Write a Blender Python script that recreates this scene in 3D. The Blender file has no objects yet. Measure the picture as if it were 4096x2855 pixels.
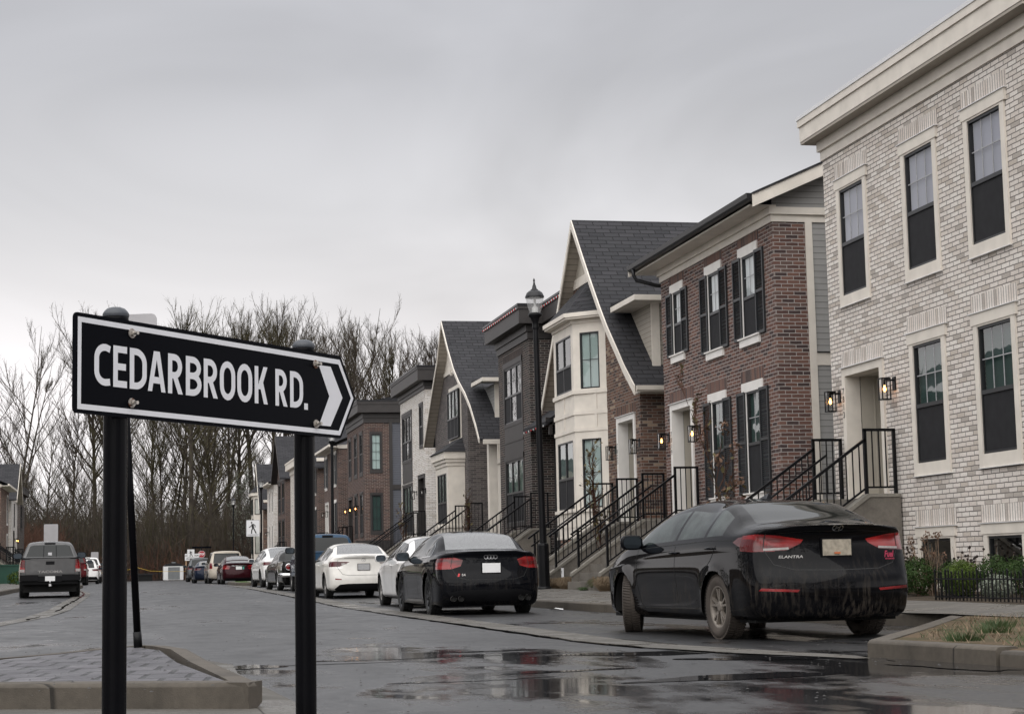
import bpy, bmesh, math, random
from mathutils import Vector, Matrix
from mathutils.bvhtree import BVHTree
R = math.radians
C = bpy.context.scene.collection
scene = bpy.context.scene
# ---------------------------------------------------------------- camera
cam = bpy.data.cameras.new('camera'); co = bpy.data.objects.new('camera', cam); C.objects.link(co)
scene.camera = co
CR = Vector((0.97802749, -0.20743018, -0.02085532)); CU = Vector((-0.00392674, -0.11834849, 0.99296436)); CF = Vector((0.20843897, 0.97106455, 0.1165626))
CAMP = Vector((0, 0, .75)); FPX = 7200.0
m = Matrix(((CR.x, CU.x, -CF.x, 0), (CR.y, CU.y, -CF.y, 0), (CR.z, CU.z, -CF.z, CAMP.z), (0, 0, 0, 1)))
co.matrix_world = m
cam.sensor_width = 36; cam.lens = FPX / 4096 * 36; cam.clip_start = .1; cam.clip_end = 3000
# ---------------------------------------------------------------- world: overcast sky
W = bpy.data.worlds.new('World'); scene.world = W; W.use_nodes = True
nt = W.node_tree; nt.nodes.clear()
def N(t, **k):
    n = nt.nodes.new(t)
    for a, b in k.items(): setattr(n, a, b)
    return n
def Lk(a, b): nt.links.new(a, b)
SUN_EL, SUN_AZ = 48, 205
out = N('ShaderNodeOutputWorld'); bg = N('ShaderNodeBackground'); Lk(bg.outputs[0], out.inputs[0])
sky = N('ShaderNodeTexSky', sky_type='NISHITA'); sky.sun_disc = False
sky.sun_elevation = R(SUN_EL); sky.sun_rotation = R(SUN_AZ); sky.air_density = 2; sky.dust_density = 6
hs = N('ShaderNodeHueSaturation'); hs.inputs['Saturation'].default_value = .12; Lk(sky.outputs[0], hs.inputs['Color'])
tc = N('ShaderNodeTexCoord'); sp = N('ShaderNodeSeparateXYZ'); Lk(tc.outputs['Generated'], sp.inputs[0])
rp = N('ShaderNodeValToRGB'); Lk(sp.outputs['Z'], rp.inputs[0])   # cloud deck brightness against elevation
e = rp.color_ramp.elements
e[0].position = 0; e[0].color = (7.9, 7.6, 7.6, 1); e[1].position = .10; e[1].color = (6.9, 6.65, 6.7, 1)
for p, c in ((.15, (5.2, 5.08, 5.15)), (.20, (4.2, 4.18, 4.32)), (.27, (3.2, 3.22, 3.42)), (.35, (2.8, 2.84, 3.06)), (.6, (7.5, 7.5, 7.7)), (1, (9, 9, 9.2))):
    x = e.new(p); x.color = (*c, 1)
mp = N('ShaderNodeMapping'); mp.inputs['Scale'].default_value = (1.0, 1.0, 2.2); Lk(tc.outputs['Generated'], mp.inputs[0])
nz = N('ShaderNodeTexNoise'); nz.inputs['Scale'].default_value = 2.6; nz.inputs['Detail'].default_value = 4; nz.inputs['Roughness'].default_value = .5; nz.inputs['Distortion'].default_value = .8; Lk(mp.outputs[0], nz.inputs[0])
mr = N('ShaderNodeMapRange'); mr.inputs[1].default_value = .3; mr.inputs[2].default_value = .7; mr.inputs[3].default_value = .86; mr.inputs[4].default_value = 1.2; Lk(nz.outputs['Fac'], mr.inputs[0])
mx = N('ShaderNodeMix', data_type='RGBA', blend_type='MULTIPLY'); mx.inputs[0].default_value = 1; Lk(rp.outputs[0], mx.inputs[6]); Lk(mr.outputs[0], mx.inputs[7])
mx2 = N('ShaderNodeMix', data_type='RGBA'); mx2.inputs[0].default_value = .9; Lk(hs.outputs[0], mx2.inputs[6]); Lk(mx.outputs[2], mx2.inputs[7])
Lk(mx2.outputs[2], bg.inputs[0]); bg.inputs[1].default_value = .1
# ---------------------------------------------------------------- sun, veiled by cloud
sl = bpy.data.lights.new('sun', 'SUN'); sl.energy = 1.5; sl.angle = R(100); sl.color = (1, .97, .93)
so = bpy.data.objects.new('sun', sl); C.objects.link(so)
sd = Vector((math.sin(R(SUN_AZ)) * math.cos(R(SUN_EL)), math.cos(R(SUN_AZ)) * math.cos(R(SUN_EL)), math.sin(R(SUN_EL))))
so.rotation_euler = (sd).to_track_quat('Z', 'Y').to_euler()
vs = scene.view_settings; vs.view_transform = 'Standard'; vs.look = 'None'; vs.exposure = .72; vs.gamma = 1; vs.use_curve_mapping = False
scene.render.engine = 'CYCLES'; scene.cycles.max_bounces = 8; scene.cycles.transparent_max_bounces = 12

# ================================================================ materials
MATS = {}
class MT:
    def __init__(s, name, col=(.5, .5, .5), rough=.6, metal=0, spec=.5, coat=0):
        s.m = bpy.data.materials.new(name); s.m.use_nodes = True; s.t = s.m.node_tree; s.b = s.t.nodes['Principled BSDF']
        s.b.inputs['Base Color'].default_value = (*col, 1); s.b.inputs['Roughness'].default_value = rough; s.b.inputs['Metallic'].default_value = metal
        s.b.inputs['Specular IOR Level'].default_value = spec; s.b.inputs['Coat Weight'].default_value = coat; s.b.inputs['Coat Roughness'].default_value = .04; s.b.inputs['Coat IOR'].default_value = 1.26
        MATS[name] = s.m; s.col = col
    def n(s, t, **k):
        x = s.t.nodes.new(t)
        for a, b in k.items(): setattr(x, a, b)
        return x
    def l(s, a, b): s.t.links.new(a, b)
    def co(s, scale=(1, 1, 1)):
        g = s.n('ShaderNodeTexCoord'); mp = s.n('ShaderNodeMapping'); mp.inputs['Scale'].default_value = scale; s.l(g.outputs['Object'], mp.inputs[0]); return mp.outputs[0]
    def noise(s, sc, det=4, vec=None, ro=.5, dist=0):
        z = s.n('ShaderNodeTexNoise'); z.inputs['Scale'].default_value = sc; z.inputs['Detail'].default_value = det; z.inputs['Roughness'].default_value = ro; z.inputs['Distortion'].default_value = dist
        s.l(vec if vec is not None else s.co(), z.inputs['Vector']); return z.outputs['Fac']
    def ramp(s, fac, stops, interp='LINEAR'):
        r = s.n('ShaderNodeValToRGB'); r.color_ramp.interpolation = interp; e = r.color_ramp.elements
        while len(e) > 1: e.remove(e[0])
        e[0].position = stops[0][0]; e[0].color = (*stops[0][1], 1)
        for p, c in stops[1:]: q = e.new(p); q.color = (*c, 1)
        s.l(fac, r.inputs[0]); return r.outputs[0]
    def mr(s, v, a, b, c, d):
        r = s.n('ShaderNodeMapRange'); s.l(v, r.inputs[0])
        for i, q in enumerate((a, b, c, d)): r.inputs[i + 1].default_value = q
        return r.outputs[0]
    def mix(s, f, a, b, mode='MIX'):
        x = s.n('ShaderNodeMix', data_type='RGBA', blend_type=mode)
        for i, v in ((0, f), (6, a), (7, b)):
            if isinstance(v, (int, float)): x.inputs[i].default_value = v
            elif isinstance(v, tuple): x.inputs[i].default_value = (*v, 1)
            else: s.l(v, x.inputs[i])
        return x.outputs[2]
    def base(s, c): s.l(c, s.b.inputs['Base Color']); return s
    def rough(s, c): s.l(c, s.b.inputs['Roughness']); return s
    def bump(s, h, st=.3, d=.01, nrm=None):
        b = s.n('ShaderNodeBump'); b.inputs['Strength'].default_value = st; b.inputs['Distance'].default_value = d; s.l(h, b.inputs['Height'])
        if nrm is not None: s.l(nrm, b.inputs['Normal'])
        s.l(b.outputs[0], s.b.inputs['Normal']); return b.outputs[0]
def plain(name, col, rough=.6, var=.12, sc=3, metal=0, spec=.5, coat=0, bump=0, bsc=60):
    t = MT(name, col, rough, metal, spec, coat)
    f = t.noise(sc, 6); t.base(t.mix(1, t.ramp(f, [(.3, tuple(c * (1 - var) for c in col)), (.7, tuple(min(1, c * (1 + var)) for c in col))]), (1, 1, 1), 'MULTIPLY'))
    if bump: t.bump(t.noise(bsc, 3), bump, .004)
    return t
def brick(name, pal, mortar, bw=.25, bh=.0735, ms=.006, soldier=False, flip=False):
    t = MT(name, pal[0], .85, spec=.25)
    g = t.n('ShaderNodeTexCoord'); s = t.n('ShaderNodeSeparateXYZ'); t.l(g.outputs['Object'], s.inputs[0])
    a = t.n('ShaderNodeMath', operation='SUBTRACT' if flip else 'ADD'); t.l(s.outputs[0], a.inputs[0]); t.l(s.outputs[1], a.inputs[1])
    c = t.n('ShaderNodeCombineXYZ')
    wob = t.noise(9, 2); wz = t.n('ShaderNodeMath', operation='MULTIPLY_ADD'); t.l(wob, wz.inputs[0]); wz.inputs[1].default_value = .012; t.l(s.outputs[2], wz.inputs[2])
    if soldier: t.l(s.outputs[2], c.inputs[0]); t.l(a.outputs[0], c.inputs[1]); bw, bh = 5.0, .0735
    else: t.l(a.outputs[0], c.inputs[0]); t.l(wz.outputs[0], c.inputs[1])
    b = t.n('ShaderNodeTexBrick'); t.l(c.outputs[0], b.inputs[0])
    b.inputs['Color1'].default_value = (0, 0, 0, 1); b.inputs['Color2'].default_value = (1, 1, 1, 1); b.inputs['Mortar'].default_value = (0, 0, 0, 1)
    b.inputs['Scale'].default_value = 1; b.inputs['Mortar Size'].default_value = ms; b.inputs['Mortar Smooth'].default_value = .25; b.inputs['Brick Width'].default_value = bw; b.inputs['Row Height'].default_value = bh; b.inputs['Bias'].default_value = 0
    n = len(pal); col = t.ramp(b.outputs['Color'], [(i / n + .0, p) for i, p in enumerate(pal)], 'CONSTANT')
    nn = t.noise(38, 5); col = t.mix(.55, col, t.ramp(nn, [(.25, (.6, .6, .6)), (.75, (1.0, 1.0, 1.0))]), 'MULTIPLY')
    big = t.noise(.9, 4); col = t.mix(.4, col, t.ramp(big, [(.3, (.7, .7, .7)), (.7, (1.0, 1.0, 1.0))]), 'MULTIPLY')
    t.base(t.mix(b.outputs['Fac'], col, mortar))
    h = t.n('ShaderNodeMath', operation='MULTIPLY_ADD'); t.l(b.outputs['Fac'], h.inputs[0]); h.inputs[1].default_value = -1; t.l(nn, h.inputs[2])
    t.bump(h.outputs[0], .7, .008); return t
def pals(*rows):
    o = []
    for c, k in rows: o += [c] * k
    random.Random(5).shuffle(o); return o
WB = pals(((.80, .735, .68), 6), ((.74, .67, .61), 5), ((.62, .55, .485), 2), ((.84, .785, .73), 4), ((.50, .45, .405), 1))
brick('brick_cream', WB, (.18, .165, .152), ms=.009); brick('brick_cream_soldier', WB, (.18, .165, .152), soldier=True, ms=.008)
brick('brick_white', pals(((.84, .80, .76), 7), ((.78, .73, .68), 4), ((.68, .62, .56), 2)), (.32, .30, .28), ms=.008)
RB = pals(((.165, .088, .070), 4), ((.115, .066, .057), 3), ((.20, .11, .086), 3), ((.075, .052, .05), 2), ((.15, .098, .084), 2))
brick('brick_red', RB, (.36, .33, .31), ms=.008); brick('brick_red_soldier', RB, (.25, .22, .20), soldier=True)
TB = pals(((.16, .092, .068), 4), ((.11, .066, .053), 3), ((.34, .25, .18), 1), ((.19, .105, .075), 3), ((.075, .052, .046), 2))
brick('brick_tumbled', TB, (.24, .21, .185), ms=.008)
brick('brick_tumbled_soldier', TB, (.17, .145, .125), soldier=True)
DB = pals(((.062, .045, .042), 4), ((.042, .034, .033), 4), ((.085, .06, .053), 2), ((.03, .027, .027), 2))
brick('brick_dark', DB, (.26, .24, .22), ms=.0075); brick('brick_dark_soldier', DB, (.20, .18, .165), soldier=True)
GB = pals(((.11, .098, .095), 4), ((.08, .072, .072), 3), ((.14, .125, .12), 2))
brick('brick_grey', GB, (.22, .20, .19)); brick('brick_grey_soldier', GB, (.22, .20, .19), soldier=True)
BB = pals(((.10, .058, .048), 4), ((.075, .045, .04), 3), ((.12, .07, .057), 2), ((.05, .035, .034), 1))
brick('brick_brown', BB, (.28, .245, .22), ms=.0075); brick('brick_brown_soldier', BB, (.24, .205, .185), soldier=True)
def siding(name, col, pitch=.12):
    t = MT(name, col, .6)
    g = t.n('ShaderNodeTexCoord'); s = t.n('ShaderNodeSeparateXYZ'); t.l(g.outputs['Object'], s.inputs[0])
    d = t.n('ShaderNodeMath', operation='DIVIDE'); t.l(s.outputs[2], d.inputs[0]); d.inputs[1].default_value = pitch
    f = t.n('ShaderNodeMath', operation='FRACT'); t.l(d.outputs[0], f.inputs[0])
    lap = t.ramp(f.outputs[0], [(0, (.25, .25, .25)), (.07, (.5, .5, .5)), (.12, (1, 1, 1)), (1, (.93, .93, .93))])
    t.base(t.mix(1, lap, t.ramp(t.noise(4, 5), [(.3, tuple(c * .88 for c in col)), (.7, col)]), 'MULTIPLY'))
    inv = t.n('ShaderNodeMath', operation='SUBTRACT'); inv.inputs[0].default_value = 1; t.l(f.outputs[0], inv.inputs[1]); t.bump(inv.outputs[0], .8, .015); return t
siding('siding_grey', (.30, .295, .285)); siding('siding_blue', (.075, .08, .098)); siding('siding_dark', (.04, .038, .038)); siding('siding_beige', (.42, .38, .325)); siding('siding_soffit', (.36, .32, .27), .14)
plain('trim_cream', (.68, .63, .56), .55, .08, bump=.15); plain('trim_white', (.75, .725, .69), .5, .06); plain('trim_dark', (.033, .029, .028), .5, .15, spec=.4); plain('panel_beige', (.44, .405, .345), .6, .06)
plain('door_dark', (.02, .02, .02), .35, .1); plain('metal_white', (.72, .72, .72), .35, .05, metal=.3); plain('metal_dark', (.012, .012, .014), .35, .1, spec=.3)
plain('black_metal', (.006, .006, .007), .32, .2, spec=.16); plain('frame_black', (.008, .009, .011), .35, .1)
plain('shutter', (.016, .018, .02), .42, .1); plain('screen', (.016, .016, .018), .7, .2, sc=6, spec=.25); plain('room', (.012, .014, .014), .9); plain('green_room', (.05, .09, .08), .8)
def cloth(name, col, sc):
    t = MT(name, col, .8); w = t.n('ShaderNodeTexWave'); w.inputs['Scale'].default_value = sc; w.inputs['Distortion'].default_value = 3; w.inputs['Detail'].default_value = 1; t.l(t.co((1, 1, .04)), w.inputs[0])
    t.base(t.ramp(w.outputs['Fac'], [(0, tuple(c * .75 for c in col)), (1, col)])); return t
cloth('curtain_sheer', (.50, .465, .55), 3); cloth('curtain_white', (.93, .92, .93), 3); cloth('curtain_green', (.16, .24, .21), 2.5); cloth('blind_pale', (.72, .82, .79), .2)
def schlick(t, f0):     # same reflectance from either side of a thin pane
    w = t.n('ShaderNodeLayerWeight'); w.inputs[0].default_value = .5; p = t.n('ShaderNodeMath', operation='POWER'); t.l(w.outputs['Facing'], p.inputs[0]); p.inputs[1].default_value = 4.2
    a = t.n('ShaderNodeMath', operation='MULTIPLY_ADD'); t.l(p.outputs[0], a.inputs[0]); a.inputs[1].default_value = 1 - f0; a.inputs[2].default_value = f0; return a
t = MT('glass', rough=.02); t.t.nodes.remove(t.b)
fr = schlick(t, .12); tr = t.n('ShaderNodeBsdfTransparent'); tr.inputs[0].default_value = (.78, .82, .82, 1); gl = t.n('ShaderNodeBsdfGlossy'); gl.inputs['Roughness'].default_value = .015
wb = t.noise(1.3, 2); bp = t.n('ShaderNodeBump'); bp.inputs['Strength'].default_value = .12; bp.inputs['Distance'].default_value = .02; t.l(wb, bp.inputs['Height']); t.l(bp.outputs[0], gl.inputs['Normal'])
ms = t.n('ShaderNodeMixShader'); t.l(fr.outputs[0], ms.inputs[0]); t.l(tr.outputs[0], ms.inputs[1]); t.l(gl.outputs[0], ms.inputs[2]); t.l(ms.outputs[0], t.t.nodes['Material Output'].inputs[0])
t = MT('clear_glass', rough=.02); t.t.nodes.remove(t.b)
fr = schlick(t, .04); tr = t.n('ShaderNodeBsdfTransparent'); tr.inputs[0].default_value = (.88, .88, .88, 1); gl = t.n('ShaderNodeBsdfGlossy'); gl.inputs['Roughness'].default_value = .05
ms = t.n('ShaderNodeMixShader'); t.l(fr.outputs[0], ms.inputs[0]); t.l(tr.outputs[0], ms.inputs[1]); t.l(gl.outputs[0], ms.inputs[2]); t.l(ms.outputs[0], t.t.nodes['Material Output'].inputs[0])
t = MT('globe_glass', (.75, .75, .75), .2); tr = t.n('ShaderNodeBsdfTransparent'); tr.inputs[0].default_value = (.9, .9, .9, 1); ms = t.n('ShaderNodeMixShader'); ms.inputs[0].default_value = .25; t.l(tr.outputs[0], ms.inputs[1]); t.l(t.b.outputs[0], ms.inputs[2]); t.l(ms.outputs[0], t.t.nodes['Material Output'].inputs[0])
def emis(name, col, st):
    t = MT(name, col); t.b.inputs['Emission Color'].default_value = (*col, 1); t.b.inputs['Emission Strength'].default_value = st
emis('bulb_on', (1, .42, .10), 7); plain('bulb_off', (.6, .6, .58), .2, .02)
# roof shingles: offset tabs
def shingle(name, ax):
    t = MT(name, (.03, .03, .034), .8, spec=.3)
    g = t.n('ShaderNodeTexCoord'); s = t.n('ShaderNodeSeparateXYZ'); t.l(g.outputs['Object'], s.inputs[0]); c = t.n('ShaderNodeCombineXYZ')
    t.l(s.outputs[ax], c.inputs[0]); zz = t.n('ShaderNodeMath', operation='MULTIPLY'); t.l(s.outputs[2], zz.inputs[0]); zz.inputs[1].default_value = 1.2; t.l(zz.outputs[0], c.inputs[1])
    b = t.n('ShaderNodeTexBrick'); t.l(c.outputs[0], b.inputs[0]); b.inputs['Color1'].default_value = (0, 0, 0, 1); b.inputs['Color2'].default_value = (1, 1, 1, 1); b.inputs['Mortar'].default_value = (0, 0, 0, 1)
    b.inputs['Scale'].default_value = 1; b.inputs['Mortar Size'].default_value = .013; b.inputs['Mortar Smooth'].default_value = .3; b.inputs['Brick Width'].default_value = .42; b.inputs['Row Height'].default_value = .15
    col = t.ramp(b.outputs['Color'], [(0, (.024, .024, .028)), (.5, (.031, .031, .035)), (1, (.040, .039, .044))]); t.base(t.mix(b.outputs['Fac'], t.mix(.5, col, t.ramp(t.noise(60, 3), [(.3, (.5, .5, .5)), (.7, (1, 1, 1))]), 'MULTIPLY'), (.006, .006, .007)))
    iv = t.n('ShaderNodeMath', operation='MULTIPLY'); t.l(b.outputs['Fac'], iv.inputs[0]); iv.inputs[1].default_value = -1; t.bump(iv.outputs[0], .8, .02)
shingle('shingle_side', 0); shingle('shingle_front', 1)
# wet asphalt
def asphalt(name, col, wet):
    t = MT(name, col, .4, spec=.5)
    v = t.co((1, .35, 1)); big = t.noise(.55, 5, v, .6, .6); mid = t.noise(2.3, 5, t.co((1, .5, 1)), .6); grain = t.noise(170, 2); agg = t.noise(45, 3)
    c = t.ramp(big, [(.35, tuple(x * .6 for x in col)), (.65, tuple(x * 1.3 for x in col))]); c = t.mix(.6, c, t.ramp(agg, [(.3, (.45, .45, .45)), (.7, (1.25, 1.25, 1.25))]), 'MULTIPLY')
    vor = t.n('ShaderNodeTexVoronoi'); vor.inputs['Scale'].default_value = 22; t.l(t.co(), vor.inputs['Vector']); fleck = t.ramp(vor.outputs['Distance'], [(.05, (1, 1, 1)), (.09, (0, 0, 0))])
    sel = t.ramp(t.noise(30, 0), [(.60, (0, 0, 0)), (.64, (1, 1, 1))]); c = t.mix(t.mix(1, fleck, sel, 'MULTIPLY'), c, (.22, .21, .2))
    sy = t.n('ShaderNodeSeparateXYZ'); t.l(t.co(), sy.inputs[0]); low = t.mr(sy.outputs[1], 11, 26, .10, 0); wadd = t.n('ShaderNodeMath', operation='ADD'); t.l(t.mix(.35, big, mid), wadd.inputs[0]); t.l(low, wadd.inputs[1])
    pud = t.ramp(wadd.outputs[0], [(wet, (0, 0, 0)), (wet + .09, (1, 1, 1))])      # 1 where water stands
    t.base(t.mix(t.mix(1, pud, (.75, .75, .75), 'MULTIPLY'), c, (.012, .012, .013))); rr = t.mix(pud, t.ramp(mid, [(.3, (.32, .32, .32)), (.7, (.55, .55, .55))]), (.07, .07, .07)); t.rough(rr)
    gr = t.n('ShaderNodeMath', operation='ADD'); t.l(grain, gr.inputs[0]); t.l(agg, gr.inputs[1])
    inv = t.mix(1, t.ramp(pud, [(0, (1, 1, 1)), (1, (.04, .04, .04))]), gr.outputs[0], 'MULTIPLY'); t.bump(inv, .22, .005)
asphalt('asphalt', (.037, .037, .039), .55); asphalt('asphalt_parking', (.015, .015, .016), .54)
def concrete(name, col, wet=False, joints=0, stain=.35):
    t = MT(name, col, .75, spec=.35)
    a = t.noise(1.1, 6, None, .65, .5); b = t.noise(22, 5); k = t.noise(130, 2)
    c = t.ramp(a, [(.28, tuple(x * (1 - stain) for x in col)), (.5, col), (.75, tuple(min(1, x * (1 + stain * .5)) for x in col))]); c = t.mix(.45, c, t.ramp(b, [(.3, (.6, .6, .6)), (.7, (1.1, 1.1, 1.1))]), 'MULTIPLY')
    if joints:
        s = t.n('ShaderNodeSeparateXYZ'); t.l(t.co(), s.inputs[0]); d = t.n('ShaderNodeMath', operation='DIVIDE'); ad = t.n('ShaderNodeMath', operation='ADD'); t.l(s.outputs[1], ad.inputs[0]); t.l(s.outputs[0], ad.inputs[1]); t.l(s.outputs[1] if 'walk' in name else ad.outputs[0], d.inputs[0]); d.inputs[1].default_value = joints
        f = t.n('ShaderNodeMath', operation='FRACT'); t.l(d.outputs[0], f.inputs[0]); c = t.mix(t.ramp(f.outputs[0], [(0, (1, 1, 1)), (.005, (1, 1, 1)), (.008, (0, 0, 0))]), c, tuple(x * .25 for x in col))
    t.base(c)
    if wet: t.rough(t.ramp(a, [(.45, (.75, .75, .75)), (.6, (.18, .18, .18))]))
    else: t.b.inputs['Roughness'].default_value = .7
    t.bump(k, .35, .004)
concrete('kerb_concrete', (.082, .070, .056), joints=2.6, stain=.5); concrete('sidewalk_concrete', (.105, .097, .086), True, 1.5, .3); concrete('gutter_concrete', (.10, .093, .082), True, 0, .4); concrete('cast_concrete', (.14, .126, .108), stain=.5); concrete('cap_concrete', (.21, .195, .168), stain=.35)
t = MT('pavers', (.07, .07, .08), .45)
g = t.co(); mpn = t.n('ShaderNodeMapping'); mpn.inputs['Rotation'].default_value = (0, 0, R(6)); t.l(g, mpn.inputs[0])
b = t.n('ShaderNodeTexBrick'); t.l(mpn.outputs[0], b.inputs[0]); b.inputs['Color1'].default_value = (.045, .043, .050, 1); b.inputs['Color2'].default_value = (.085, .08, .09, 1); b.inputs['Mortar'].default_value = (.006, .006, .007, 1)
b.inputs['Scale'].default_value = 1; b.inputs['Mortar Size'].default_value = .022; b.inputs['Mortar Smooth'].default_value = .5; b.inputs['Brick Width'].default_value = .27; b.inputs['Row Height'].default_value = .48
t.base(t.mix(.5, b.outputs['Color'], t.ramp(t.noise(25, 5), [(.3, (.5, .5, .5)), (.7, (1.2, 1.2, 1.2))]), 'MULTIPLY')); iv = t.n('ShaderNodeMath', operation='MULTIPLY_ADD'); t.l(b.outputs['Fac'], iv.inputs[0]); iv.inputs[1].default_value = -3; t.l(t.noise(60, 4), iv.inputs[2]); t.bump(iv.outputs[0], .6, .008); t.rough(t.mr(t.noise(3, 4), .3, .7, .3, .65))
t = MT('grass', (.05, .08, .02), .9, spec=.2); f = t.noise(1.6, 6, None, .65); t.base(t.mix(.5, t.ramp(f, [(.40, (.125, .088, .055)), (.54, (.09, .07, .04)), (.66, (.045, .052, .02))]), t.ramp(t.noise(70, 3), [(.3, (.4, .4, .4)), (.7, (1.1, 1.1, 1.1))]), 'MULTIPLY')); t.bump(t.noise(60, 4), .8, .03)
t = MT('lawn', (.04, .09, .02), .9, spec=.2); t.base(t.ramp(t.noise(5, 6), [(.35, (.035, .07, .016)), (.65, (.07, .11, .03))])); t.bump(t.noise(60, 4), .8, .03)
t = MT('soil', (.05, .04, .03), .95, spec=.15); t.base(t.ramp(t.noise(3, 7, None, .7), [(.35, (.028, .022, .017)), (.65, (.085, .066, .047))])); t.bump(t.noise(30, 5), .9, .05)
plain('blade_dry', (.16, .115, .07), .8, .25); plain('blade_green', (.035, .06, .016), .7, .25)
t = MT('bark', (.06, .05, .04), .9, spec=.2); t.base(t.ramp(t.noise(3, 6, t.co((1, 1, .4)), .7), [(.35, (.022, .019, .015)), (.55, (.055, .046, .036)), (.7, (.07, .075, .035))])); t.bump(t.noise(14, 5, t.co((1, 1, .25))), .8, .04)
plain('twig', (.055, .045, .037), .9, .3, sc=.6, spec=.15); plain('twig_red', (.085, .045, .032), .9, .3, sc=.6, spec=.15); plain('twig_olive', (.052, .046, .027), .9, .3, sc=.6, spec=.15); plain('bud', (.11, .092, .045), .8, .3, spec=.2)
plain('leaf_green', (.026, .05, .012), .6, .3, sc=8, spec=.15); plain('leaf_lime', (.055, .085, .014), .6, .3, sc=8, spec=.15); plain('leaf_dead', (.12, .068, .042), .8, .3, sc=8); plain('leaf_silver', (.15, .17, .13), .7, .2, sc=8); plain('grit_stone', (.035, .033, .032), .7, .3); plain('seedhead', (.02, .013, .01), .9); plain('stem_dry', (.16, .11, .075), .9, .2)
# vehicles
def paint(name, col, metal=0, rough=.3, dirt=0, spec=.06):
    t = MT(name, col, rough, metal, spec, 1)
    c = t.ramp(t.noise(7, 5), [(.3, tuple(x * .9 for x in col)), (.7, col)])
    if dirt:
        s = t.n('ShaderNodeSeparateXYZ'); t.l(t.co(), s.inputs[0])
        st = t.ramp(t.noise(26, 4, t.co((1, 1, .12)), .6), [(.46, (0, 0, 0)), (.62, (1, 1, 1))])
        hm = t.ramp(s.outputs[2], [(.22, (1, 1, 1)), (.5, (.9, .9, .9)), (.62, (.45, .45, .45)), (.8, (.15, .15, .15)), (1.0, (0, 0, 0))])
        blot = t.ramp(t.noise(2.6, 4), [(.36, (0, 0, 0)), (.62, (1, 1, 1))])
        d = t.mix(1, t.mix(1, st, hm, 'MULTIPLY'), blot, 'MULTIPLY'); d2 = t.mix(dirt, (0, 0, 0), d)
        c = t.mix(d2, c, (.13, .11, .09)); t.l(t.mr(d2, 0, .6, 1, .1), t.b.inputs['Coat Weight'])
    t.base(c)
paint('paint_black', (.003, .003, .004), dirt=.26, spec=0); paint('paint_black_clean', (.003, .0033, .005), dirt=.1, spec=0); paint('paint_white', (.78, .77, .76), rough=.4); paint('paint_pearl', (.74, .72, .68), rough=.4); paint('paint_silver', (.10, .099, .10), .4, .35)
paint('paint_blue', (.018, .052, .10), .2, .35); paint('paint_maroon', (.028, .003, .006), .2, .35); paint('paint_navy', (.012, .018, .035), .2, .3); paint('paint_gunmetal', (.10, .105, .11), .5, .35); paint('paint_red', (.09, .008, .011), .2, .35); paint('paint_cream', (.48, .43, .36), .1, .4); paint('paint_charcoal', (.010, .010, .010), .2, .25)
t = MT('car_glass', (.006, .008, .008), .04, spec=.32)
t = MT('car_glass_light', (.10, .115, .11), .05, spec=.4); t.base(t.ramp(t.noise(4, 3), [(.35, (.015, .02, .019)), (.65, (.055, .068, .064))]))
t = MT('car_glass_wet', (.10, .105, .11), .25, spec=.9); t.base(t.ramp(t.noise(130, 2), [(.4, (.20, .205, .21)), (.6, (.09, .092, .095))])); t.rough(t.mr(t.noise(160, 2), .4, .6, .08, .35))
plain('seam', (.002, .002, .002), .6); plain('black_plastic', (.006, .006, .007), .5, .2, spec=.12); plain('black_gloss', (.006, .006, .007), .12, .1, coat=1); plain('under', (.004, .004, .004), .9); plain('rubber', (.013, .013, .013), .75, .3, bump=.3); plain('rubber_dirty', (.055, .044, .036), .8, .35, bump=.3)
plain('alloy', (.28, .27, .26), .35, .15, metal=.8); plain('alloy_dirty', (.20, .175, .15), .5, .2, metal=.4); plain('alloy_dark', (.03, .031, .034), .35, .1, metal=.6); plain('chrome', (.75, .75, .76), .12, .03, metal=1); plain('plate_white', (.72, .72, .72), .5, .04); plain('plate_dirty', (.30, .265, .21), .7, .25, sc=25); plain('plate_grey', (.36, .36, .37), .5, .1, sc=25)
t = MT('lens_red', (.30, .008, .012), .12, spec=.6, coat=1); t.base(t.ramp(t.noise(3, 2, t.co((1, 1, 4))), [(.4, (.07, .002, .003)), (.55, (.19, .004, .006)), (.7, (.28, .01, .01))]))
plain('lens_dark', (.07, .006, .01), .12, .3, coat=1); plain('lens_clear', (.30, .27, .26), .15, .2, sc=30, coat=1); plain('orange_sticker', (.45, .12, .04), .6); plain('mirror_glass', (.045, .055, .065), .05, .05, metal=.9); plain('decal_pink', (.30, .015, .05), .5, .02); plain('decal_red', (.5, .015, .02), .4, .02); plain('plate_green', (.06, .30, .24), .5, .02)
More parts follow.
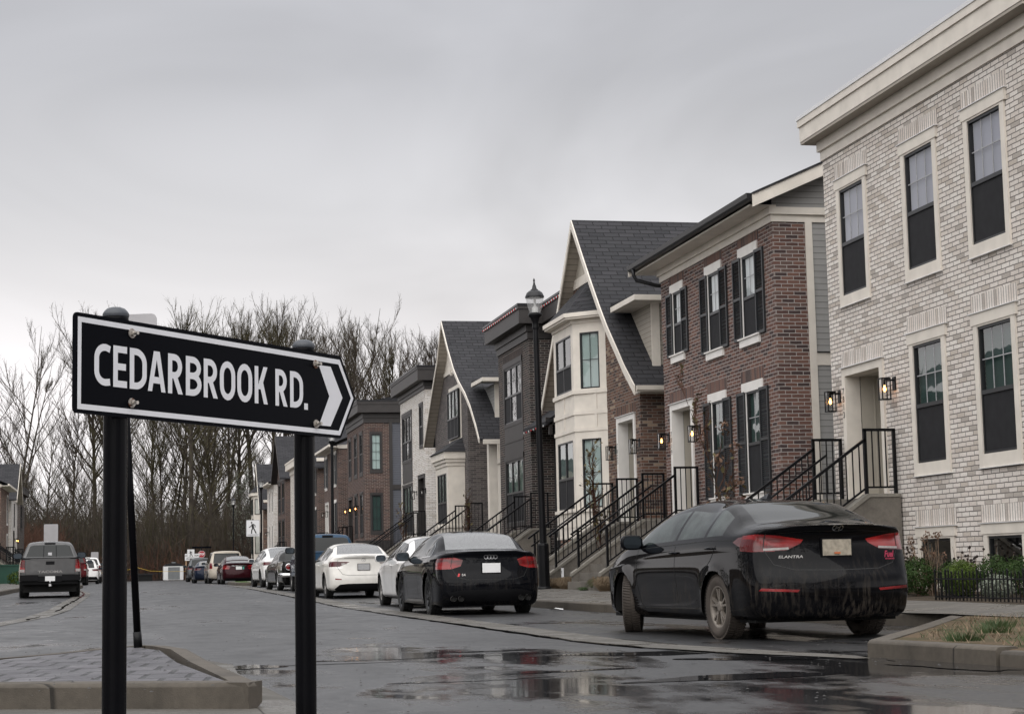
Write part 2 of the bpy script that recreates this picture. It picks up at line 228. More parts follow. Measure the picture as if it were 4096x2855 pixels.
# signs
t = MT('sign_black', (.0025, .003, .005), .3, spec=.03)
plain('sign_grey', (.68, .68, .71), .45, .03, sc=25); plain('sign_white', (.72, .72, .73), .45, .04); plain('sign_back', (.40, .39, .40), .5, .06, metal=.2); plain('sign_red', (.36, .015, .025), .45, .04); plain('sign_letter', (.01, .01, .01), .5); plain('post_black', (.003, .003, .004), .2, .2, sc=8, spec=.07); plain('rust', (.13, .05, .03), .7, .3, sc=80); t = MT('rusty_zinc', (.4, .36, .32), .5, .6); t.base(t.ramp(t.noise(130, 4), [(.42, (.16, .075, .045)), (.52, (.42, .39, .36))])); plain('zinc', (.5, .47, .43), .35, .2, sc=90, metal=.8); plain('dome', (.05, .055, .065), .4, .1, spec=.4)
plain('cloth_green', (.03, .085, .05), .8, .3, sc=9); plain('box_green', (.02, .08, .055), .5, .1); plain('tape_yellow', (.55, .36, .04), .6); plain('box_grey', (.16, .17, .175), .5, .1); plain('light_red', (.45, .01, .01), .4); plain('light_clear', (.6, .6, .6), .3); plain('wreath', (.03, .08, .05), .8); plain('litter', (.75, .75, .75), .7)
plain('plywood', (.45, .30, .18), .7, .1)
M = lambda n: MATS[n]

# ================================================================ mesh helpers
class MB:
    def __init__(s): s.v = []; s.f = []; s.mi = []; s.sm = []
    def add(s, vs, fs, m=0, sm=False):
        k = len(s.v); s.v += [tuple(v) for v in vs]
        for f in fs: s.f.append(tuple(k + i for i in f)); s.mi.append(m); s.sm.append(sm)
        return s
    def box(s, a, b, m=0):
        x0, y0, z0 = [min(p, q) for p, q in zip(a, b)]; x1, y1, z1 = [max(p, q) for p, q in zip(a, b)]
        return s.add([(x0, y0, z0), (x1, y0, z0), (x1, y1, z0), (x0, y1, z0), (x0, y0, z1), (x1, y0, z1), (x1, y1, z1), (x0, y1, z1)],
                     [(0, 3, 2, 1), (4, 5, 6, 7), (0, 1, 5, 4), (1, 2, 6, 5), (2, 3, 7, 6), (3, 0, 4, 7)], m)
    def poly(s, pts, m=0): return s.add(pts, [tuple(range(len(pts)))], m)
    def prism(s, pts, d, m=0):   # planar polygon pts extruded by vector d
        n = len(pts); d = Vector(d); q = [Vector(p) for p in pts] + [Vector(p) + d for p in pts]
        return s.add(q, [tuple(range(n))[::-1], tuple(range(n, 2 * n))] + [(i, (i + 1) % n, n + (i + 1) % n, n + i) for i in range(n)], m)
    def tube(s, pts, r, n=8, m=0, caps=True, sm=True):
        pts = [Vector(p) for p in pts]; rs = r if isinstance(r, (list, tuple)) else [r] * len(pts); vs = []; up = None
        for i, p in enumerate(pts):
            d = (pts[min(i + 1, len(pts) - 1)] - pts[max(i - 1, 0)])
            if d.length < 1e-9: d = Vector((0, 0, 1))
            d.normalize()
            if up is None: up = Vector((0, 0, 1)) if abs(d.z) < .9 else Vector((1, 0, 0))
            a = d.cross(up); a.normalize(); b = a.cross(d); up = b
            for k in range(n):
                t = 2 * math.pi * (k + .5) / n; vs.append(p + (a * math.cos(t) + b * math.sin(t)) * rs[i])
        fs = [(i * n + k, i * n + (k + 1) % n, (i + 1) * n + (k + 1) % n, (i + 1) * n + k) for i in range(len(pts) - 1) for k in range(n)]
        s.add(vs, fs, m, sm)
        if caps: k = len(s.v) - len(vs); s.f += [tuple(range(k + n - 1, k - 1, -1)), tuple(range(len(s.v) - n, len(s.v)))]; s.mi += [m, m]; s.sm += [False, False]
        return s
    def bar(s, p0, p1, w, h, m=0, up=(0, 0, 1)):   # rectangular bar; w across, h along up
        p0 = Vector(p0); p1 = Vector(p1); d = (p1 - p0).normalized(); u = Vector(up)
        if abs(d.dot(u)) > .95: u = Vector((0, 1, 0))
        a = d.cross(u).normalized() * w / 2; b = a.cross(d).normalized() * h / 2
        q = [p0 - a - b, p0 + a - b, p0 + a + b, p0 - a + b, p1 - a - b, p1 + a - b, p1 + a + b, p1 - a + b]
        return s.add(q, [(0, 3, 2, 1), (4, 5, 6, 7), (0, 1, 5, 4), (1, 2, 6, 5), (2, 3, 7, 6), (3, 0, 4, 7)], m)
    def lathe(s, prof, c, axis='z', n=24, m=0, sm=True, close=False):   # prof: (r, h)
        vs = []; c = Vector(c)
        for r, h in prof:
            for k in range(n):
                t = 2 * math.pi * k / n; a, b = r * math.cos(t), r * math.sin(t)
                vs.append(c + (Vector((a, b, h)) if axis == 'z' else Vector((h, a, b))))
        L = len(prof); fs = [(i * n + k, i * n + (k + 1) % n, (i + 1) % L * n + (k + 1) % n, (i + 1) % L * n + k) for i in range(L if close else L - 1) for k in range(n)]
        return s.add(vs, fs, m, sm)
    def build(s, name, mats, parent=None, org=None, fix=True, autos=None):
        me = bpy.data.meshes.new(name); o_ = Vector(org) if org is not None else (parent['_o'] if parent is not None and '_o' in parent else (0, 0, 0)); o_ = Vector(o_)
        me.from_pydata([tuple(Vector(v) - o_) for v in s.v], [], s.f)
        mats = mats if isinstance(mats, (list, tuple)) else [mats]
        for q in mats: me.materials.append(M(q))
        me.polygons.foreach_set('material_index', s.mi); me.polygons.foreach_set('use_smooth', s.sm)
        if fix:
            b = bmesh.new(); b.from_mesh(me); bmesh.ops.recalc_face_normals(b, faces=b.faces); b.to_mesh(me); b.free()
        me.update(); o = bpy.data.objects.new(name, me); C.objects.link(o)
        if parent is not None: o.parent = parent; o['_o'] = tuple(o_)
        elif org is not None: o.location = org
        return o
class Fr:     # a wall plane: origin, direction along, outward normal
    def __init__(s, O, U, N): s.O = Vector(O); s.U = Vector(U).normalized(); s.N = Vector(N).normalized()
    def P(s, u, z, d=0): return s.O + s.U * u + Vector((0, 0, z)) + s.N * d
    def box(s, mb, u0, u1, z0, z1, d0, d1, m=0):
        q = [s.P(u, z, d) for z in (z0, z1) for u, d in ((u0, d0), (u1, d0), (u1, d1), (u0, d1))]
        mb.add(q, [(0, 3, 2, 1), (4, 5, 6, 7), (0, 1, 5, 4), (1, 2, 6, 5), (2, 3, 7, 6), (3, 0, 4, 7)], m)
def thing(name, label, cat, loc=(0, 0, 0), rz=0, group=None):
    o = bpy.data.objects.new(name, None); C.objects.link(o); o.location = loc; o.rotation_euler = (0, 0, rz); o.empty_display_size = .2
    o['label'] = label; o['category'] = cat; o['_o'] = tuple(loc) if rz == 0 else (0, 0, 0)
    if group: o['group'] = group
    return o
def tag(o, label, cat, group=None, kind=None):
    o['label'] = label; o['category'] = cat
    if group: o['group'] = group
    if kind: o['kind'] = kind
    return o
def struct(name, mb, mats, fix=True):
    o = mb.build(name, mats, fix=fix); o['kind'] = 'structure'; return o
def clone(root, loc, rz, label=None, group=None, scale=1):
    r = root.copy(); C.objects.link(r); r.location = loc; r.rotation_euler = (0, 0, rz); r.scale = (scale,) * 3
    if label: r['label'] = label
    if group: r['group'] = group
    for ch in list(root.children):
        c = ch.copy(); C.objects.link(c); c.parent = r
        for g in ch.children:
            d = g.copy(); C.objects.link(d); d.parent = c
    return r
def ribbon(pts, w, closed=False):   # 2-D thick polyline -> (verts2d, quads)
    P = [Vector(p) for p in pts]; n = len(P); vs = []; fs = []
    for i in range(n):
        if closed: a, b = P[i - 1], P[(i + 1) % n]
        else: a, b = P[max(i - 1, 0)], P[min(i + 1, n - 1)]
        d1 = (P[i] - a); d2 = (b - P[i])
        if d1.length < 1e-9: d1 = d2
        if d2.length < 1e-9: d2 = d1
        d1 = d1.normalized(); d2 = d2.normalized(); n1 = Vector((-d1.y, d1.x)); n2 = Vector((-d2.y, d2.x)); mm = (n1 + n2)
        if mm.length < 1e-6: mm = n1
        mm.normalize(); k = 1 / max(.35, mm.dot(n1)); vs += [P[i] + mm * w / 2 * k, P[i] - mm * w / 2 * k]
    for i in range(n if closed else n - 1):
        j = (i + 1) % n; fs.append((2 * i, 2 * i + 1, 2 * j + 1, 2 * j))
    return vs, fs
def arc(cx, cy, rx, ry, a0, a1, n=10): return [(cx + rx * math.cos(R(a0 + (a1 - a0) * i / n)), cy + ry * math.sin(R(a0 + (a1 - a0) * i / n))) for i in range(n + 1)]
def text2d(s, size, bold=0, xs=1, center=True, shear=0):
    cu = bpy.data.curves.new('t', 'FONT'); cu.body = s; cu.size = size; cu.offset = bold; cu.shear = shear; cu.resolution_u = 3
    if center: cu.align_x = 'CENTER'; cu.align_y = 'CENTER'
    o = bpy.data.objects.new('t', cu); C.objects.link(o); dg = bpy.context.evaluated_depsgraph_get(); me = bpy.data.meshes.new_from_object(o.evaluated_get(dg))
    vs = [Vector((v.co.x * xs, v.co.y)) for v in me.vertices]; fs = [tuple(p.vertices) for p in me.polygons]
    bpy.data.objects.remove(o); bpy.data.curves.remove(cu); bpy.data.meshes.remove(me); return vs, fs
def pchip(kn):
    xs = [k[0] for k in kn]; ys = [k[1] for k in kn]; n = len(xs); h = [xs[i + 1] - xs[i] for i in range(n - 1)]; d = [(ys[i + 1] - ys[i]) / h[i] for i in range(n - 1)]
    m_ = [0] * n; m_[0] = d[0]; m_[-1] = d[-1]
    for i in range(1, n - 1): m_[i] = 0 if d[i - 1] * d[i] <= 0 else 2 * d[i - 1] * d[i] / (d[i - 1] + d[i])
    def f(x):
        if x <= xs[0]: return ys[0]
        if x >= xs[-1]: return ys[-1]
        i = 0
        while x > xs[i + 1]: i += 1
        t = (x - xs[i]) / h[i]; return (2 * t**3 - 3 * t**2 + 1) * ys[i] + (t**3 - 2 * t**2 + t) * h[i] * m_[i] + (-2 * t**3 + 3 * t**2) * ys[i + 1] + (t**3 - t**2) * h[i] * m_[i + 1]
    return f
def zg(s): return 0 if s < 38 else .3 * math.tanh((s - 38) * .0075 / .3)

# ================================================================ ground, roads, kerbs
def sheet(name, rows, mat, dz=0, kind=True, m2=None):   # rows: (s, x0, x1[, dz0, dz1]) -> strip following the road's rise
    mb = MB(); vs = []; rr = []
    for a, b in zip(rows, rows[1:]):
        k = max(1, int(abs(b[0] - a[0]) / 6))
        for i in range(k): rr.append([p + (q - p) * i / k for p, q in zip(a, b)])
    rr.append(list(rows[-1]))
    for r in rr:
        d0, d1 = (r[3], r[4]) if len(r) > 3 else (dz, dz)
        vs += [(r[1], r[0], zg(r[0]) + d0), (r[2], r[0], zg(r[0]) + d1)]
    mb.add(vs, [(2 * i, 2 * i + 1, 2 * i + 3, 2 * i + 2) for i in range(len(rr) - 1)])
    return struct(name, mb, mat, fix=False)
mb = MB(); ys = [-300, -60, 0, 38] + list(range(44, 170, 6)) + [260, 500, 1500]
for y in ys: mb.v += [(-900, y, zg(y) - .05), (900, y, zg(y) - .05)]
for i in range(len(ys) - 1): mb.f.append((2 * i, 2 * i + 1, 2 * i + 3, 2 * i + 2)); mb.mi.append(0); mb.sm.append(False)
struct('ground', mb, 'soil', fix=False)
sheet('road', [(-30, -70, 70), (6, -70, 70), (9.3, -70, 6.6), (12.6, -40, 6.2), (13.5, -40, 5.8), (19, -14, 9.2), (26, -6, 7.95), (33, -4.3, 7.6), (150, -4.3, 7.6), (152, -60, 60), (176, -60, 60)], 'asphalt', 0)
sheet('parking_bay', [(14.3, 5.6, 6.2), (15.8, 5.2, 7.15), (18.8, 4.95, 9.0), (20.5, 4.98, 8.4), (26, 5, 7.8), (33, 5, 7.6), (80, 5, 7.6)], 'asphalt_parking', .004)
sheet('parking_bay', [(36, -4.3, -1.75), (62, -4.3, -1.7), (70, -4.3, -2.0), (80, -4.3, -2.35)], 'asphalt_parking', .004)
sheet('gutter_band', [(13.2, 5.5, 5.62), (13.62, 5.38, 5.66), (14.75, 4.95, 5.42), (16.2, 4.62, 5.12), (17.8, 4.45, 4.95), (20, 4.42, 4.98), (33, 4.42, 4.99), (84, 4.42, 4.99)], 'gutter_concrete', .008)
sheet('gutter_band', [(29, -2.5, -2.05), (31.5, -2.3, -1.9), (36, -1.95, -1.5), (42, -1.75, -1.25), (60, -1.68, -1.18), (66, -1.75, -1.28), (74, -2.15, -1.75), (82, -2.45, -2.05)], 'gutter_concrete', .008)
sheet('gutter_band', [(9.0, .72, 1.05), (10.2, .72, .98), (12, .64, .90), (14, .60, .82), (15.3, .55, .86), (16.4, .5, .66)], 'gutter_concrete', .006)
# dark joint where water runs along the gutters
t = MT('gutter_water', (.015, .014, .013), .05, spec=.7)
t = MT('puddle_water', (.018, .018, .02), .06, spec=.6); t.bump(t.noise(8, 2), .04, .01)
random.seed(4)
def wob(rows, a=.03, st=.5):
    o = []
    for p, q in zip(rows, rows[1:]):
        k = max(1, int((q[0] - p[0]) / st))
        for i in range(k):
            f = i / k; w = random.uniform(.2, 1.4); c = p[1] + (q[1] - p[1]) * f + random.uniform(-a, a); o.append((p[0] + (q[0] - p[0]) * f, c - (.035 * w), c + .035 * w))
    return o
sheet('gutter_water', wob([(14.6, 4.98, 0), (16, 4.62, 0), (18, 4.44, 0), (30, 4.42, 0), (70, 4.44, 0)], .02), 'gutter_water', .012)
sheet('gutter_water', wob([(34, -1.78, 0), (42, -1.5, 0), (60, -1.42, 0), (66, -1.5, 0), (78, -2.05, 0)], .03), 'gutter_water', .012)
def puddle(cx, cy, rx, ry, seed, rot=0, dz=.004):
    rnd = random.Random(seed); mb = MB(); n = 40; ph = [rnd.uniform(0, 6.28) for _ in range(4)]; pts = []
    for i in range(n):
        a = 2 * math.pi * i / n; k = 1 + .18 * math.sin(2 * a + ph[0]) + .14 * math.sin(3 * a + ph[1]) + .1 * math.sin(5 * a + ph[2]) + .06 * math.sin(9 * a + ph[3])
        x, y = rx * k * math.cos(a), ry * k * math.sin(a); x, y = x * math.cos(rot) - y * math.sin(rot), x * math.sin(rot) + y * math.cos(rot); pts.append((cx + x, cy + y, zg(cy) + dz))
    mb.poly(pts); struct('puddle', mb, 'puddle_water', fix=False)
for i, p in enumerate([(4.35, 15.1, .75, .30, -.35), (4.9, 13.7, .55, .22, -.5), (5.75, 12.2, .3, .8, .1), (1.0, 14.9, .2, .35, .2), (2.6, 15.6, 1.1, .10, .1), (4.0, 11.6, .8, .25, .3), (3.2, 16.4, .7, .08, .1), (3.1, 12.9, .5, .1, .2), (2.3, 12.2, .5, .07, .15)]): puddle(p[0], p[1], p[2], p[3], i, p[4])
# crack / patch joints
sheet('tar_joint', [(14.9, .95, 1.1), (15.0, 1.1, 2.4), (15.03, 1.2, 2.4)], 'seam', .003)
def kerb(name, pts, h, w=.16, side=1, mat='kerb_concrete', sub=True):
    P = [Vector(p) for p in pts]; Q = []
    for a, b in zip(P, P[1:]):
        k = max(1, int((b - a).length / 5))
        for i in range(k): Q.append(a.lerp(b, i / k))
    Q.append(P[-1]); sec = [(-.03, -.06), (0, 0), (0.004, h - .025), (.02, h - .004), (.045, h), (w, h), (w, h - .12)]; mb = MB(); n = len(sec)
    for i, p in enumerate(Q):
        d = (Q[min(i + 1, len(Q) - 1)] - Q[max(i - 1, 0)]).normalized(); nn = Vector((d.y, -d.x)) * side
        for o, z in sec: q = p + nn * o; mb.v.append((q.x, q.y, zg(q.y) + z))
    for i in range(len(Q) - 1):
        for k in range(n - 1): mb.f.append((i * n + k, i * n + k + 1, (i + 1) * n + k + 1, (i + 1) * n + k)); mb.mi.append(0); mb.sm.append(k in (2, 3))
    for e_ in (0, len(Q) - 1): mb.f.append(tuple(e_ * n + k for k in range(n))); mb.mi.append(0); mb.sm.append(False)
    return struct(name, mb, mat)
kerb('kerb', [(8.98, 19.0), (8.45, 20.5), (7.85, 25), (7.6, 30), (7.6, 83)], .15, .15, 1)
kerb('kerb', [(6.45, 7.2), (6.22, 9.5), (5.96, 11.75)], .11, .22, 1)
kerb('kerb', [(5.955, 11.80), (5.86, 12.5), (5.71, 13.48), (5.80, 13.66), (7.2, 15.9), (9.0, 18.9)], .132, .19, 1)
kerb('kerb', [(-4.3, 36), (-4.3, 84)], .16, .15, -1)
# sidewalks
sheet('sidewalk', [(2, 9.4, 9.8, .15, .2), (18.3, 8.9, 9.8, .15, .22), (18.7, 8.94, 9.8, .15, .23), (20.5, 8.59, 9.8, .15, .24), (25, 7.99, 9.75, .15, .24), (30, 7.74, 9.72, .15, .24), (84, 7.74, 9.72, .15, .24)], 'sidewalk_concrete')
sheet('sidewalk', [(94, 7.7, 9.72, .15, .24), (178, 7.7, 9.72, .15, .24)], 'sidewalk_concrete')
sheet('sidewalk', [(36, -6.4, -4.44, .24, .155), (150, -6.4, -4.44, .24, .155)], 'sidewalk_concrete')
sheet('garden_bed', [(2, 9.8, 14, .19, .3), (18, 9.8, 14, .21, .32), (178, 9.72, 14, .23, .34)], 'soil')
sheet('garden_bed', [(60, -14, -6.4, .4, .23), (178, -14, -6.4, .4, .23)], 'lawn')
mb = MB(); mb.poly([(6.1, 11.5, .105), (5.88, 13.5, .122), (7.35, 15.8, .125), (9.1, 18.6, .14), (9.42, 16.2, .17), (9.6, 12, .17), (9.6, 8, .15), (6.6, 8, .10)])
struct('planting_strip', mb, 'grass')
mb = MB(); mb.poly([(6.15, 10.85, .128), (6.45, 11.1, .14), (6.9, 10.9, .14), (7.4, 8, .14), (6.5, 8, .12)]); struct('ramp', mb, 'sidewalk_concrete')
# bulb-outs by the crossings, with grass
for sx, a, b, s0, s1 in ((1, 4.75, 7.6, 80.5, 90), (-1, -2.1, -4.3, 81, 91), (1, 4.6, 7.6, 146, 151)):
    kerb('kerb', [(b, s0 + (1.6 if sx > 0 else 1.6)), (a + .5 * sx, s0 + .3), (a + .1 * sx, s0 + .8), (a, s0 + 1.5), (a, s1 - 1), (a + .3 * sx, s1), (b, s1 + .6)], .15, .16, sx)
    mb = MB(); q = [(b, s0 + 1.8), (a + .55 * sx, s0 + .55), (a + .17 * sx, s0 + 1.6), (a + .17 * sx, s1 - 1), (a + .4 * sx, s1 - .2), (b, s1 + .4)]
    mb.poly([(x, y, zg(y) + .15) for x, y in q]); struct('grass_verge', mb, 'lawn')
mb = MB(); mb.poly([(5.4, 82.6, zg(82) + .157), (6.6, 82.0, zg(82) + .157), (6.9, 87, zg(87) + .157), (5.5, 87, zg(87) + .157)]); struct('sidewalk', mb, 'cap_concrete')
# traffic island in front
IS = [(-5.2, 9.2), (-.9, 10.92), (.58, 10.26), (.72, 10.22)]
mb = MB(); inner = [(-6, 10.2), (-.72, 11.15), (.36, 10.52), (.44, 10.9), (.34, 13.0), (.24, 15.2), (.05, 16.1), (-.22, 15.75), (-.63, 14.9), (-.95, 14.3), (-6, 10.3)]
mb.poly([(x, y, .146) for x, y in [(-6, 13.72), (-.68, 11.07), (.56, 10.46), (.52, 10.9), (.34, 13.0), (.26, 15.2), (.05, 16.1), (-.22, 15.75), (-.63, 14.9), (-.95, 14.3), (-6, 16.2)]]); struct('island_paving', mb, 'pavers', fix=False)
kerb('kerb', [(-6, 13.6), (-.72, 10.97), (.0, 10.62), (.66, 10.28)], .149, .2, -1)
kerb('kerb', [(.665, 10.275), (.72, 10.35), (.71, 10.7), (.58, 13.0), (.50, 15.3), (.36, 16.1), (.12, 16.45), (-.24, 15.98), (-.66, 15.1), (-.99, 14.5), (-6, 16.4)], .150, .15, -1)
mb = MB(); mb.poly([(-6, 13.65, .005), (-.72, 11.02, .005), (.66, 10.34, .005), (.715, 10.3, .005), (.715, 8.6, .005), (-6, 8.6, .005)]); struct('gutter_band', mb, 'gutter_concrete', fix=False)
# ================================================================ street-name sign
SF = Fr((-.132, 4.517, 0), (.6526, .7577, 0), (.7577, -.6526, 0)); ZG0 = .15
sheet('sidewalk', [(2.5, -1.6, 1.6), (6.6, -1.6, 1.6)], 'sidewalk_concrete', .05)
root = thing('street_name_sign', 'black arrow shaped street name sign reading CEDARBROOK RD. on two black posts', 'street sign', (.2, 4.95, .05))
pl = MB(); r_ = .013
def rpoly(pts, rad, n=5):
    o = []
    for i, (p, r) in enumerate(zip(pts, rad)):
        a = Vector(pts[i - 1]); b = Vector(p); c = Vector(pts[(i + 1) % len(pts)]); d1 = (a - b).normalized(); d2 = (c - b).normalized()
        if r == 0: o.append(tuple(b)); continue
        th = d1.angle(d2); L = r / math.tan(th / 2); s_, e_ = b + d1 * L, b + d2 * L; ce = b + (d1 + d2).normalized() * (r / math.sin(th / 2)); a0 = math.atan2(s_.y - ce.y, s_.x - ce.x); a1 = math.atan2(e_.y - ce.y, e_.x - ce.x); da = (a1 - a0 + math.pi) % (2 * math.pi) - math.pi
        o += [(ce.x + r * math.cos(a0 + da * k / n), ce.y + r * math.sin(a0 + da * k / n)) for k in range(n + 1)]
    return o
outl = rpoly([(0, 1.151), (1.162, 1.149), (1.243, 1.2745), (1.166, 1.399), (0, 1.401)], [.014, .014, .01, .014, .014])
pl.prism([SF.P(u, z, 0) for u, z in outl], SF.N * -.004)
pl.build('sign_plate', 'sign_black', root)
def decal2(pts, fs, d, mat, name, parent, fr=SF):
    mb = MB(); mb.add([fr.P(p[0], p[1], d) for p in pts], fs); return mb.build(name, mat, parent, fix=False)
bo = [(.0135, 1.161), (1.1565, 1.158), (1.2305, 1.2745), (1.1585, 1.3865), (.0135, 1.3905)]; bi = [(.0265, 1.1745), (1.1500, 1.1715), (1.2165, 1.2745), (1.1512, 1.372), (.0268, 1.3775)]
decal2(bo + bi, [(i, (i + 1) % 5, 5 + (i + 1) % 5, 5 + i) for i in range(5)], .0012, 'sign_grey', 'border', root)
decal2([(1.048, 1.3612), (1.110, 1.3614), (1.1716, 1.272), (1.107, 1.1824), (1.0465, 1.182), (1.1014, 1.2717)], [(0, 1, 2, 5), (5, 2, 3, 4)], .0012, 'sign_grey', 'chevron', root)
Z0, Z1, SW = 1.2258, 1.3312, .0172; hh = (Z0 + Z1) / 2; T0, T1 = Z0 + SW / 2, Z1 - SW / 2
def LC(u0, w): r = w * .5; return [[(u0 + w, Z1 - .004 - SW / 2), (u0 + w * .72, T1)] + arc(u0 + .62 * w + .002, T1 - .028, .55 * w, .028, 90, 180, 8)[1:] + arc(u0 + .62 * w + .002, T0 + .028, .55 * w, .028, 180, 270, 8) + [(u0 + w * .72, T0), (u0 + w, Z0 + .002 + SW / 2)]]
def LE(u0, w): x = u0 + SW / 2; return [[(x, Z0), (x, Z1)], [(u0 + SW * .9, T1), (u0 + w, T1)], [(u0 + SW * .9, T0), (u0 + w, T0)], [(u0 + SW * .9, hh), (u0 + w * .93, hh)]]
def LD(u0, w): x = u0 + SW / 2; r = w - SW; return [[(x, Z0), (x, Z1)], [(u0 + SW * .9, T1)] + arc(x + r * .30, T1 - .030, r * .70, .030, 90, 0, 8) + arc(x + r * .30, T0 + .030, r * .70, .030, 0, -90, 8) + [(u0 + SW * .9, T0)]]
def DG(xa, za, xb, zb_, w=None):   # diagonal with level ends
    w = w or SW; h = w / 2 / math.cos(math.atan2(abs(xb - xa), abs(zb_ - za))); return ('q', [(xa - h, za), (xa + h, za), (xb + h, zb_), (xb - h, zb_)])
def LA(u0, w): c = u0 + w / 2; return [DG(u0 + SW * .54, Z0, c - .0035, Z1, SW * .95), DG(u0 + w - SW * .54, Z0, c + .0035, Z1, SW * .95), [(c - w * .26, Z0 + .030), (c + w * .26, Z0 + .030)]]
def LR(u0, w):
    x = u0 + SW / 2; r = w - SW - .003; zm = hh - .004; a = (T1 - zm) / 2
    return [[(x, Z0), (x, Z1)], [(u0 + SW * .9, T1)] + arc(x + r * .42, T1 - a, r * .58, a, 90, -90, 12) + [(u0 + SW * .9, zm)], DG(x + r * .46, zm, u0 + w - SW * .56, Z0)]
def LB(u0, w):
    x = u0 + SW / 2; r = w - SW; zm = hh + .001; a = (T1 - zm) / 2; b = (zm - T0) / 2
    return [[(x, Z0), (x, Z1)], [(u0 + SW * .9, T1)] + arc(x + r * .40, T1 - a, r * .55, a, 90, -90, 12) + [(u0 + SW * .9, zm)], [(u0 + SW * .9, zm - .0005)] + arc(x + r * .40, T0 + b, r * .60, b, 90, -90, 12) + [(u0 + SW * .9, T0)]]
def LO(u0, w): c = u0 + w / 2; r = (w - SW) / 2; return [arc(c, T1 - .030, r, .031, 0, 180, 10) + arc(c, T0 + .030, r, .031, 180, 360, 10)]
def LK(u0, w): x = u0 + SW / 2; return [[(x, Z0), (x, Z1)], DG(x + .012, hh - .012, u0 + w - SW * .6, Z1), DG(x + .020, hh + .012, u0 + w - SW * .55, Z0)]
mb = MB(); k = 0
for f, u, w in ((LC, .0765, .0555), (LE, .1435, .052), (LD, .2062, .066), (LA, .2755, .072), (LR, .3572, .0605), (LB, .430, .0665), (LR, .5060, .0605), (LO, .5761, .0685), (LO, .6533, .0686), (LK, .733, .061), (LR, .8310, .0580), (LD, .9018, .0645)):
    for st in f(u, w):
        k += 1; vs_, fs_ = ribbon(st, SW, closed=(f is LO)) if st[0] != 'q' else (st[1], [(0, 1, 2, 3)]); mb.add([SF.P(p[0], p[1], .0012 + .00012 * (k % 5)) for p in vs_], fs_)
mb.add([SF.P(u, z, .0013) for u, z in ((.972, Z0 - .002), (.9905, Z0 - .002), (.9905, Z0 + .0165), (.972, Z0 + .0165))], [(0, 1, 2, 3)])
mb.build('lettering', 'sign_grey', root, fix=False)
for u, z in ((.2135, 1.3685), (.2135, 1.1895), (1.031, 1.362), (1.031, 1.185)):
    b = MB(); c = SF.P(u, z, 0); n_ = SF.N
    b.tube([c + n_ * .001, c + n_ * .0035], .0125, 20, sm=False); bo_ = b.build('washer', 'rusty_zinc', root)
    q = MB(); q.tube([c + n_ * .0035, c + n_ * .010], .0085, 6, sm=False); q.build('nut', 'zinc', bo_)
    q = MB(); q.tube([c + n_ * .010, c + n_ * .022], .0048, 10, sm=False); q.build('bolt', 'zinc', bo_)
for u in (.196, 1.024):
    c = SF.P(u, 0, -.0365); b = MB(); b.lathe([(.0305, .05), (.0305, 1.416)], (c.x, c.y, 0), n=28); po = b.build('post', 'post_black', root)
    b = MB(); b.lathe([(.033, 1.412), (.034, 1.417), (.033, 1.421), (.029, 1.427), (.023, 1.433), (.013, 1.4365), (.0005, 1.438)], (c.x, c.y, 0), n=28); b.build('cap', 'dome', po)
    b = MB(); b.lathe([(.030, 1.396), (.0325, 1.398), (.0325, 1.4115), (.030, 1.4125)], (c.x, c.y, 0), n=28); b.build('collar', 'post_black', po)
# leaning post on the island carrying a sign seen from behind
bx, by = .09, 15.9; tx, tz = -.06, 2.98
root = thing('road_sign', 'back of a pale grey sign on a leaning black post on the paved island', 'road sign', (bx, by, .149))
b = MB(); b.tube([(bx, by, .149), (tx, by, tz)], .031, 14); b.build('post', 'post_black', root)
b = MB(); b.tube([(bx + .001, by, .149), (bx - .008, by, .28)], [.037, .036], 14); b.build('base_sleeve', 'black_metal', root)
b = MB(); ol = rpoly([(-.3, -.6), (.3, -.6), (.3, 0), (-.3, 0)], [.05] * 4); d = Vector((bx - tx, 0, .149 - tz)).normalized(); rt = Vector((-d.z, 0, d.x))
b.prism([Vector((tx, by - .034, tz + .03)) + rt * u - d * z for u, z in ol], (0, -.003, 0)); b.build('sign_plate', 'sign_back', root)
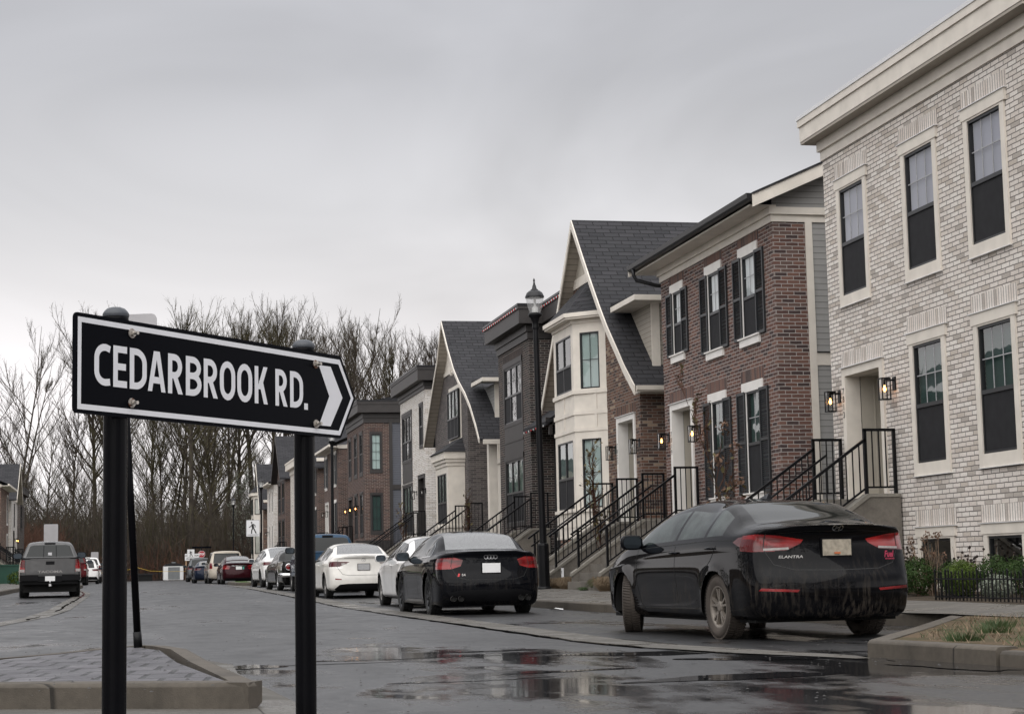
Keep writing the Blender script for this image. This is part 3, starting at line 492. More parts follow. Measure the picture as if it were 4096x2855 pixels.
# pedestrian crossing signs
def ped(x, s, w, h, zc, label, front=True):
    z0 = zg(s) + .15; r0 = thing('pedestrian_sign', label, 'road sign', (x, s, z0), group='pedestrian crossing signs by the kerbs')
    k = w / .6; b = MB(); b.tube([(x, s + .05, z0), (x, s + .05, zc + h / 2 + .05)], .03, 10); b.build('post', 'post_black', r0)
    b = MB(); ol = rpoly([(-w / 2, -h / 2), (w / 2, -h / 2), (w / 2, h / 2), (-w / 2, h / 2)], [.04] * 4)
    b.prism([(x + u, s, zc + z) for u, z in ol], (0, .004, 0)); b.build('sign_plate', 'sign_white' if front else 'sign_back', r0)
    if front:
        fr_ = Fr((x, s, zc), (1, 0, 0), (0, -1, 0)); b = MB(); j = 0
        def rb(p, wd, c=False):
            nonlocal j; j += 1; v, f = ribbon([(a * k, c_ * k) for a, c_ in p], wd * k, c); b.add([fr_.P(q[0], q[1], .003 + .0004 * j) for q in v], f)
        q = arc(-.06, .25, .038, .038, 0, 360, 16)[:-1]; b.add([fr_.P(a * k, c_ * k, .003) for a, c_ in q], [tuple(range(16))])
        rb([(-.02, .19), (.0, .02)], .10); rb([(-.03, .165), (-.10, .08), (-.175, .035)], .035); rb([(.02, .175), (.085, .14), (.10, .04)], .035)
        rb([(.0, .02), (-.055, -.09), (-.065, -.24)], .05); rb([(.01, .03), (.07, -.08), (.135, -.22)], .05); rb([(-.065, -.225), (-.085, -.235)], .03); rb([(.12, -.22), (.155, -.215)], .03)
        rb([(-.25, -.29), (.25, -.29)], .018); b.build('pictogram', 'sign_letter', r0, fix=False)
        v, f = ribbon([(p[0] * .955, p[1] * .965) for p in ol], .008, True); b = MB(); b.add([fr_.P(p[0], p[1], .003) for p in v], f); b.build('border', 'sign_letter', r0, fix=False)
ped(5.48, 81.5, .60, .74, 2.78, 'white pedestrian sign with walking figure, large, behind the white crossover')
ped(5.15, 153, .60, .75, 2.52, 'small far white pedestrian sign left of the red stop sign')
ped(-3.28, 81.5, .60, .75, 2.72, 'grey back of a sign above the silver pickup', False)
ped(-2.65, 153, .60, .72, 2.46, 'small far grey sign back beyond the white pickup', False)
# stop sign with street blades, construction notice
xs, ss = 6.55, 166; z0 = zg(ss)
r0 = thing('stop_sign', 'red octagonal STOP sign at the far end of the street', 'stop sign', (xs, ss, z0))
b = MB(); b.tube([(xs, ss + .06, z0), (xs, ss + .06, 3.3)], .035, 8); b.build('post', 'post_black', r0)
oc = [(.31 / math.cos(R(22.5)) * math.cos(R(22.5 + 45 * i)), .31 / math.cos(R(22.5)) * math.sin(R(22.5 + 45 * i))) for i in range(8)]
zc = 2.62; b = MB(); b.prism([(xs + u, ss, zc + z) for u, z in oc], (0, .004, 0)); b.build('sign_plate', 'sign_red', r0)
fr_ = Fr((xs, ss, zc), (1, 0, 0), (0, -1, 0)); v, f = ribbon([(a * .94, c * .94) for a, c in oc], .022, True); b = MB(); b.add([fr_.P(p[0], p[1], .003) for p in v], f); b.build('border', 'sign_white', r0, fix=False)
v, f = text2d('STOP', .27, .012, .72); b = MB(); b.add([fr_.P(p[0], p[1], .004) for p in v], f); b.build('lettering', 'sign_white', r0, fix=False)
b = MB(); b.box((xs - .85, ss + .04, 3.15), (xs + .85, ss + .05, 3.32)); b.build('street_blade', 'sign_black', r0)
r0 = thing('construction_sign', 'white construction access notice board beside the far stop sign', 'sign', (5.55, 164, zg(164)))
b = MB()
for dx in (-.5, .5): b.box((5.6 + dx - .04, 164.02, zg(164)), (5.6 + dx + .04, 164.1, 2.5))
b.build('leg', 'plywood', r0); b = MB(); b.box((5.0, 164, 2.05), (6.25, 164.02, 2.66)); b.build('board', 'sign_white', r0)
fr_ = Fr((5.62, 164, 2.36), (1, 0, 0), (0, -1, 0)); b = MB()
for i, s_ in enumerate(('CONSTRUCTION', 'ACCESS ONLY')):
    v, f = text2d(s_, .2, .006, .75); b.add([fr_.P(p[0], p[1] + .12 - .26 * i, .003) for p in v], f)
b.build('lettering', 'sign_letter', r0, fix=False)
# ================================================================ street lamps
def lamp(x, s, H=7.35, lean=0):
    z0 = zg(s) + .23; r0 = thing('street_lamp', '', 'street lamp', (x, s, z0), group='black acorn street lamps')
    lx = lambda h: lean * h
    b = MB(); b.lathe([(.17, 0), (.17, .04), (.145, .06)], (0, 0, 0), n=16); b.lathe([(.135, .04), (.135, 1.02), (.12, 1.06), (.08, 1.08)], (0, 0, 0), n=12, sm=False); bb = b.build('base', 'black_metal', r0, org=(0, 0, 0)); 
    b = MB(); n = 14; prof = [(.082, 1.05), (.066, H - 1.35), (.06, H - 1.18)]
    b.lathe(prof, (0, 0, 0), n=n); b.build('pole', 'black_metal', r0, org=(0, 0, 0))
    h = H - 1.2; b = MB(); b.lathe([(.075, h), (.085, h + .03), (.075, h + .07), (.08, h + .16), (.11, h + .24), (.115, h + .27), (.16, h + .30), (.17, h + .34), (.165, h + .37), (.13, h + .39)], (0, 0, 0), n=20); b.build('collar', 'black_metal', r0, org=(0, 0, 0))
    b = MB(); b.lathe([(.125, h + .38), (.145, h + .45), (.175, h + .56), (.205, h + .68), (.215, h + .76)], (0, 0, 0), n=24); gl_ = b.build('globe', 'globe_glass', r0, org=(0, 0, 0))
    b = MB(); b.lathe([(.075, h + .38), (.075, h + .52), (.03, h + .56), (.028, h + .72), (.05, h + .74)], (0, 0, 0), n=12); b.build('lamp_fitting', 'bulb_off', gl_, org=(0, 0, 0))
    b = MB(); b.lathe([(.225, h + .755), (.228, h + .79), (.215, h + .81), (.19, h + .87), (.13, h + .92), (.09, h + .93), (.095, h + .945), (.06, h + .97), (.04, h + 1.05), (.022, h + 1.09), (.028, h + 1.11), (.014, h + 1.13), (.024, h + 1.16), (.022, h + 1.19), (.002, h + 1.235)], (0, 0, 0), n=24); b.build('lamp_hood', 'metal_dark', r0, org=(0, 0, 0))
    r0.rotation_euler = (0, lean, 0); return r0
LB_ = ['nearest black street lamp, in front of the steps beside the cream bay', 'black street lamp pole in front of the brown brick house, top behind the street sign', 'black street lamp in front of the far white bay house', 'slim far black street lamp between the two lamps against the trees', 'farthest black street lamp against the trees, above the small walking-figure sign']
L1 = lamp(9.55, 41.4, 7.33, -.012); L1['label'] = LB_[0]
for (x, s), l in zip(((9.55, 86), (9.55, 133), (9.4, 166), (6.45, 188)), LB_[1:]): clone(L1, (x, s, zg(s) + .23), 0, l).rotation_euler = (0, 0, 0)

# ================================================================ house kit
def panel(mb, fr, u0, u1, z0, z1, holes=(), rev=.13, m=0):
    us = sorted({u0, u1, *[h[0] for h in holes], *[h[1] for h in holes]}); zs = sorted({z0, z1, *[h[2] for h in holes], *[h[3] for h in holes]})
    us = [u for u in us if u0 <= u <= u1]; zs = [z for z in zs if z0 <= z <= z1]
    for a, b in zip(us, us[1:]):
        for c, d in zip(zs, zs[1:]):
            mu, mz = (a + b) / 2, (c + d) / 2
            if any(h[0] < mu < h[1] and h[2] < mz < h[3] for h in holes): continue
            mb.poly([fr.P(a, c), fr.P(b, c), fr.P(b, d), fr.P(a, d)], m)
    for a, b, c, d in holes:
        for p, q in (((a, c), (a, d)), ((a, d), (b, d)), ((b, d), (b, c)), ((b, c), (a, c))):
            mb.poly([fr.P(*p), fr.P(*q), fr.P(*q, -rev), fr.P(*p, -rev)], m)
def window(h, fr, u0, u1, z0, z1, tr=None, tm='trim_cream', drip=False, sold=None, sm='brick_cream_soldier', rail=.48, cols=1, mv=2, mh=1, up='room', lo='room', screen=True, fm='frame_black', shut=None, sill=None, head=None, hm='trim_white', simple=False, deep=.012, scols=None, mm='shutter'):
    b = MB(); w = .038; D0, D1 = -deep - .05, -deep + .018
    B = lambda mb, a, c, d, e, x=D0, y=D1: fr.box(mb, a, c, d, e, x, y)
    B(b, u0, u1, z0, z0 + w); B(b, u0, u1, z1 - w, z1); B(b, u0, u0 + w, z0 + w, z1 - w); B(b, u1 - w, u1, z0 + w, z1 - w)
    zr_ = z0 + (z1 - z0) * rail if rail else z0 + w
    if rail: B(b, u0 + w, u1 - w, zr_ - .03, zr_ + .03, D0, D1 + .01)
    if cols > 1:
        for i in range(1, cols): u = u0 + (u1 - u0) * i / cols; B(b, u - .022, u + .022, z0 + w, z1 - w, D0 + .002, D1 - .003)
    f = b.build('window', fm, h)
    mb = MB()
    for i in range(1, mv + 1 if cols == 1 else 1): u = u0 + w + (u1 - u0 - 2 * w) * i / (mv + 1); B(mb, u - .008, u + .008, zr_, z1 - w, -deep - .022, -deep - .010)
    for i in range(1, mh + 1): z = zr_ + (z1 - zr_) * i / (mh + 1); B(mb, u0 + w, u1 - w, z - .008, z + .008, -deep - .024, -deep - .009)
    if mb.v and not simple: mb.build('muntin', mm, f)
    mb = MB(); q_ = [fr.P(u0 + w, z0 + w, -deep - .015), fr.P(u1 - w, z0 + w, -deep - .015), fr.P(u1 - w, z1 - w, -deep - .015), fr.P(u0 + w, z1 - w, -deep - .015)]
    if fr.U.cross(Vector((0, 0, 1))).dot(fr.N) < 0: q_.reverse()
    mb.poly(q_); mb.build('pane', 'glass', f, fix=False)
    bd = -deep - .05
    mb = MB()
    if up == 'room': bd2 = -deep - .45
    else: bd2 = bd
    mb.poly([fr.P(u0 - .01, zr_ - .05, bd2), fr.P(u1 + .01, zr_ - .05, bd2), fr.P(u1 + .01, z1 + .01, bd2), fr.P(u0 - .01, z1 + .01, bd2)])
    mb.poly([fr.P(u0 - .01, z0 - .01, bd2 - .001), fr.P(u1 + .01, z0 - .01, bd2 - .001), fr.P(u1 + .01, zr_ - .045, bd2 - .001), fr.P(u0 - .01, zr_ - .045, bd2 - .001)], 1)
    # sides of the recess behind the glass
    for ua in (u0 - .01, u1 + .01): mb.poly([fr.P(ua, z0 - .01, -deep - .02), fr.P(ua, z1 + .01, -deep - .05), fr.P(ua, z1 + .01, bd2), fr.P(ua, z0 - .01, bd2)], 2)
    mb.poly([fr.P(u0, z1 + .01, -deep - .05), fr.P(u1, z1 + .01, -deep - .05), fr.P(u1, z1 + .01, bd2), fr.P(u0, z1 + .01, bd2)], 2)
    mb.build('blind' if up != 'room' else 'room_beyond', [up, lo, 'room'], f, fix=False)
    if screen and rail:
        mb = MB(); C_ = scols if scols else list(range(cols))
        for i in C_:
            mb = MB(); a = u0 + w + (u1 - u0 - 2 * w) * i / cols; c = u0 + w + (u1 - u0 - 2 * w) * (i + 1) / cols; mb.poly([fr.P(a, z0 + w, D1 - .012), fr.P(c, z0 + w, D1 - .012), fr.P(c, zr_ - .03, D1 - .012), fr.P(a, zr_ - .03, D1 - .012)]); mb.build('screen', 'screen', f, fix=False)
    if tr:
        s_, t_, b_ = tr; mb = MB(); fr.box(mb, u0 - s_, u0, z0 - b_, z1 + t_, -.10, .028); fr.box(mb, u1, u1 + s_, z0 - b_, z1 + t_, -.10, .028)
        fr.box(mb, u0 - s_ - (.05 if drip else 0), u1 + s_ + (.05 if drip else 0), z1 + .03, z1 + t_, -.01, .04); fr.box(mb, u0, u1, z1, z1 + .03, -.10, .026); fr.box(mb, u0, u1, z0 - b_, z0, -.10, .026); mb.build('window_trim', tm, f)
        if drip:
            mb = MB(); fr.box(mb, u0 - s_ - .09, u1 + s_ + .09, z1 + t_, z1 + t_ + .012, -.01, .06); mb.build('drip_cap', 'metal_white', f); mb = MB(); fr.box(mb, u0 - s_ - .01, u1 + s_ + .01, z0 - b_ - .01, z0 - b_, -.01, .05); mb.build('sill_flashing', 'metal_white', f)
    if head: mb = MB(); fr.box(mb, u0 - head[0], u1 + head[0], z1, z1 + head[1], -.08, .03); mb.build('lintel', hm, f)
    if sill:
        mb = MB(); fr.box(mb, u0 - sill[0], u1 + sill[0], z0 - sill[1], z0 - .03, -.08, .05); fr.box(mb, u0 - sill[0] - .03, u1 + sill[0] + .03, z0 - .03, z0, -.08, .08); mb.build('sill', hm, f)
    if shut:
        for a, c in ((u0 - shut - .06, u0 - .06), (u1 + .06, u1 + .06 + shut)):
            mb = MB(); e_ = .045; fr.box(mb, a, a + e_, z0 - .02, z1 + .02, .005, .045); fr.box(mb, c - e_, c, z0 - .02, z1 + .02, .005, .045); zm = (z0 + z1) / 2 - .02
            for z in (z0 - .02, zm, z1 - .04): fr.box(mb, a + e_, c - e_, z, z + .06, .005, .042)
            z = z0 + .06
            while z < z1 - .06 and not simple:
                if abs(z - zm - .03) > .045: mb.add([fr.P(a + e_, z, .036), fr.P(c - e_, z, .036), fr.P(c - e_, z + .035, .008), fr.P(a + e_, z + .035, .008)], [(0, 1, 2, 3)])
                z += .04
            if simple: fr.box(mb, a + e_, c - e_, z0, z1, .006, .03)
            mb.build('shutter', 'shutter', f)
        mb = MB(); fr.box(mb, u0 - .055, u0, z0, z1, -.08, .012); fr.box(mb, u1, u1 + .055, z0, z1, -.08, .012); mb.build('window_trim', hm, f)
    if sold: mb = MB(); a, zt, hh_ = sold; fr.box(mb, u0 - a, u1 + a, zt, zt + hh_, -.01, .006); mb.build('soldier_course', sm, f)
    return f
def entry(h, fr, u0, u1, z0, z1, tm='trim_white', pm='panel_beige', dm='door_dark', side=.14, depth=1.0, pil=.24):
    b = MB(); fr.box(b, u0 - side, u0, z0, z1 + side, -.02, .035); fr.box(b, u1, u1 + side, z0, z1 + side, -.02, .035); fr.box(b, u0, u1, z1, z1 + side, -.02, .034)
    t = b.build('door_surround', tm, h)
    b = MB(); fr.box(b, u0 - side - .03, u1 + side + .03, z1 + side, z1 + side + .015, -.01, .07); b.build('drip_cap', 'metal_white' if tm != 'trim_dark' else 'metal_dark', t)
    b = MB(); P = fr.P
    for a in (u0 + .004, u1 - .004): b.poly([P(a, z0, .03), P(a, z1, .03), P(a, z1, -pil), P(a, z0, -pil)])
    b.poly([P(u0, z1 - .004, .03), P(u1, z1 - .004, .03), P(u1, z1 - .004, -pil), P(u0, z1 - .004, -pil)]); b.build('reveal', tm, t, fix=False)
    b = MB(); d = -depth; e = .03
    b.poly([P(u0 + e, z0, -pil), P(u0 + e, z1, -pil), P(u0 + e, z1, d), P(u0 + e, z0, d)]); b.poly([P(u1 - e, z0, -pil), P(u1 - e, z1, -pil), P(u1 - e, z1, d), P(u1 - e, z0, d)]); b.poly([P(u0, z1, -pil), P(u1, z1, -pil), P(u1, z1, d), P(u0, z1, d)])
    b.poly([P(u0, z0 + .0, 0), P(u1, z0 + .0, 0), P(u1, z0 + .0, d), P(u0, z0 + .0, d)]); b.poly([P(u0, z0, d - .01), P(u1, z0, d - .01), P(u1, z1, d - .01), P(u0, z1, d - .01)])
    for q in (.33, .62): fr.box(b, u1 - e - .012, u1 - e + .002, z0, z1, -pil - (depth - pil) * q - .01, -pil - (depth - pil) * q + .01)
    b.build('porch_panel', pm, t, fix=False)
    b = MB(); fr.box(b, u0 + .25, u1 - .2, z0, z1 - .35, d, d + .05); do = b.build('door', dm, h)
    b = MB(); c = P(u0 + .33, z0 + 1.0, d + .05); b.tube([c, c + fr.N * .05, c + fr.N * .05 + fr.U * .1], .012, 8); b.build('handle', 'chrome', do)
    return t
def wall_lamp(h, fr, u, z, on=True, simple=False):
    b = MB(); w, H2 = .07, .18; c0, c1 = .11, .25
    fr.box(b, u - .055, u + .055, z - .02, z + .2, 0, .02); fr.box(b, u - .012, u + .012, z + .13, z + .16, .02, .18); fr.box(b, u - w - .01, u + w + .01, z + H2 - .02, z + H2, c0 - .01, c1 + .01); fr.box(b, u - w - .01, u + w + .01, z - H2, z - H2 + .02, c0 - .01, c1 + .01)
    for a, c in ((-1, c0), (1, c0), (-1, c1), (1, c1)): fr.box(b, u + a * w - .008, u + a * w + .008, z - H2 + .02, z + H2 - .02, c - .008, c + .008)
    o = b.build('wall_lamp', 'black_metal', h)
    b = MB(); c = fr.P(u, z, (c0 + c1) / 2); b.lathe([(.001, -.045), (.018, -.035), (.026, -.01), (.024, .015), (.012, .04), (.012, .06)], c, n=12); b.build('bulb', 'bulb_on' if on else 'bulb_off', o)
    if not simple:
        b = MB(); b.lathe([(.014, .06), (.02, .062), (.02, .15)], c, n=10); b.build('socket', 'black_metal', o)
        b = MB()
        for p, q in (((-w, c0), (-w, c1)), ((-w, c1), (w, c1)), ((w, c1), (w, c0))): b.poly([fr.P(u + p[0] * .98, z - H2 + .02, p[1]), fr.P(u + q[0] * .98, z - H2 + .02, q[1]), fr.P(u + q[0] * .98, z + H2 - .02, q[1]), fr.P(u + p[0] * .98, z + H2 - .02, p[1])])
        b.build('lamp_glass', 'clear_glass', o, fix=False)
    return o
def number(h, fr, s, u, z, mat='black_metal', size=.15):
    b = MB()
    for i, ch in enumerate(s):
        v, f = text2d(ch, size, .004, -1 if fr.U.y > .5 else 1); b.add([fr.P(u + p[0], z - i * size * .90 + p[1], .037) for p in v], f)
    return b.build('house_number', mat, h, fix=False)
def roofslab(mb, prof, x0, x1, th=.12, m=0):    # prof list of (s,z) top line; extruded along x
    n = len(prof)
    for a, b in zip(prof, prof[1:]):
        mb.add([(x0, a[0], a[1]), (x1, a[0], a[1]), (x1, b[0], b[1]), (x0, b[0], b[1]), (x0, a[0], a[1] - th), (x1, a[0], a[1] - th), (x1, b[0], b[1] - th), (x0, b[0], b[1] - th)],
               [(0, 1, 2, 3), (7, 6, 5, 4), (0, 3, 7, 4), (1, 5, 6, 2), (0, 4, 5, 1), (3, 2, 6, 7)], m)
def stairs(s0, s1, zl, zb, label, xl=11.57, xw=12.10, run=.262, slope=.69, both=True, sgn=1, x0=None, hand=True, simple=False):
    # s0 near side, s1 far side; landing at height zl between xw (wall) and xl, going down towards the street
    X = (lambda x: x) if sgn > 0 else (lambda x: x0 - x)
    n = max(3, round((zl - zb) / .181)); rise = (zl - zb) / n; r0 = thing('front_steps', label, 'stairs', (X(10.4), (s0 + s1) / 2, zb), group='front steps with black railings')
    b = MB(); b.box((X(xl - .02), s0 + .16, zb - .3), (X(xw), s1 - .16, zl))
    for i in range(1, n): b.box((X(xl - .02 - run * i), s0 + .16, zb - .3), (X(xl - .02 - run * (i - 1)), s1 - .16, zl - rise * i))
    b.build('steps', 'cast_concrete', r0)
    xe = xl - (zl - zb - .33) / slope
    for k, s in enumerate((s0, s1)):
        a, c = (s, s + .17) if k == 0 else (s - .17, s)
        b = MB(); pr = [(xw, zb - .3), (xw, zl - .0), (xl, zl - .0), (xe, zb + .33), (xe, zb - .3)]; b.prism([(X(x), a, z) for x, z in pr], (0, c - a, 0)); w_ = b.build('cheek_wall', 'cast_concrete', r0)
        b = MB(); pr = [(xw, zl), (xl, zl), (xe - .02, zb + .33), (xe - .02, zb + .27), (xe - .002, zb + .27), (xe - .002, zb + .26)]; pr = [(xw, zl + .002), (xl, zl + .002), (xe - .03, zb + .31), (xe - .03, zb + .38), (xl - .03, zl + .055), (xw, zl + .055)]; b.prism([(X(x), a - .02, z) for x, z in pr], (0, c - a + .04, 0)); b.build('cap', 'cap_concrete', w_)
        sm_ = (a + c) / 2; b = MB(); pw = .05; zt = zl + 1.08; xn = xe + .16; zc = lambda x: zl - (xl - x) * slope
        def V(x, z0, z1, w=pw): b.box((X(x) - w / 2, sm_ - w / 2, z0), (X(x) + w / 2, sm_ + w / 2, z1))
        V(xw - .04, zl + .05, zt); V(xl - .01, zl + .04, zt); b.bar((X(xw - .015), sm_, zt), (X(xl - .035), sm_, zt), pw, .045); b.bar((X(xw - .05), sm_, zl + .16), (X(xl), sm_, zl + .16), .03, .03)
        V(xn, zc(xn) + .04, zc(xn) + .90); b.bar((X(xl), sm_, zl + .93), (X(xn - .17), sm_, zc(xn - .17) + .92), pw, .045); b.bar((X(xl), sm_, zl + .16), (X(xn), sm_, zc(xn) + .16), .03, .03)
        V(xn, zc(xn) + .045, zc(xn) + .055, .10)
        st = .115 if not simple else .2; x = xl - st
        while x > xn + .05: V(x, zc(x) + .16, zc(x) + .92, .018 if not simple else .03); x -= st
        x = xl + st
        while x < xw - .08: V(x, zl + .16, zt - .02, .018 if not simple else .03); x += st
        b.build('railing', 'black_metal', r0)
        if hand and k == 1:
            b = MB(); y = a - .09; b.tube([(X(xl + .15), y, zl + .80), (X(xn - .13), y, zc(xn - .28) + .80)], .021, 8)
            for x in (xl - .05, (xl + xn) / 2, xn): b.tube([(X(x), y, zc(x) + .79), (X(x), sm_, zc(x) + .74)], .008, 6)
            b.build('handrail', 'black_metal', r0)
    return r0
FX = 12.13
def facade(x=FX): return Fr((x, 0, 0), (0, 1, 0), (-1, 0, 0))
def side(y): return Fr((0, y, 0), (1, 0, 0), (0, -1, 0))
F0 = facade()
def shell(h, s0, s1, zt, x0=FX, x1=21.5, mat='siding_grey', z0=.1, near=True):
    b = MB(); q = [(x0, s0), (x0, s1), (x1, s1), (x1, s0)]
    if near: b.poly([(x0 + .001, s0, z0), (x1, s0, z0), (x1, s0, zt), (x0 + .001, s0, zt)])
    b.poly([(x0, s1, z0), (x1, s1, z0), (x1, s1, zt), (x0, s1, zt)]); b.poly([(x1, s0, z0), (x1, s1, z0), (x1, s1, zt), (x1, s0, zt)]); return b.build('side_wall', mat, h, fix=False)
def cornice(h, s0, s1, layers, x1=21.5, x0=FX, e1=True):   # layers: (z0,z1,proud,mat)
    for z0, z1, e, mt in layers:
        b = MB(); b.box((x0 - e, s0 - e, z0), (x1, s1 + e, z1)); b.build('cornice', mt, h)
def retur(h, y, x0, x1, z0, z1, mat, nm='wall'):
    b = MB(); b.poly([(x0, y, z0), (x1, y, z0), (x1, y, z1), (x0, y, z1)]); return b.build(nm, mat, h, fix=False)
# ---------------------------------------------------------------- 1: cream brick, flat roof
h = thing('brick_house', 'pale cream brick house numbered 7813 with flat roof at the right edge', 'house', (FX, 26, .2), group='houses along the right side')
U = [(27.95, 28.98), (25.25, 26.28), (23.02, 24.05)]
holes = [(a, b, 5.31, 7.16) for a, b in U] + [(a, b, 2.25, 4.10) for a, b in U[1:]] + [(a, b, .42, 1.07) for a, b in U[1:]] + [(27.58, 29.03, 1.76, 3.92)]
b = MB(); panel(b, F0, 22.0, 29.7, .1, 7.86, holes); b.build('wall', 'brick_cream', h)
shell(h, 22.0, 29.7, 7.86)
for a, c in U: window(h, F0, a, c, 5.31, 7.16, (.125, .2, .19), drip=True, sold=(.2, 7.38, .25), up='curtain_sheer', lo='room', mm='plate_grey')
for a, c in U[1:]: window(h, F0, a, c, 2.25, 4.10, (.125, .2, .2), drip=True, sold=(.2, 4.32, .25), up='green_room', lo='room', mm='plate_grey')
for a, c in U[1:]: window(h, F0, a, c, .42, 1.07, (.125, .18, .2), drip=True, sold=(.2, 1.27, .25), rail=None, mv=0, mh=0, up='room', lo='room')
entry(h, F0, 27.58, 29.03, 1.76, 3.92, tm='trim_cream'); fr_ = F0; b = MB(); fr_.box(b, 27.45, 29.2, 4.08, 4.33, -.01, .006); b.build('soldier_course', 'brick_cream_soldier', h)
wall_lamp(h, F0, 29.36, 3.51); wall_lamp(h, F0, 27.05, 3.5)
number(h, F0, '7813', 29.115, 3.66)
cornice(h, 22.0, 29.7, [(7.86, 8.03, .03, 'trim_cream'), (8.03, 8.211, .075, 'trim_cream'), (8.211, 8.26, .29, 'siding_soffit')])
cornice(h, 22.0, 29.7, [(8.26, 8.53, .30, 'trim_cream'), (8.53, 8.655, .33, 'trim_cream'), (8.655, 8.72, .345, 'metal_white')])
stairs(26.95, 29.35, 1.76, .24, 'front steps of the cream brick house behind the near black sedan')
# ---------------------------------------------------------------- 2: red brick with shutters
h = thing('brick_house', 'dark red brick house numbered 7819 with black shutters beside the cream brick house', 'house', (FX, 36, .2), group='houses along the right side')
UU = [(38.31, 38.88, 5.47), (35.64, 36.34, 5.24), (33.42, 34.16, 5.24)]; L2 = [(35.64, 36.34), (33.42, 34.16)]
holes = [(a, c, z, 6.88) for a, c, z in UU] + [(a, c, 2.14, 4.15) for a, c in L2] + [(37.8, 39.18, 1.76, 4.23)]
b = MB(); panel(b, F0, 32.36, 39.82, .1, 7.28, holes); b.build('wall', 'brick_red', h)
for (a, c, z), w_ in zip(UU, (.46, .5, .5)): window(h, F0, a, c, z, 6.88, up='curtain_white', lo='room', head=(.20, .20), sill=(.2, .18), shut=w_ * .95, sold=(.26, 7.09, .19), sm='brick_red_soldier', mv=1, mm='plate_grey')
for a, c in L2: window(h, F0, a, c, 2.14, 4.15, up='green_room', lo='room', head=(.24, .19), sill=(.2, .18), shut=.48, sold=(.3, 4.35, .24), sm='brick_red_soldier', mv=1, mm='plate_grey')
entry(h, F0, 37.8, 39.18, 1.76, 4.23); b = MB(); F0.box(b, 37.6, 39.4, 4.40, 4.64, -.01, .006); b.build('soldier_course', 'brick_red_soldier', h)
wall_lamp(h, F0, 39.55, 3.57); wall_lamp(h, F0, 37.25, 3.56, True); number(h, F0, '7819', 39.25, 3.70)
b = MB(); b.poly([(FX, 32.36, .1), (12.79, 32.36, .1), (12.79, 32.36, 7.28), (FX, 32.36, 7.28)]); b.build('wall', 'brick_red', h, fix=False)
b = MB(); b.box((12.79, 32.33, .1), (12.93, 32.5, 7.28)); b.box((12.932, 32.34, 4.5), (21.5, 32.5, 4.75)); b.build('corner_board', 'trim_cream', h)
b = MB(); b.box((12.932, 32.32, 4.742), (21.5, 32.34, 4.76)); b.build('flashing', 'seam', h)
b = MB(); b.poly([(12.93, 32.36, .1), (21.5, 32.36, .1), (21.5, 32.36, 7.6), (12.93, 32.36, 7.6)]); b.poly([(FX, 32.355, 7.565), (21.5, 32.355, 7.565), (21.5, 32.355, 7.8), (16.7, 32.355, 9.97), (FX, 32.355, 7.95)]); b.poly([(FX, 39.82, .1), (21.5, 39.82, .1), (21.5, 39.82, 8), (16.8, 39.82, 9.8), (FX, 39.82, 7.5)]); b.poly([(21.5, 32.36, .1), (21.5, 39.82, .1), (21.5, 39.82, 7.9), (21.5, 32.36, 7.9)]); b.build('side_wall', 'siding_grey', h, fix=False)
b = MB(); b.box((12.935, 32.30, .1), (15.6, 32.36, 1.0)); b.build('corner_board', 'trim_cream', h)
FW = side(32.30); window(h, FW, 13.5, 14.6, 1.15, 2.3, (.14, .14, .14), rail=None, mv=1, mh=1, up='green_room')
for z0, z1, e in ((7.28, 7.42, .03), (7.42, 7.56, .08)):
    b = MB(); b.box((FX - e, 32.36 - e, z0), (14.2, 39.82 + e, z1)); b.build('frieze', 'trim_cream', h)
b = MB(); b.box((11.66, 32.3, 7.562), (12.2, 40.5, 7.60)); b.build('soffit', 'trim_cream', h)
b = MB(); b.prism([(11.60, 31.93, 7.48), (11.60, 31.93, 7.74), (12.2, 31.93, 8.0), (16.7, 31.93, 9.98), (16.7, 31.93, 9.72)], (0, .04, 0)); b.build('barge_board', 'trim_cream', h); b = MB(); b.prism([(11.55, 40.5, 7.52), (11.55, 40.5, 7.78), (12.2, 40.5, 8.04), (16.7, 40.5, 10.0), (16.7, 40.5, 9.77), (12.2, 40.5, 7.75)], (0, .04, 0)); b.build('barge_board', 'trim_cream', h)
b = MB(); b.poly([(11.7, 31.97, 7.62), (11.7, 32.36, 7.62), (16.7, 32.36, 9.82), (16.7, 31.97, 9.82)]); b.build('gable_soffit', 'panel_beige', h, fix=False)
b = MB()
for ya, yb in ((31.9, 40.56),): b.add([(11.6, ya, 7.76), (11.6, yb, 7.76), (16.7, yb, 10.02), (16.7, ya, 10.02), (22, ya, 7.7), (22, yb, 7.7), (11.6, ya, 7.72), (11.6, yb, 7.72), (16.7, yb, 9.97), (16.7, ya, 9.97)], [(0, 1, 2, 3), (3, 2, 5, 4), (6, 9, 8, 7), (0, 6, 7, 1), (0, 3, 9, 6), (1, 7, 8, 2)])
b.build('roof', 'shingle_front', h, fix=False)
b = MB(); b.prism([(11.62, 31.98, 7.62), (11.62, 31.98, 7.75), (11.49, 31.98, 7.75), (11.51, 31.98, 7.66), (11.55, 31.98, 7.62)], (0, 8.48, 0)); g_ = b.build('gutter', 'metal_dark', h)
b = MB(); b.tube([(11.56, 40.1, 7.64), (11.56, 40.1, 7.5), (11.62, 40.1, 7.38), (12.0, 39.98, 7.26), (12.3, 39.93, 7.2), (12.36, 39.9, 7.0), (12.36, 39.9, .3)], .045, 10); b.build('downpipe', 'metal_dark', g_)
stairs(37.25, 39.95, 1.76, .24, 'front steps of the red brick shuttered house behind the roof of the near black sedan')
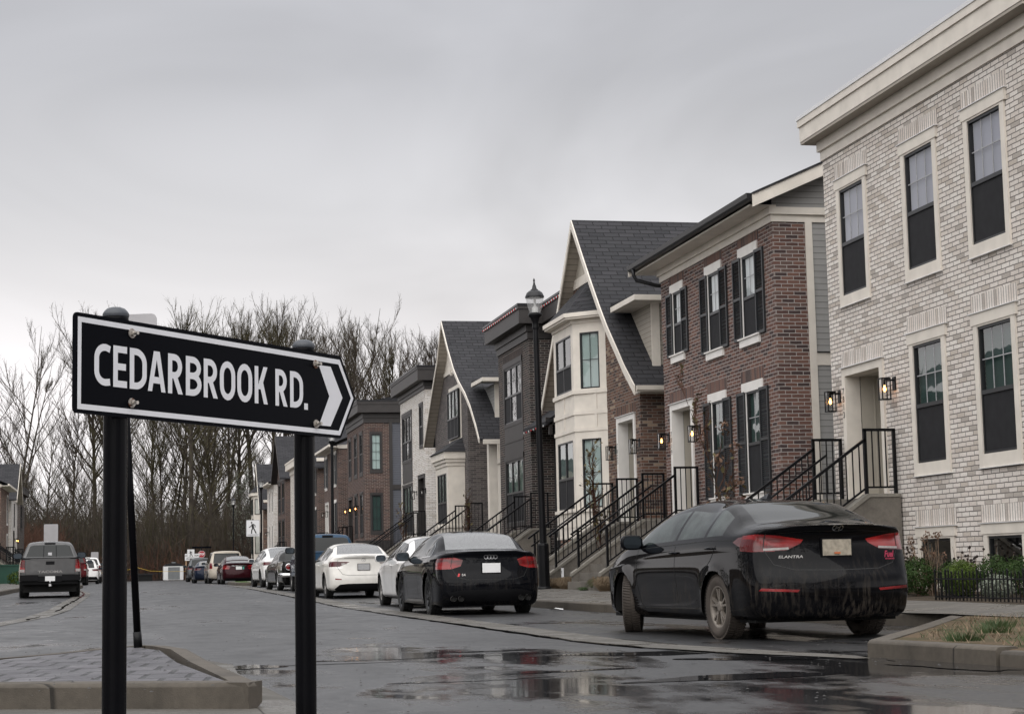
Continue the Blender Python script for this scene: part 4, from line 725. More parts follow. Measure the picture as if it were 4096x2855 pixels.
# ---------------------------------------------------------------- 3: gabled house with cream bay
h = thing('brick_house', 'tumbled red brick house numbered 7825 with cream two storey bay and steep dark gable', 'house', (FX, 46, .2), group='houses along the right side')
PR = [(41.0, 5.02), (41.9, 5.62), (42.45, 6.06), (43.38, 6.78), (44.05, 7.38), (44.96, 8.26), (45.79, 9.10), (46.77, 10.12)]; PL = [(46.77, 10.12), (47.52, 9.2), (48.8, 7.72), (50.4, 5.95), (50.9, 5.4)]
def clipz(prof, d=.12): return [(s, z - d) for s, z in prof]
w_ = clipz(PR, .14)[2:] + clipz(PL, .14)[1:-1]
b = MB(); panel(b, F0, 41.83, 50.4, .1, 5.3, [(42.42, 43.82, 1.76, 4.33)])
f_ = pchip([(s, z) for s, z in clipz(PR, .16)]); gz = 8.38
b.poly([(FX, 41.83, 5.3), (FX, 50.4, 5.3), (FX, 50.4, 5.8), (FX, 48.8, 7.58), (FX, 48.12, 8.38), (FX, 45.22, gz), (FX, 44.96, 8.1), (FX, 44.05, 7.22), (FX, 43.38, 6.62), (FX, 42.45, 5.9), (FX, 41.83, 5.42)]); b.build('wall', 'brick_tumbled', h, fix=False)
b = MB(); b.prism([(FX - .03, 45.2, 8.38), (FX - .03, 48.15, 8.38), (FX - .03, 47.95, 8.64), (FX - .03, 45.42, 8.64)], (.05, 0, 0)); b.build('frieze', 'trim_cream', h)
b = MB(); b.poly([(FX - .005, 45.4, 8.64), (FX - .005, 47.97, 8.64), (FX - .005, 46.77, 9.95)])
for s in (46.0, 46.5, 47.0): b.box((FX - .02, s - .02, 8.64), (FX - .006, s + .02, 9.05)); 
b.build('gable_panel', 'panel_beige', h, fix=False)
b = MB(); b.poly([(FX, 41.83, .1), (13.2, 41.83, .1), (13.2, 41.83, 5.35), (FX, 41.83, 5.35)]); b.build('wall', 'brick_tumbled', h, fix=False)
b = MB(); b.poly([(13.2, 41.84, .1), (21.5, 41.84, .1), (21.5, 41.84, 5.4), (13.2, 41.84, 5.4)]); b.poly([(FX, 50.4, .1), (21.5, 50.4, .1), (21.5, 50.4, 5.9), (FX, 50.4, 5.9)]); b.poly([(21.5, 41.84, .1), (21.5, 50.4, .1), (21.5, 50.4, 6), (21.5, 46.7, 10), (21.5, 41.84, 5.6)]); b.build('side_wall', 'siding_beige', h, fix=False)
b = MB(); roofslab(b, PR, 11.78, 22, .1); roofslab(b, PL, 11.78, 22, .1); b.build('roof', 'shingle_side', h)
for pr in (PR, PL):
    b = MB()
    for a, c in zip(pr, pr[1:]): b.add([(x, s, z - d) for x in (11.745, 11.779) for s, z, d in ((a[0], a[1], .015), (c[0], c[1], .015), (c[0], c[1], .24), (a[0], a[1], .24))], [(0, 1, 2, 3), (7, 6, 5, 4), (0, 4, 5, 1), (3, 2, 6, 7), (0, 3, 7, 4), (1, 5, 6, 2)])
    b.build('barge_board', 'trim_cream', h)
b = MB()
for pr in (PR, PL):
    for a, c in zip(pr, pr[1:]): b.poly([(11.78, a[0], a[1] - .105), (FX + .02, a[0], a[1] - .105), (FX + .02, c[0], c[1] - .105), (11.78, c[0], c[1] - .105)])
b.build('soffit', 'siding_soffit', h, fix=False)
b = MB(); b.prism([(11.8, 41.02, 4.86), (11.8, 41.02, 5.0), (11.8, 40.9, 5.0), (11.8, 40.92, 4.9), (11.8, 40.97, 4.86)], (10, 0, 0)); b.build('gutter', 'trim_cream', h)
b = MB(); b.box((12.0, 41.03, 4.88), (21.5, 41.83, 4.92)); b.build('eave_soffit', 'trim_cream', h)
entry(h, F0, 42.42, 43.82, 1.76, 4.33); b = MB(); F0.box(b, 42.2, 44.05, 4.49, 4.73, -.01, .006); b.build('soldier_course', 'brick_tumbled_soldier', h)
wall_lamp(h, F0, 44.15, 3.60, False); wall_lamp(h, F0, 41.98, 3.62, False); number(h, F0, '7825', 43.885, 3.76)
# dormer on the right slope
b = MB(); b.poly([(12.5, 41.86, 5.55), (12.5, 41.86, 7.12), (12.5, 43.7, 7.12)]); b.poly([(12.5, 41.86, 5.3), (19, 41.86, 5.3), (19, 41.86, 7.12), (12.5, 41.86, 7.12)]); d_ = b.build('dormer', 'siding_beige', h, fix=False)
b = MB(); b.box((12.47, 41.82, 5.55), (12.68, 41.86, 7.12)); b.build('corner_board', 'trim_cream', d_)
b = MB(); b.add([(12.05, 41.5, 7.26), (19, 41.5, 7.26), (19, 44.0, 7.42), (12.05, 44.0, 7.42), (12.05, 41.5, 7.14), (19, 41.5, 7.14), (19, 44.0, 7.3), (12.05, 44.0, 7.3)], [(0, 1, 2, 3), (7, 6, 5, 4), (0, 4, 5, 1), (0, 3, 7, 4)]); b.build('dormer_roof', 'shingle_side', d_)
b = MB(); b.box((12.05, 41.38, 7.12), (19, 41.5, 7.25)); b.box((11.93, 41.38, 7.12), (12.05, 43.6, 7.25)); b.box((12.05, 41.5, 7.115), (19, 41.86, 7.135)); b.box((12.05, 41.86, 7.115), (12.5, 43.6, 7.135)); b.build('dormer_gutter', 'trim_cream', d_)
# bay
A, B_, Cc, D_ = (FX, 44.9), (11.43, 45.6), (11.43, 47.8), (FX, 48.5)
bay = MB(); facets = []
for p, q in ((A, B_), (B_, Cc), (Cc, D_)):
    d = Vector((q[0] - p[0], q[1] - p[1], 0)); facets.append((Fr((p[0], p[1], 0), d, (-d.y, d.x, 0)), d.length))
fa, fb, fc = facets
wl = [(fa[0], fa[1], (.20, .78)), (fb[0], fb[1], (.24, 1.95)), (fc[0], fc[1], (.2, .78))]
for fr_, L_, (a, c) in wl: panel(bay, fr_, 0, L_, 1.49, 7.1, [(a, c, 2.27, 4.06), (a, c, 5.37, 6.85)], rev=.06)
bay.poly([(*p, 1.49) for p in (A, B_, Cc, D_)]); bo_ = bay.build('bay_window', 'trim_cream', h, fix=False)
for fr_, L_, (a, c) in wl:
    big = fr_ is fb[0]
    for z0, z1 in ((2.27, 4.06), (5.37, 6.85)): window(h, fr_, a, c, z0, z1, rail=.45 if big else None, cols=2 if big else 1, mv=0 if big else 1, mh=0 if big else 1, up='room' if big and z0 > 5 else ('curtain_green' if big else 'blind_pale'), lo='room', screen=big, deep=.02)
b = MB()
for z0, z1, e in ((7.1, 7.2, .04), (5.24, 5.35, .05), (4.70, 4.81, .03), (4.26, 4.36, .03), (2.17, 2.25, .06), (1.49, 1.56, .015), (1.78, 1.83, .01)):
    o_ = [(p[0] - (e if p[0] < 12 else 0), p[1] + (-e if p is A or p is B_ else e) * (.41 if p[0] < 12 else 1)) for p in (A, B_, Cc, D_)]; k = len(b.v)
    b = MB(); b.prism([(x, y, z0) for x, y in [(FX + .01, o_[0][1])] + o_[1:3] + [(FX + .01, o_[3][1])]], (0, 0, z1 - z0)); b.build('bay_band', 'trim_cream', bo_)
b = MB()
for s in (46.7,):
    for z0, z1 in ((4.36, 4.70), (4.81, 5.24)): b.box((11.41, s - .05, z0), (11.43, s + .05, z1)); 
for z0, z1 in ((4.36, 4.70), (4.81, 5.24)): fa[0].box(b, .3, .38, z0, z1, 0, .018)
b.build('batten', 'trim_cream', bo_)
E0 = [(11.98, 44.62), (11.23, 45.50), (11.23, 47.9), (11.98, 48.78)]; T_ = [(FX - .005, 46.1, 8.38), (FX - .005, 47.3, 8.38)]
b = MB(); q = [(FX, 44.6, 7.36), (E0[1][0], E0[1][1], 7.36), (E0[2][0], E0[2][1], 7.36), (FX, 48.8, 7.36)]
b.poly([q[0], q[1], T_[0]]); b.poly([q[1], q[2], T_[1], T_[0]]); b.poly([q[2], q[3], T_[1]]); b.build('bay_roof', 'shingle_front', bo_, fix=False)
b = MB(); b.prism([(FX, 44.58, 7.2), (11.21, 45.49, 7.2), (11.21, 47.91, 7.2), (FX, 48.82, 7.2)], (0, 0, .05)); b.prism([(FX, 44.53, 7.25), (11.17, 45.47, 7.25), (11.17, 47.93, 7.25), (FX, 48.87, 7.25)], (0, 0, .11)); b.build('bay_gutter', 'trim_cream', bo_)
stairs(42.0, 44.45, 1.76, .24, 'front steps of the tumbled brick house beside its cream bay')
# ---------------------------------------------------------------- 4: dark brick
h = thing('brick_house', 'dark brown brick house with black trim and festive lights along its flat roof', 'house', (FX, 55, .2), group='houses along the right side')
W4 = [(55.12, 57.72, 5.42, 7.22), (55.12, 57.72, 2.2, 4.18)]
b = MB(); panel(b, F0, 54.0, 58.72, .1, 7.8, [(a, c, d, e) for a, c, d, e in W4]); b.build('wall', 'brick_dark', h)
b = MB(); b.poly([(FX, 54, .1), (12.85, 54, .1), (12.85, 54, 7.8), (FX, 54, 7.8)]); b.build('wall', 'brick_dark', h, fix=False)
for i, w4 in enumerate(W4): window(h, F0, *w4, (.14, .2, .12), tm='trim_dark', cols=3, mv=0, mh=1, up='room' if i == 0 else 'curtain_green', lo='room', screen=True, scols=[0, 2] if i == 0 else None, fm='frame_black')
b = MB(); F0.box(b, 55.0, 57.84, 4.38, 5.3, -.02, .012); F0.box(b, 54.98, 57.86, 4.78, 4.83, 0, .03); b.build('spandrel_panel', 'trim_dark', h)
b = MB(); F0.box(b, 54.9, 57.95, 7.43, 7.66, -.01, .006); b.build('soldier_course', 'brick_dark_soldier', h)
shell(h, 54.02, 58.72, 7.8, x0=12.85, mat='siding_dark', near=False)
b = MB(); b.poly([(12.85, 51.3, .1), (12.85, 54, .1), (12.85, 54, 7.8), (12.85, 51.3, 7.8)]); b.poly([(12.85, 51.3, .1), (21.5, 51.3, .1), (21.5, 51.3, 7.8), (12.85, 51.3, 7.8)]); b.build('entry_wall', 'siding_dark', h, fix=False)
for z0, z1, e in ((7.8, 8.02, .05), (8.02, 8.24, .1), (8.24, 8.68, .38), (8.68, 8.78, .41), (8.78, 8.85, .43)):
    b = MB(); b.box((FX - e, 54 - e, z0), (21.5, 58.72 + e, z1)); b.box((12.85 - e, 51.3 - e, z0 + .001), (21.4, 54 - e - .002, z1 - .001)); b.build('cornice', 'trim_dark' if z1 < 8.8 else 'metal_dark', h)
b = MB(); r2 = MB()
for i in range(34): s = 53.7 + i * .16; b_ = (b, r2)[(i // 1) % 2]; b_.lathe([(.001, -.04), (.018, -.015), (.015, .015), (.001, .03)], (FX - .45, s, 8.70), n=6)
for i in range(16): s = 51.0 + i * .16; b_ = (b, r2)[i % 2]; b_.lathe([(.001, -.04), (.018, -.015), (.015, .015), (.001, .03)], (12.85 - .45, s, 8.70), n=6)
for i in range(9): b_ = (b, r2)[i % 2]; b_.lathe([(.001, -.04), (.018, -.015), (.015, .015), (.001, .03)], (11.86, 51.1 + i * .33, 4.86), n=6)
o = b.build('festive_light', 'light_clear', h); o['kind'] = 'stuff'; o = r2.build('festive_light', 'light_red', h); o['kind'] = 'stuff'
b = MB(); b.add([(12.86, 50.9, 5.65), (12.86, 53.98, 5.65), (11.88, 53.98, 4.98), (11.88, 50.9, 4.98), (12.86, 50.9, 5.5), (12.86, 53.98, 5.5), (11.88, 53.98, 4.85), (11.88, 50.9, 4.85)], [(0, 1, 2, 3), (7, 6, 5, 4), (0, 3, 7, 4), (1, 5, 6, 2), (3, 2, 6, 7)]); b.build('porch_roof', 'shingle_front', h)
b = MB(); b.box((11.9, 50.95, 4.9), (12.86, 51.05, 5.1)); b.box((12.0, 50.95, 4.6), (12.1, 51.05, 5.0)); b.box((12.60, 51.0, 1.7), (12.84, 51.2, 4.9)); b.build('bracket', 'trim_dark', h)
b = MB(); b.box((12.82, 52.2, 1.9), (12.852, 53.2, 4.1)); b.build('door', 'door_dark', h)
stairs(51.55, 54.05, 1.85, .3, 'front steps of the dark brick house behind the nearest lamp post')
# ---------------------------------------------------------------- 5: grey brick gable with white entry
h = thing('brick_house', 'grey brick gabled house numbered 7837 with white entry and small roofed cream bay', 'house', (FX, 66, .4), group='houses along the right side')
PR = [(60.46, 5.2), (61.01, 5.72), (62.03, 6.50), (62.99, 7.05), (64.2, 7.6), (65.17, 8.15), (66.33, 9.05), (67.67, 10.26)]; PL = [(67.67, 10.26), (68.73, 8.9), (70.65, 7.28), (72.3, 5.8)]
b = MB(); panel(b, F0, 64.45, 71.6, .1, 6.2, [(65.75, 68.0, 5.6, 7.45)] and []); 
b.poly([(FX, 64.45, 6.2), (FX, 71.6, 6.2), (FX, 70.65, 7.1), (FX, 69.2, 8.35), (FX, 65.5, 8.25), (FX, 64.45, 7.55)]); b.build('wall', 'brick_grey', h, fix=False)
b = MB(); b.poly([(FX - .004, 65.5, 8.27), (FX - .004, 69.2, 8.35), (FX - .004, 67.67, 10.1)])
for s in (66.2, 66.8, 67.4): b.box((FX - .09, s, 8.12), (FX, s + .12, 8.35)); 
b.box((FX - .04, 65.45, 8.22), (FX - .005, 69.2, 8.36)); b.build('gable_panel', 'trim_cream', h, fix=False)
FP = facade(FX - .03); b = MB(); FP.box(b, 65.6, 68.2, 5.52, 7.66, -.02, 0); b.build('window_surround', 'trim_cream', h)
FQ = facade(FX - .12); window(h, FQ, 65.78, 68.02, 5.66, 7.48, rail=.42, cols=3, mv=0, mh=1, up='curtain_green', screen=True)
b = MB(); b.poly([(FX, 64.45, .1), (12.9, 64.45, .1), (12.9, 64.45, 7.6), (FX, 64.45, 7.5)]); b.build('wall', 'brick_grey', h, fix=False)
b = MB(); b.poly([(12.9, 60.9, .1), (12.9, 64.45, .1), (12.9, 64.45, 7), (12.9, 60.9, 5.6)])
for i in range(9): s = 61.0 + i * .4; b.box((12.87, s, 4.6), (12.9, s + .05, 5.9))
b.box((12.84, 60.9, 4.45), (12.89, 64.45, 4.62)); b.box((12.86, 64.25, 1.9), (12.9, 64.45, 4.4)); b.box((12.2, 61.0, 2.0), (12.5, 61.3, 5.6)); b.build('entry_wall', 'trim_cream', h, fix=False)
b = MB(); b.box((12.85, 63.2, 1.95), (12.91, 64.1, 4.0)); do = b.build('door', 'door_dark', h)
b = MB(); b.lathe([(.10, -.02), (.18, 0), (.10, .02)], (12.8, 63.6, 3.3), axis='x', n=14, close=True); b.build('wreath', 'wreath', do)
number(h, facade(12.89), '7837', 64.28, 3.6, size=.19)
b = MB(); b.poly([(12.9, 60.9, .1), (21.5, 60.9, .1), (21.5, 60.9, 5.3), (12.9, 60.9, 5.3)]); b.poly([(FX, 71.6, .1), (21.5, 71.6, .1), (21.5, 71.6, 6.3), (FX, 71.6, 6.3)]); b.build('side_wall', 'siding_grey', h, fix=False)
b = MB(); roofslab(b, PR, 11.78, 22, .1); roofslab(b, PL, 11.78, 22, .1); b.build('roof', 'shingle_side', h)
for pr in (PR, PL):
    b = MB()
    for a, c in zip(pr, pr[1:]): b.add([(x, s, z - d) for x in (11.745, 11.779) for s, z, d in ((a[0], a[1], .015), (c[0], c[1], .015), (c[0], c[1], .16), (a[0], a[1], .16))], [(0, 1, 2, 3), (7, 6, 5, 4), (0, 4, 5, 1), (3, 2, 6, 7), (0, 3, 7, 4), (1, 5, 6, 2)])
    b.build('barge_board', 'trim_cream', h)
b = MB()
for pr in (PR, PL):
    for a, c in zip(pr, pr[1:]): b.poly([(11.78, a[0], a[1] - .105), (FX + .02, a[0], a[1] - .105), (FX + .02, c[0], c[1] - .105), (11.78, c[0], c[1] - .105)])
b.build('soffit', 'siding_soffit', h, fix=False)
b = MB(); b.box((11.9, 60.35, 5.0), (21.5, 60.48, 5.16)); b.build('gutter', 'trim_cream', h)
b = MB(); b.poly([(12.55, 61.4, 5.9), (12.55, 61.4, 7.2), (12.55, 63.3, 7.2)]); b.poly([(12.55, 61.4, 5.7), (19, 61.4, 5.7), (19, 61.4, 7.2), (12.55, 61.4, 7.2)]); d_ = b.build('dormer', 'siding_grey', h, fix=False)
b = MB(); b.box((12.52, 61.37, 5.7), (12.7, 61.4, 7.2)); b.build('corner_board', 'trim_cream', d_)
b = MB(); b.add([(12.1, 61.0, 7.36), (19, 61.0, 7.36), (19, 63.4, 7.5), (12.1, 63.4, 7.5), (12.1, 61.0, 7.26), (19, 61.0, 7.26), (19, 63.4, 7.4), (12.1, 63.4, 7.4)], [(0, 1, 2, 3), (7, 6, 5, 4), (0, 4, 5, 1), (0, 3, 7, 4)]); b.build('dormer_roof', 'shingle_side', d_)
b = MB(); b.box((12.1, 60.9, 7.22), (19, 61.0, 7.35)); b.box((12.0, 60.9, 7.22), (12.1, 63.0, 7.35)); b.box((12.1, 61.0, 7.215), (19, 61.4, 7.235)); b.build('dormer_gutter', 'trim_cream', d_)
A, B_, Cc, D_ = (FX, 65.2), (11.5, 65.2), (11.5, 67.9), (FX, 67.9); b = MB(); FB = facade(11.5)
panel(b, FB, 65.2, 67.9, 1.5, 4.55, [(65.55, 67.55, 2.45, 4.3)], rev=.06); b.poly([(11.5, 65.2, 1.5), (FX, 65.2, 1.5), (FX, 65.2, 4.55), (11.5, 65.2, 4.55)]); b.poly([(11.5, 67.9, 1.5), (FX, 67.9, 1.5), (FX, 67.9, 4.55), (11.5, 67.9, 4.55)])
for z0, z1, e in ((4.55, 4.68, .04), (4.68, 4.80, .1), (4.80, 5.05, .16), (2.28, 2.38, .05), (1.5, 1.6, .03)): b.box((11.5 - e, 65.2 - e, z0), (FX, 67.9 + e, z1))
bo_ = b.build('bay_window', 'trim_cream', h, fix=False); window(h, FB, 65.55, 67.55, 2.45, 4.3, rail=.42, cols=3, mv=0, mh=0, up='curtain_green', screen=True, deep=.02)
b = MB(); b.add([(11.28, 64.98, 5.06), (FX, 64.98, 5.06), (FX - .005, 65.6, 5.62), (FX - .005, 67.5, 5.62), (FX, 68.12, 5.06), (11.28, 68.12, 5.06)], [(0, 1, 2), (0, 2, 3, 5), (3, 4, 5)]); b.build('bay_roof', 'shingle_front', bo_, fix=False)
stairs(61.6, 64.2, 1.95, .4, 'front steps of the grey gabled house behind the two parked cars')
# ---------------------------------------------------------------- 6: white brick
h = thing('brick_house', 'white brick house with black cornice and tall dark windows', 'house', (FX, 77.5, .4), group='houses along the right side')
b = MB(); panel(b, F0, 73.9, 81.0, .1, 8.27, [(77.75, 80.35, 5.6, 7.55), (77.75, 80.35, 2.4, 4.45), (74.65, 75.45, 5.98, 7.65), (74.4, 75.9, 2.1, 4.6)]); b.build('wall', 'brick_white', h)
retur(h, 73.9, FX, 13.6, .1, 8.27, 'brick_white'); b = MB(); b.poly([(13.6, 73.9, .1), (21.5, 73.9, .1), (21.5, 73.9, 8.27), (13.6, 73.9, 8.27)]); b.poly([(FX, 81, .1), (21.5, 81, .1), (21.5, 81, 8.27), (FX, 81, 8.27)]); b.build('side_wall', 'siding_dark', h, fix=False)
window(h, F0, 77.75, 80.35, 5.6, 7.55, (.14, .2, .12), tm='trim_dark', cols=3, mv=0, mh=0, screen=True, scols=[0, 2], rail=.42); window(h, F0, 77.75, 80.35, 2.4, 4.45, (.14, .1, .1), tm='trim_dark', cols=3, mv=0, mh=0, up='curtain_green', rail=.42)
b = MB(); F0.box(b, 77.62, 80.48, 4.6, 5.46, -.01, .012); b.build('spandrel_panel', 'trim_dark', h)
window(h, F0, 74.65, 75.45, 5.98, 7.65, (.1, .14, .12), tm='trim_dark', mv=1, mh=1); entry(h, F0, 74.4, 75.9, 2.1, 4.6, tm='trim_dark', pm='trim_dark')
wall_lamp(h, F0, 76.5, 3.95, False, True); wall_lamp(h, F0, 74.1, 3.95, False, True)
for z0, z1, e in ((8.27, 8.42, .05), (8.42, 8.6, .1), (8.6, 9.05, .38), (9.05, 9.15, .41), (9.15, 9.22, .43)):
    b = MB(); b.box((FX - e, 73.9 - e, z0), (21.5, 81 + e, z1)); b.build('cornice', 'trim_dark' if z1 < 9.2 else 'metal_dark', h)
stairs(73.95, 76.1, 2.1, .45, 'front steps of the white brick house above the white sedan')
# ---------------------------------------------------------------- 7: brown brick with side windows
h = thing('brick_house', 'brown brick house with black trim, side windows and dark blue siding beyond the blue pickup', 'house', (FX, 97.5, .5), group='houses along the right side')
W7 = [(94.65, 95.75), (97.0, 98.1), (99.6, 100.6)]
b = MB(); panel(b, F0, 93.85, 101.4, .1, 8.5, [(a, c, 5.95, 8.0) for a, c in W7] + [(a, c, 2.75, 4.8) for a, c in W7[:2]] + [(99.3, 100.8, 2.15, 4.7)])
FS = side(93.85); panel(b, FS, FX, 13.44, .1, 8.5, [(12.50, 12.98, 6.05, 7.9), (12.50, 12.98, 2.85, 4.7)]); b.build('wall', 'brick_brown', h, fix=False)
b = MB(); b.box((13.44, 93.80, .1), (13.6, 93.9, 8.5)); b.box((13.6, 93.81, 5.0), (21.5, 93.9, 5.25)); b.build('corner_board', 'trim_dark', h)
b = MB(); b.poly([(13.6, 93.86, .1), (21.5, 93.86, .1), (21.5, 93.86, 8.5), (13.6, 93.86, 8.5)]); b.poly([(FX, 101.4, .1), (21.5, 101.4, .1), (21.5, 101.4, 8.5), (FX, 101.4, 8.5)]); b.build('side_wall', 'siding_blue', h, fix=False)
for a, c in W7: window(h, F0, a, c, 5.95, 8.0, (.12, .14, .2), tm='trim_dark', mv=1, mh=1)
for a, c in W7[:2]: window(h, F0, a, c, 2.75, 4.8, (.12, .14, .2), tm='trim_dark', mv=1, mh=1)
window(h, FS, 12.50, 12.98, 6.05, 7.9, (.1, .14, .2), tm='trim_dark', rail=None, mv=1, mh=3, up='blind_pale', sold=(.12, 8.05, .2), sm='brick_brown_soldier', lo='blind_pale'); window(h, FS, 12.50, 12.98, 2.85, 4.7, (.1, .14, .2), tm='trim_dark', rail=None, mv=1, mh=2, up='green_room', sold=(.12, 4.85, .2), sm='brick_brown_soldier')
entry(h, F0, 99.3, 100.8, 2.15, 4.7, tm='trim_dark', pm='trim_dark')
for u in (101.15, 99.0, 96.5): wall_lamp(h, F0, u, 4.1, True, True)
for z0, z1, e in ((8.5, 8.75, .05), (8.75, 9.02, .1), (9.02, 9.45, .40), (9.45, 9.6, .43), (9.6, 9.68, .45)):
    b = MB(); b.box((FX - e, 93.85 - e, z0), (21.5, 101.4 + e, z1)); b.build('cornice', 'trim_dark' if z1 < 9.65 else 'metal_dark', h)
b = MB(); b.box((13.2, 94.2, 9.66), (21, 101, 9.75)); b.add([(12.6, 94, 9.7), (12.6, 101.6, 9.7), (17, 101.6, 10.6), (17, 94, 10.6)], [(0, 1, 2, 3)]); b.poly([(12.6, 94, 9.68), (17, 94, 10.58), (21, 94, 9.68)]); b.build('roof', 'shingle_side', h)
b = MB(); b.box((11.6, 93.5, 1.0), (13.4, 93.8, 2.35)); b.build('porch_base', 'trim_dark', h)
stairs(99.0, 101.2, 2.15, .5, 'distant front steps of the brown brick house above the blue pickup', simple=True)
# ---------------------------------------------------------------- 8: brown brick gable, white shutters heads ; 9 ; 10 ; 11 ; 12
def far_house(s0, s1, zt, bm, label, wins, doors=(), roof='flat', tm='trim_dark', sidem='siding_dark', lamps=(), shut=None, hm='trim_white', ret=1.3, gable=None, rm='trim_dark', sgn=1):
    X = FX if sgn > 0 else -8.9; fr_ = facade(X) if sgn > 0 else Fr((X, 0, 0), (0, 1, 0), (1, 0, 0)); x1 = X + 9 * sgn; h = thing('brick_house', label, 'house', (X, (s0 + s1) / 2, .5), group='houses along the right side' if sgn > 0 else 'houses along the left side')
    b = MB(); panel(b, fr_, s0, s1, .1, zt, [w[:4] for w in wins] + [d for d in doors]); b.poly([(X, s0, .1), (X + ret * sgn, s0, .1), (X + ret * sgn, s0, zt), (X, s0, zt)]); b.build('wall', bm, h, fix=False)
    b = MB(); b.poly([(X + ret * sgn, s0 + .01, .1), (x1, s0 + .01, .1), (x1, s0 + .01, zt), (X + ret * sgn, s0 + .01, zt)]); b.poly([(X, s1, .1), (x1, s1, .1), (x1, s1, zt), (X, s1, zt)]); b.poly([(x1, s0, .1), (x1, s1, .1), (x1, s1, zt), (x1, s0, zt)]); b.build('side_wall', sidem, h, fix=False)
    for w in wins:
        window(h, fr_, w[0], w[1], w[2], w[3], None if shut else (.12, .14, .14), tm=tm, mv=1, mh=1, up=w[4] if len(w) > 4 else 'room', shut=shut, head=(.15, .2) if shut else None, sill=(.15, .16) if shut else None, hm=hm, simple=True, cols=w[5] if len(w) > 5 else 1)
    for d in doors: entry(h, fr_, *d, tm=tm, pm='panel_beige' if tm != 'trim_dark' else 'trim_dark')
    for u, z, on in lamps: wall_lamp(h, fr_, u, z, on, True)
    e_ = lambda z0, z1, e, mt: (lambda b: (b.box((X - e * sgn, s0 - e, z0), (x1, s1 + e, z1)), b.build('cornice', mt, h)))(MB())
    if roof == 'flat':
        for z0, z1, e in ((zt, zt + .35, .06), (zt + .35, zt + .8, .36), (zt + .8, zt + .92, .4)): e_(z0, z1, e, rm)
    else:
        e_(zt, zt + .22, .04, rm)
        if roof == 'side':
            b = MB(); a, c = s0 - .4, s1 + .4; xo = X - .5 * sgn; xm = X + 4.5 * sgn; b.add([(xo, a, zt + .22), (xo, c, zt + .22), (xm, c, zt + 2.3), (xm, a, zt + 2.3), (x1, c, zt + .2), (x1, a, zt + .2)], [(0, 1, 2, 3), (3, 2, 4, 5)]); b.build('roof', 'shingle_front', h, fix=False)
            b = MB(); b.poly([(X, s0, zt), (x1, s0, zt), (xm, s0, zt + 2.2)]); b.build('gable_wall', sidem, h, fix=False)
            b = MB(); b.box((xo - .1 * sgn, a, zt + .08), (xo, c, zt + .22)); b.box((xo, a, zt + .06), (X, c, zt + .1)); b.build('gutter', rm if rm != 'trim_dark' else 'metal_dark', h)
        if roof == 'gable':
            g0, g1, zp, zl = gable; sm_ = (g0 + g1) / 2; pr = [(g0, zl), (sm_, zp)]; pl_ = [(sm_, zp), (g1, zl)]; xa, xb = sorted((X - .45 * sgn, x1))
            b = MB(); roofslab(b, pr, xa, xb, .1); roofslab(b, pl_, xa, xb, .1); b.build('roof', 'shingle_side', h)
            b = MB(); xo = X - .46 * sgn
            for q in (pr, pl_):
                a, c = q; b.prism([(xo, a[0], a[1]), (xo, c[0], c[1]), (xo, c[0], c[1] - .25), (xo, a[0], a[1] - .25)], (-.03 * sgn, 0, 0))
            b.build('barge_board', rm, h)
            b = MB(); b.poly([(X, g0 + .3, zl), (X, g1 - .3, zl), (X, sm_, zp - .15)]); b.poly([(X, s0 + .0, zt), (X, s1, zt), (X, g1 - .3, zl), (X, g0 + .3, zl)]); b.build('gable_panel', 'panel_beige' if rm != 'trim_dark' else bm, h, fix=False)
            b = MB()
            for q in (pr, pl_):
                a, c = q; b.poly([(xo, a[0], a[1] - .11), (X, a[0], a[1] - .11), (X, c[0], c[1] - .11), (xo, c[0], c[1] - .11)])
            b.build('soffit', 'siding_soffit' if rm != 'trim_dark' else 'trim_dark', h, fix=False)
    return h
far_house(106, 113.7, 8.0, 'brick_brown', 'brown brick house with narrow white headed windows just left of the black trimmed one', [(107.2, 108.0, 5.95, 7.75, 'curtain_white'), (112.1, 112.9, 5.95, 7.75, 'curtain_white'), (107.2, 108.0, 2.7, 4.85, 'curtain_white')], [(111.4, 112.9, 2.1, 4.9)], roof='side', tm='trim_white', shut=.5, rm='trim_cream', sidem='siding_beige', lamps=[(113.2, 4.3, False), (111, 4.3, False)])
stairs(111.2, 113.3, 2.1, .5, 'distant front steps of the brown house with white headed windows', simple=True)
far_house(118, 125.6, 8.0, 'brick_brown', 'brown brick gabled house half hidden by the right sign post', [(119, 119.9, 5.95, 7.75, 'curtain_white'), (119, 119.9, 2.7, 4.85, 'curtain_white')], roof='gable', gable=(117.6, 126, 11.2, 7.6), tm='trim_white', shut=.5, rm='trim_cream', sidem='siding_beige')
far_house(130.4, 138, 8.1, 'brick_cream', 'narrow sliver of pale house behind the right sign post', [(131.5, 133, 5.9, 7.8, 'curtain_white'), (131.5, 133, 2.6, 4.8)], roof='flat', tm='trim_cream', rm='trim_cream', sidem='siding_beige')
far_house(142.5, 150, 8.1, 'brick_brown', 'dark brick gabled house with black trim left of the right sign post', [(143.6, 145.6, 5.6, 7.9), (143.6, 145.6, 2.5, 4.9), (147, 149, 5.6, 7.9), (147, 149, 2.5, 4.9)], roof='gable', gable=(142.2, 151, 11.8, 8.2), tm='trim_dark', rm='trim_dark')
stairs(141.2, 143.4, 2.1, .5, 'far dark front steps beside the dark gabled house', simple=True)
far_house(154, 161.5, 8.2, 'brick_white', 'far white brick house with small shuttered windows', [(155, 155.8, 6, 7.7), (158, 158.8, 6, 7.7), (155, 155.8, 2.9, 4.8), (158, 158.8, 2.9, 4.8)], [(160, 161, 2.2, 4.6)], roof='side', tm='trim_white', rm='trim_cream', sidem='siding_beige', lamps=[(159.5, 4.2, False), (161.2, 4.2, False)])
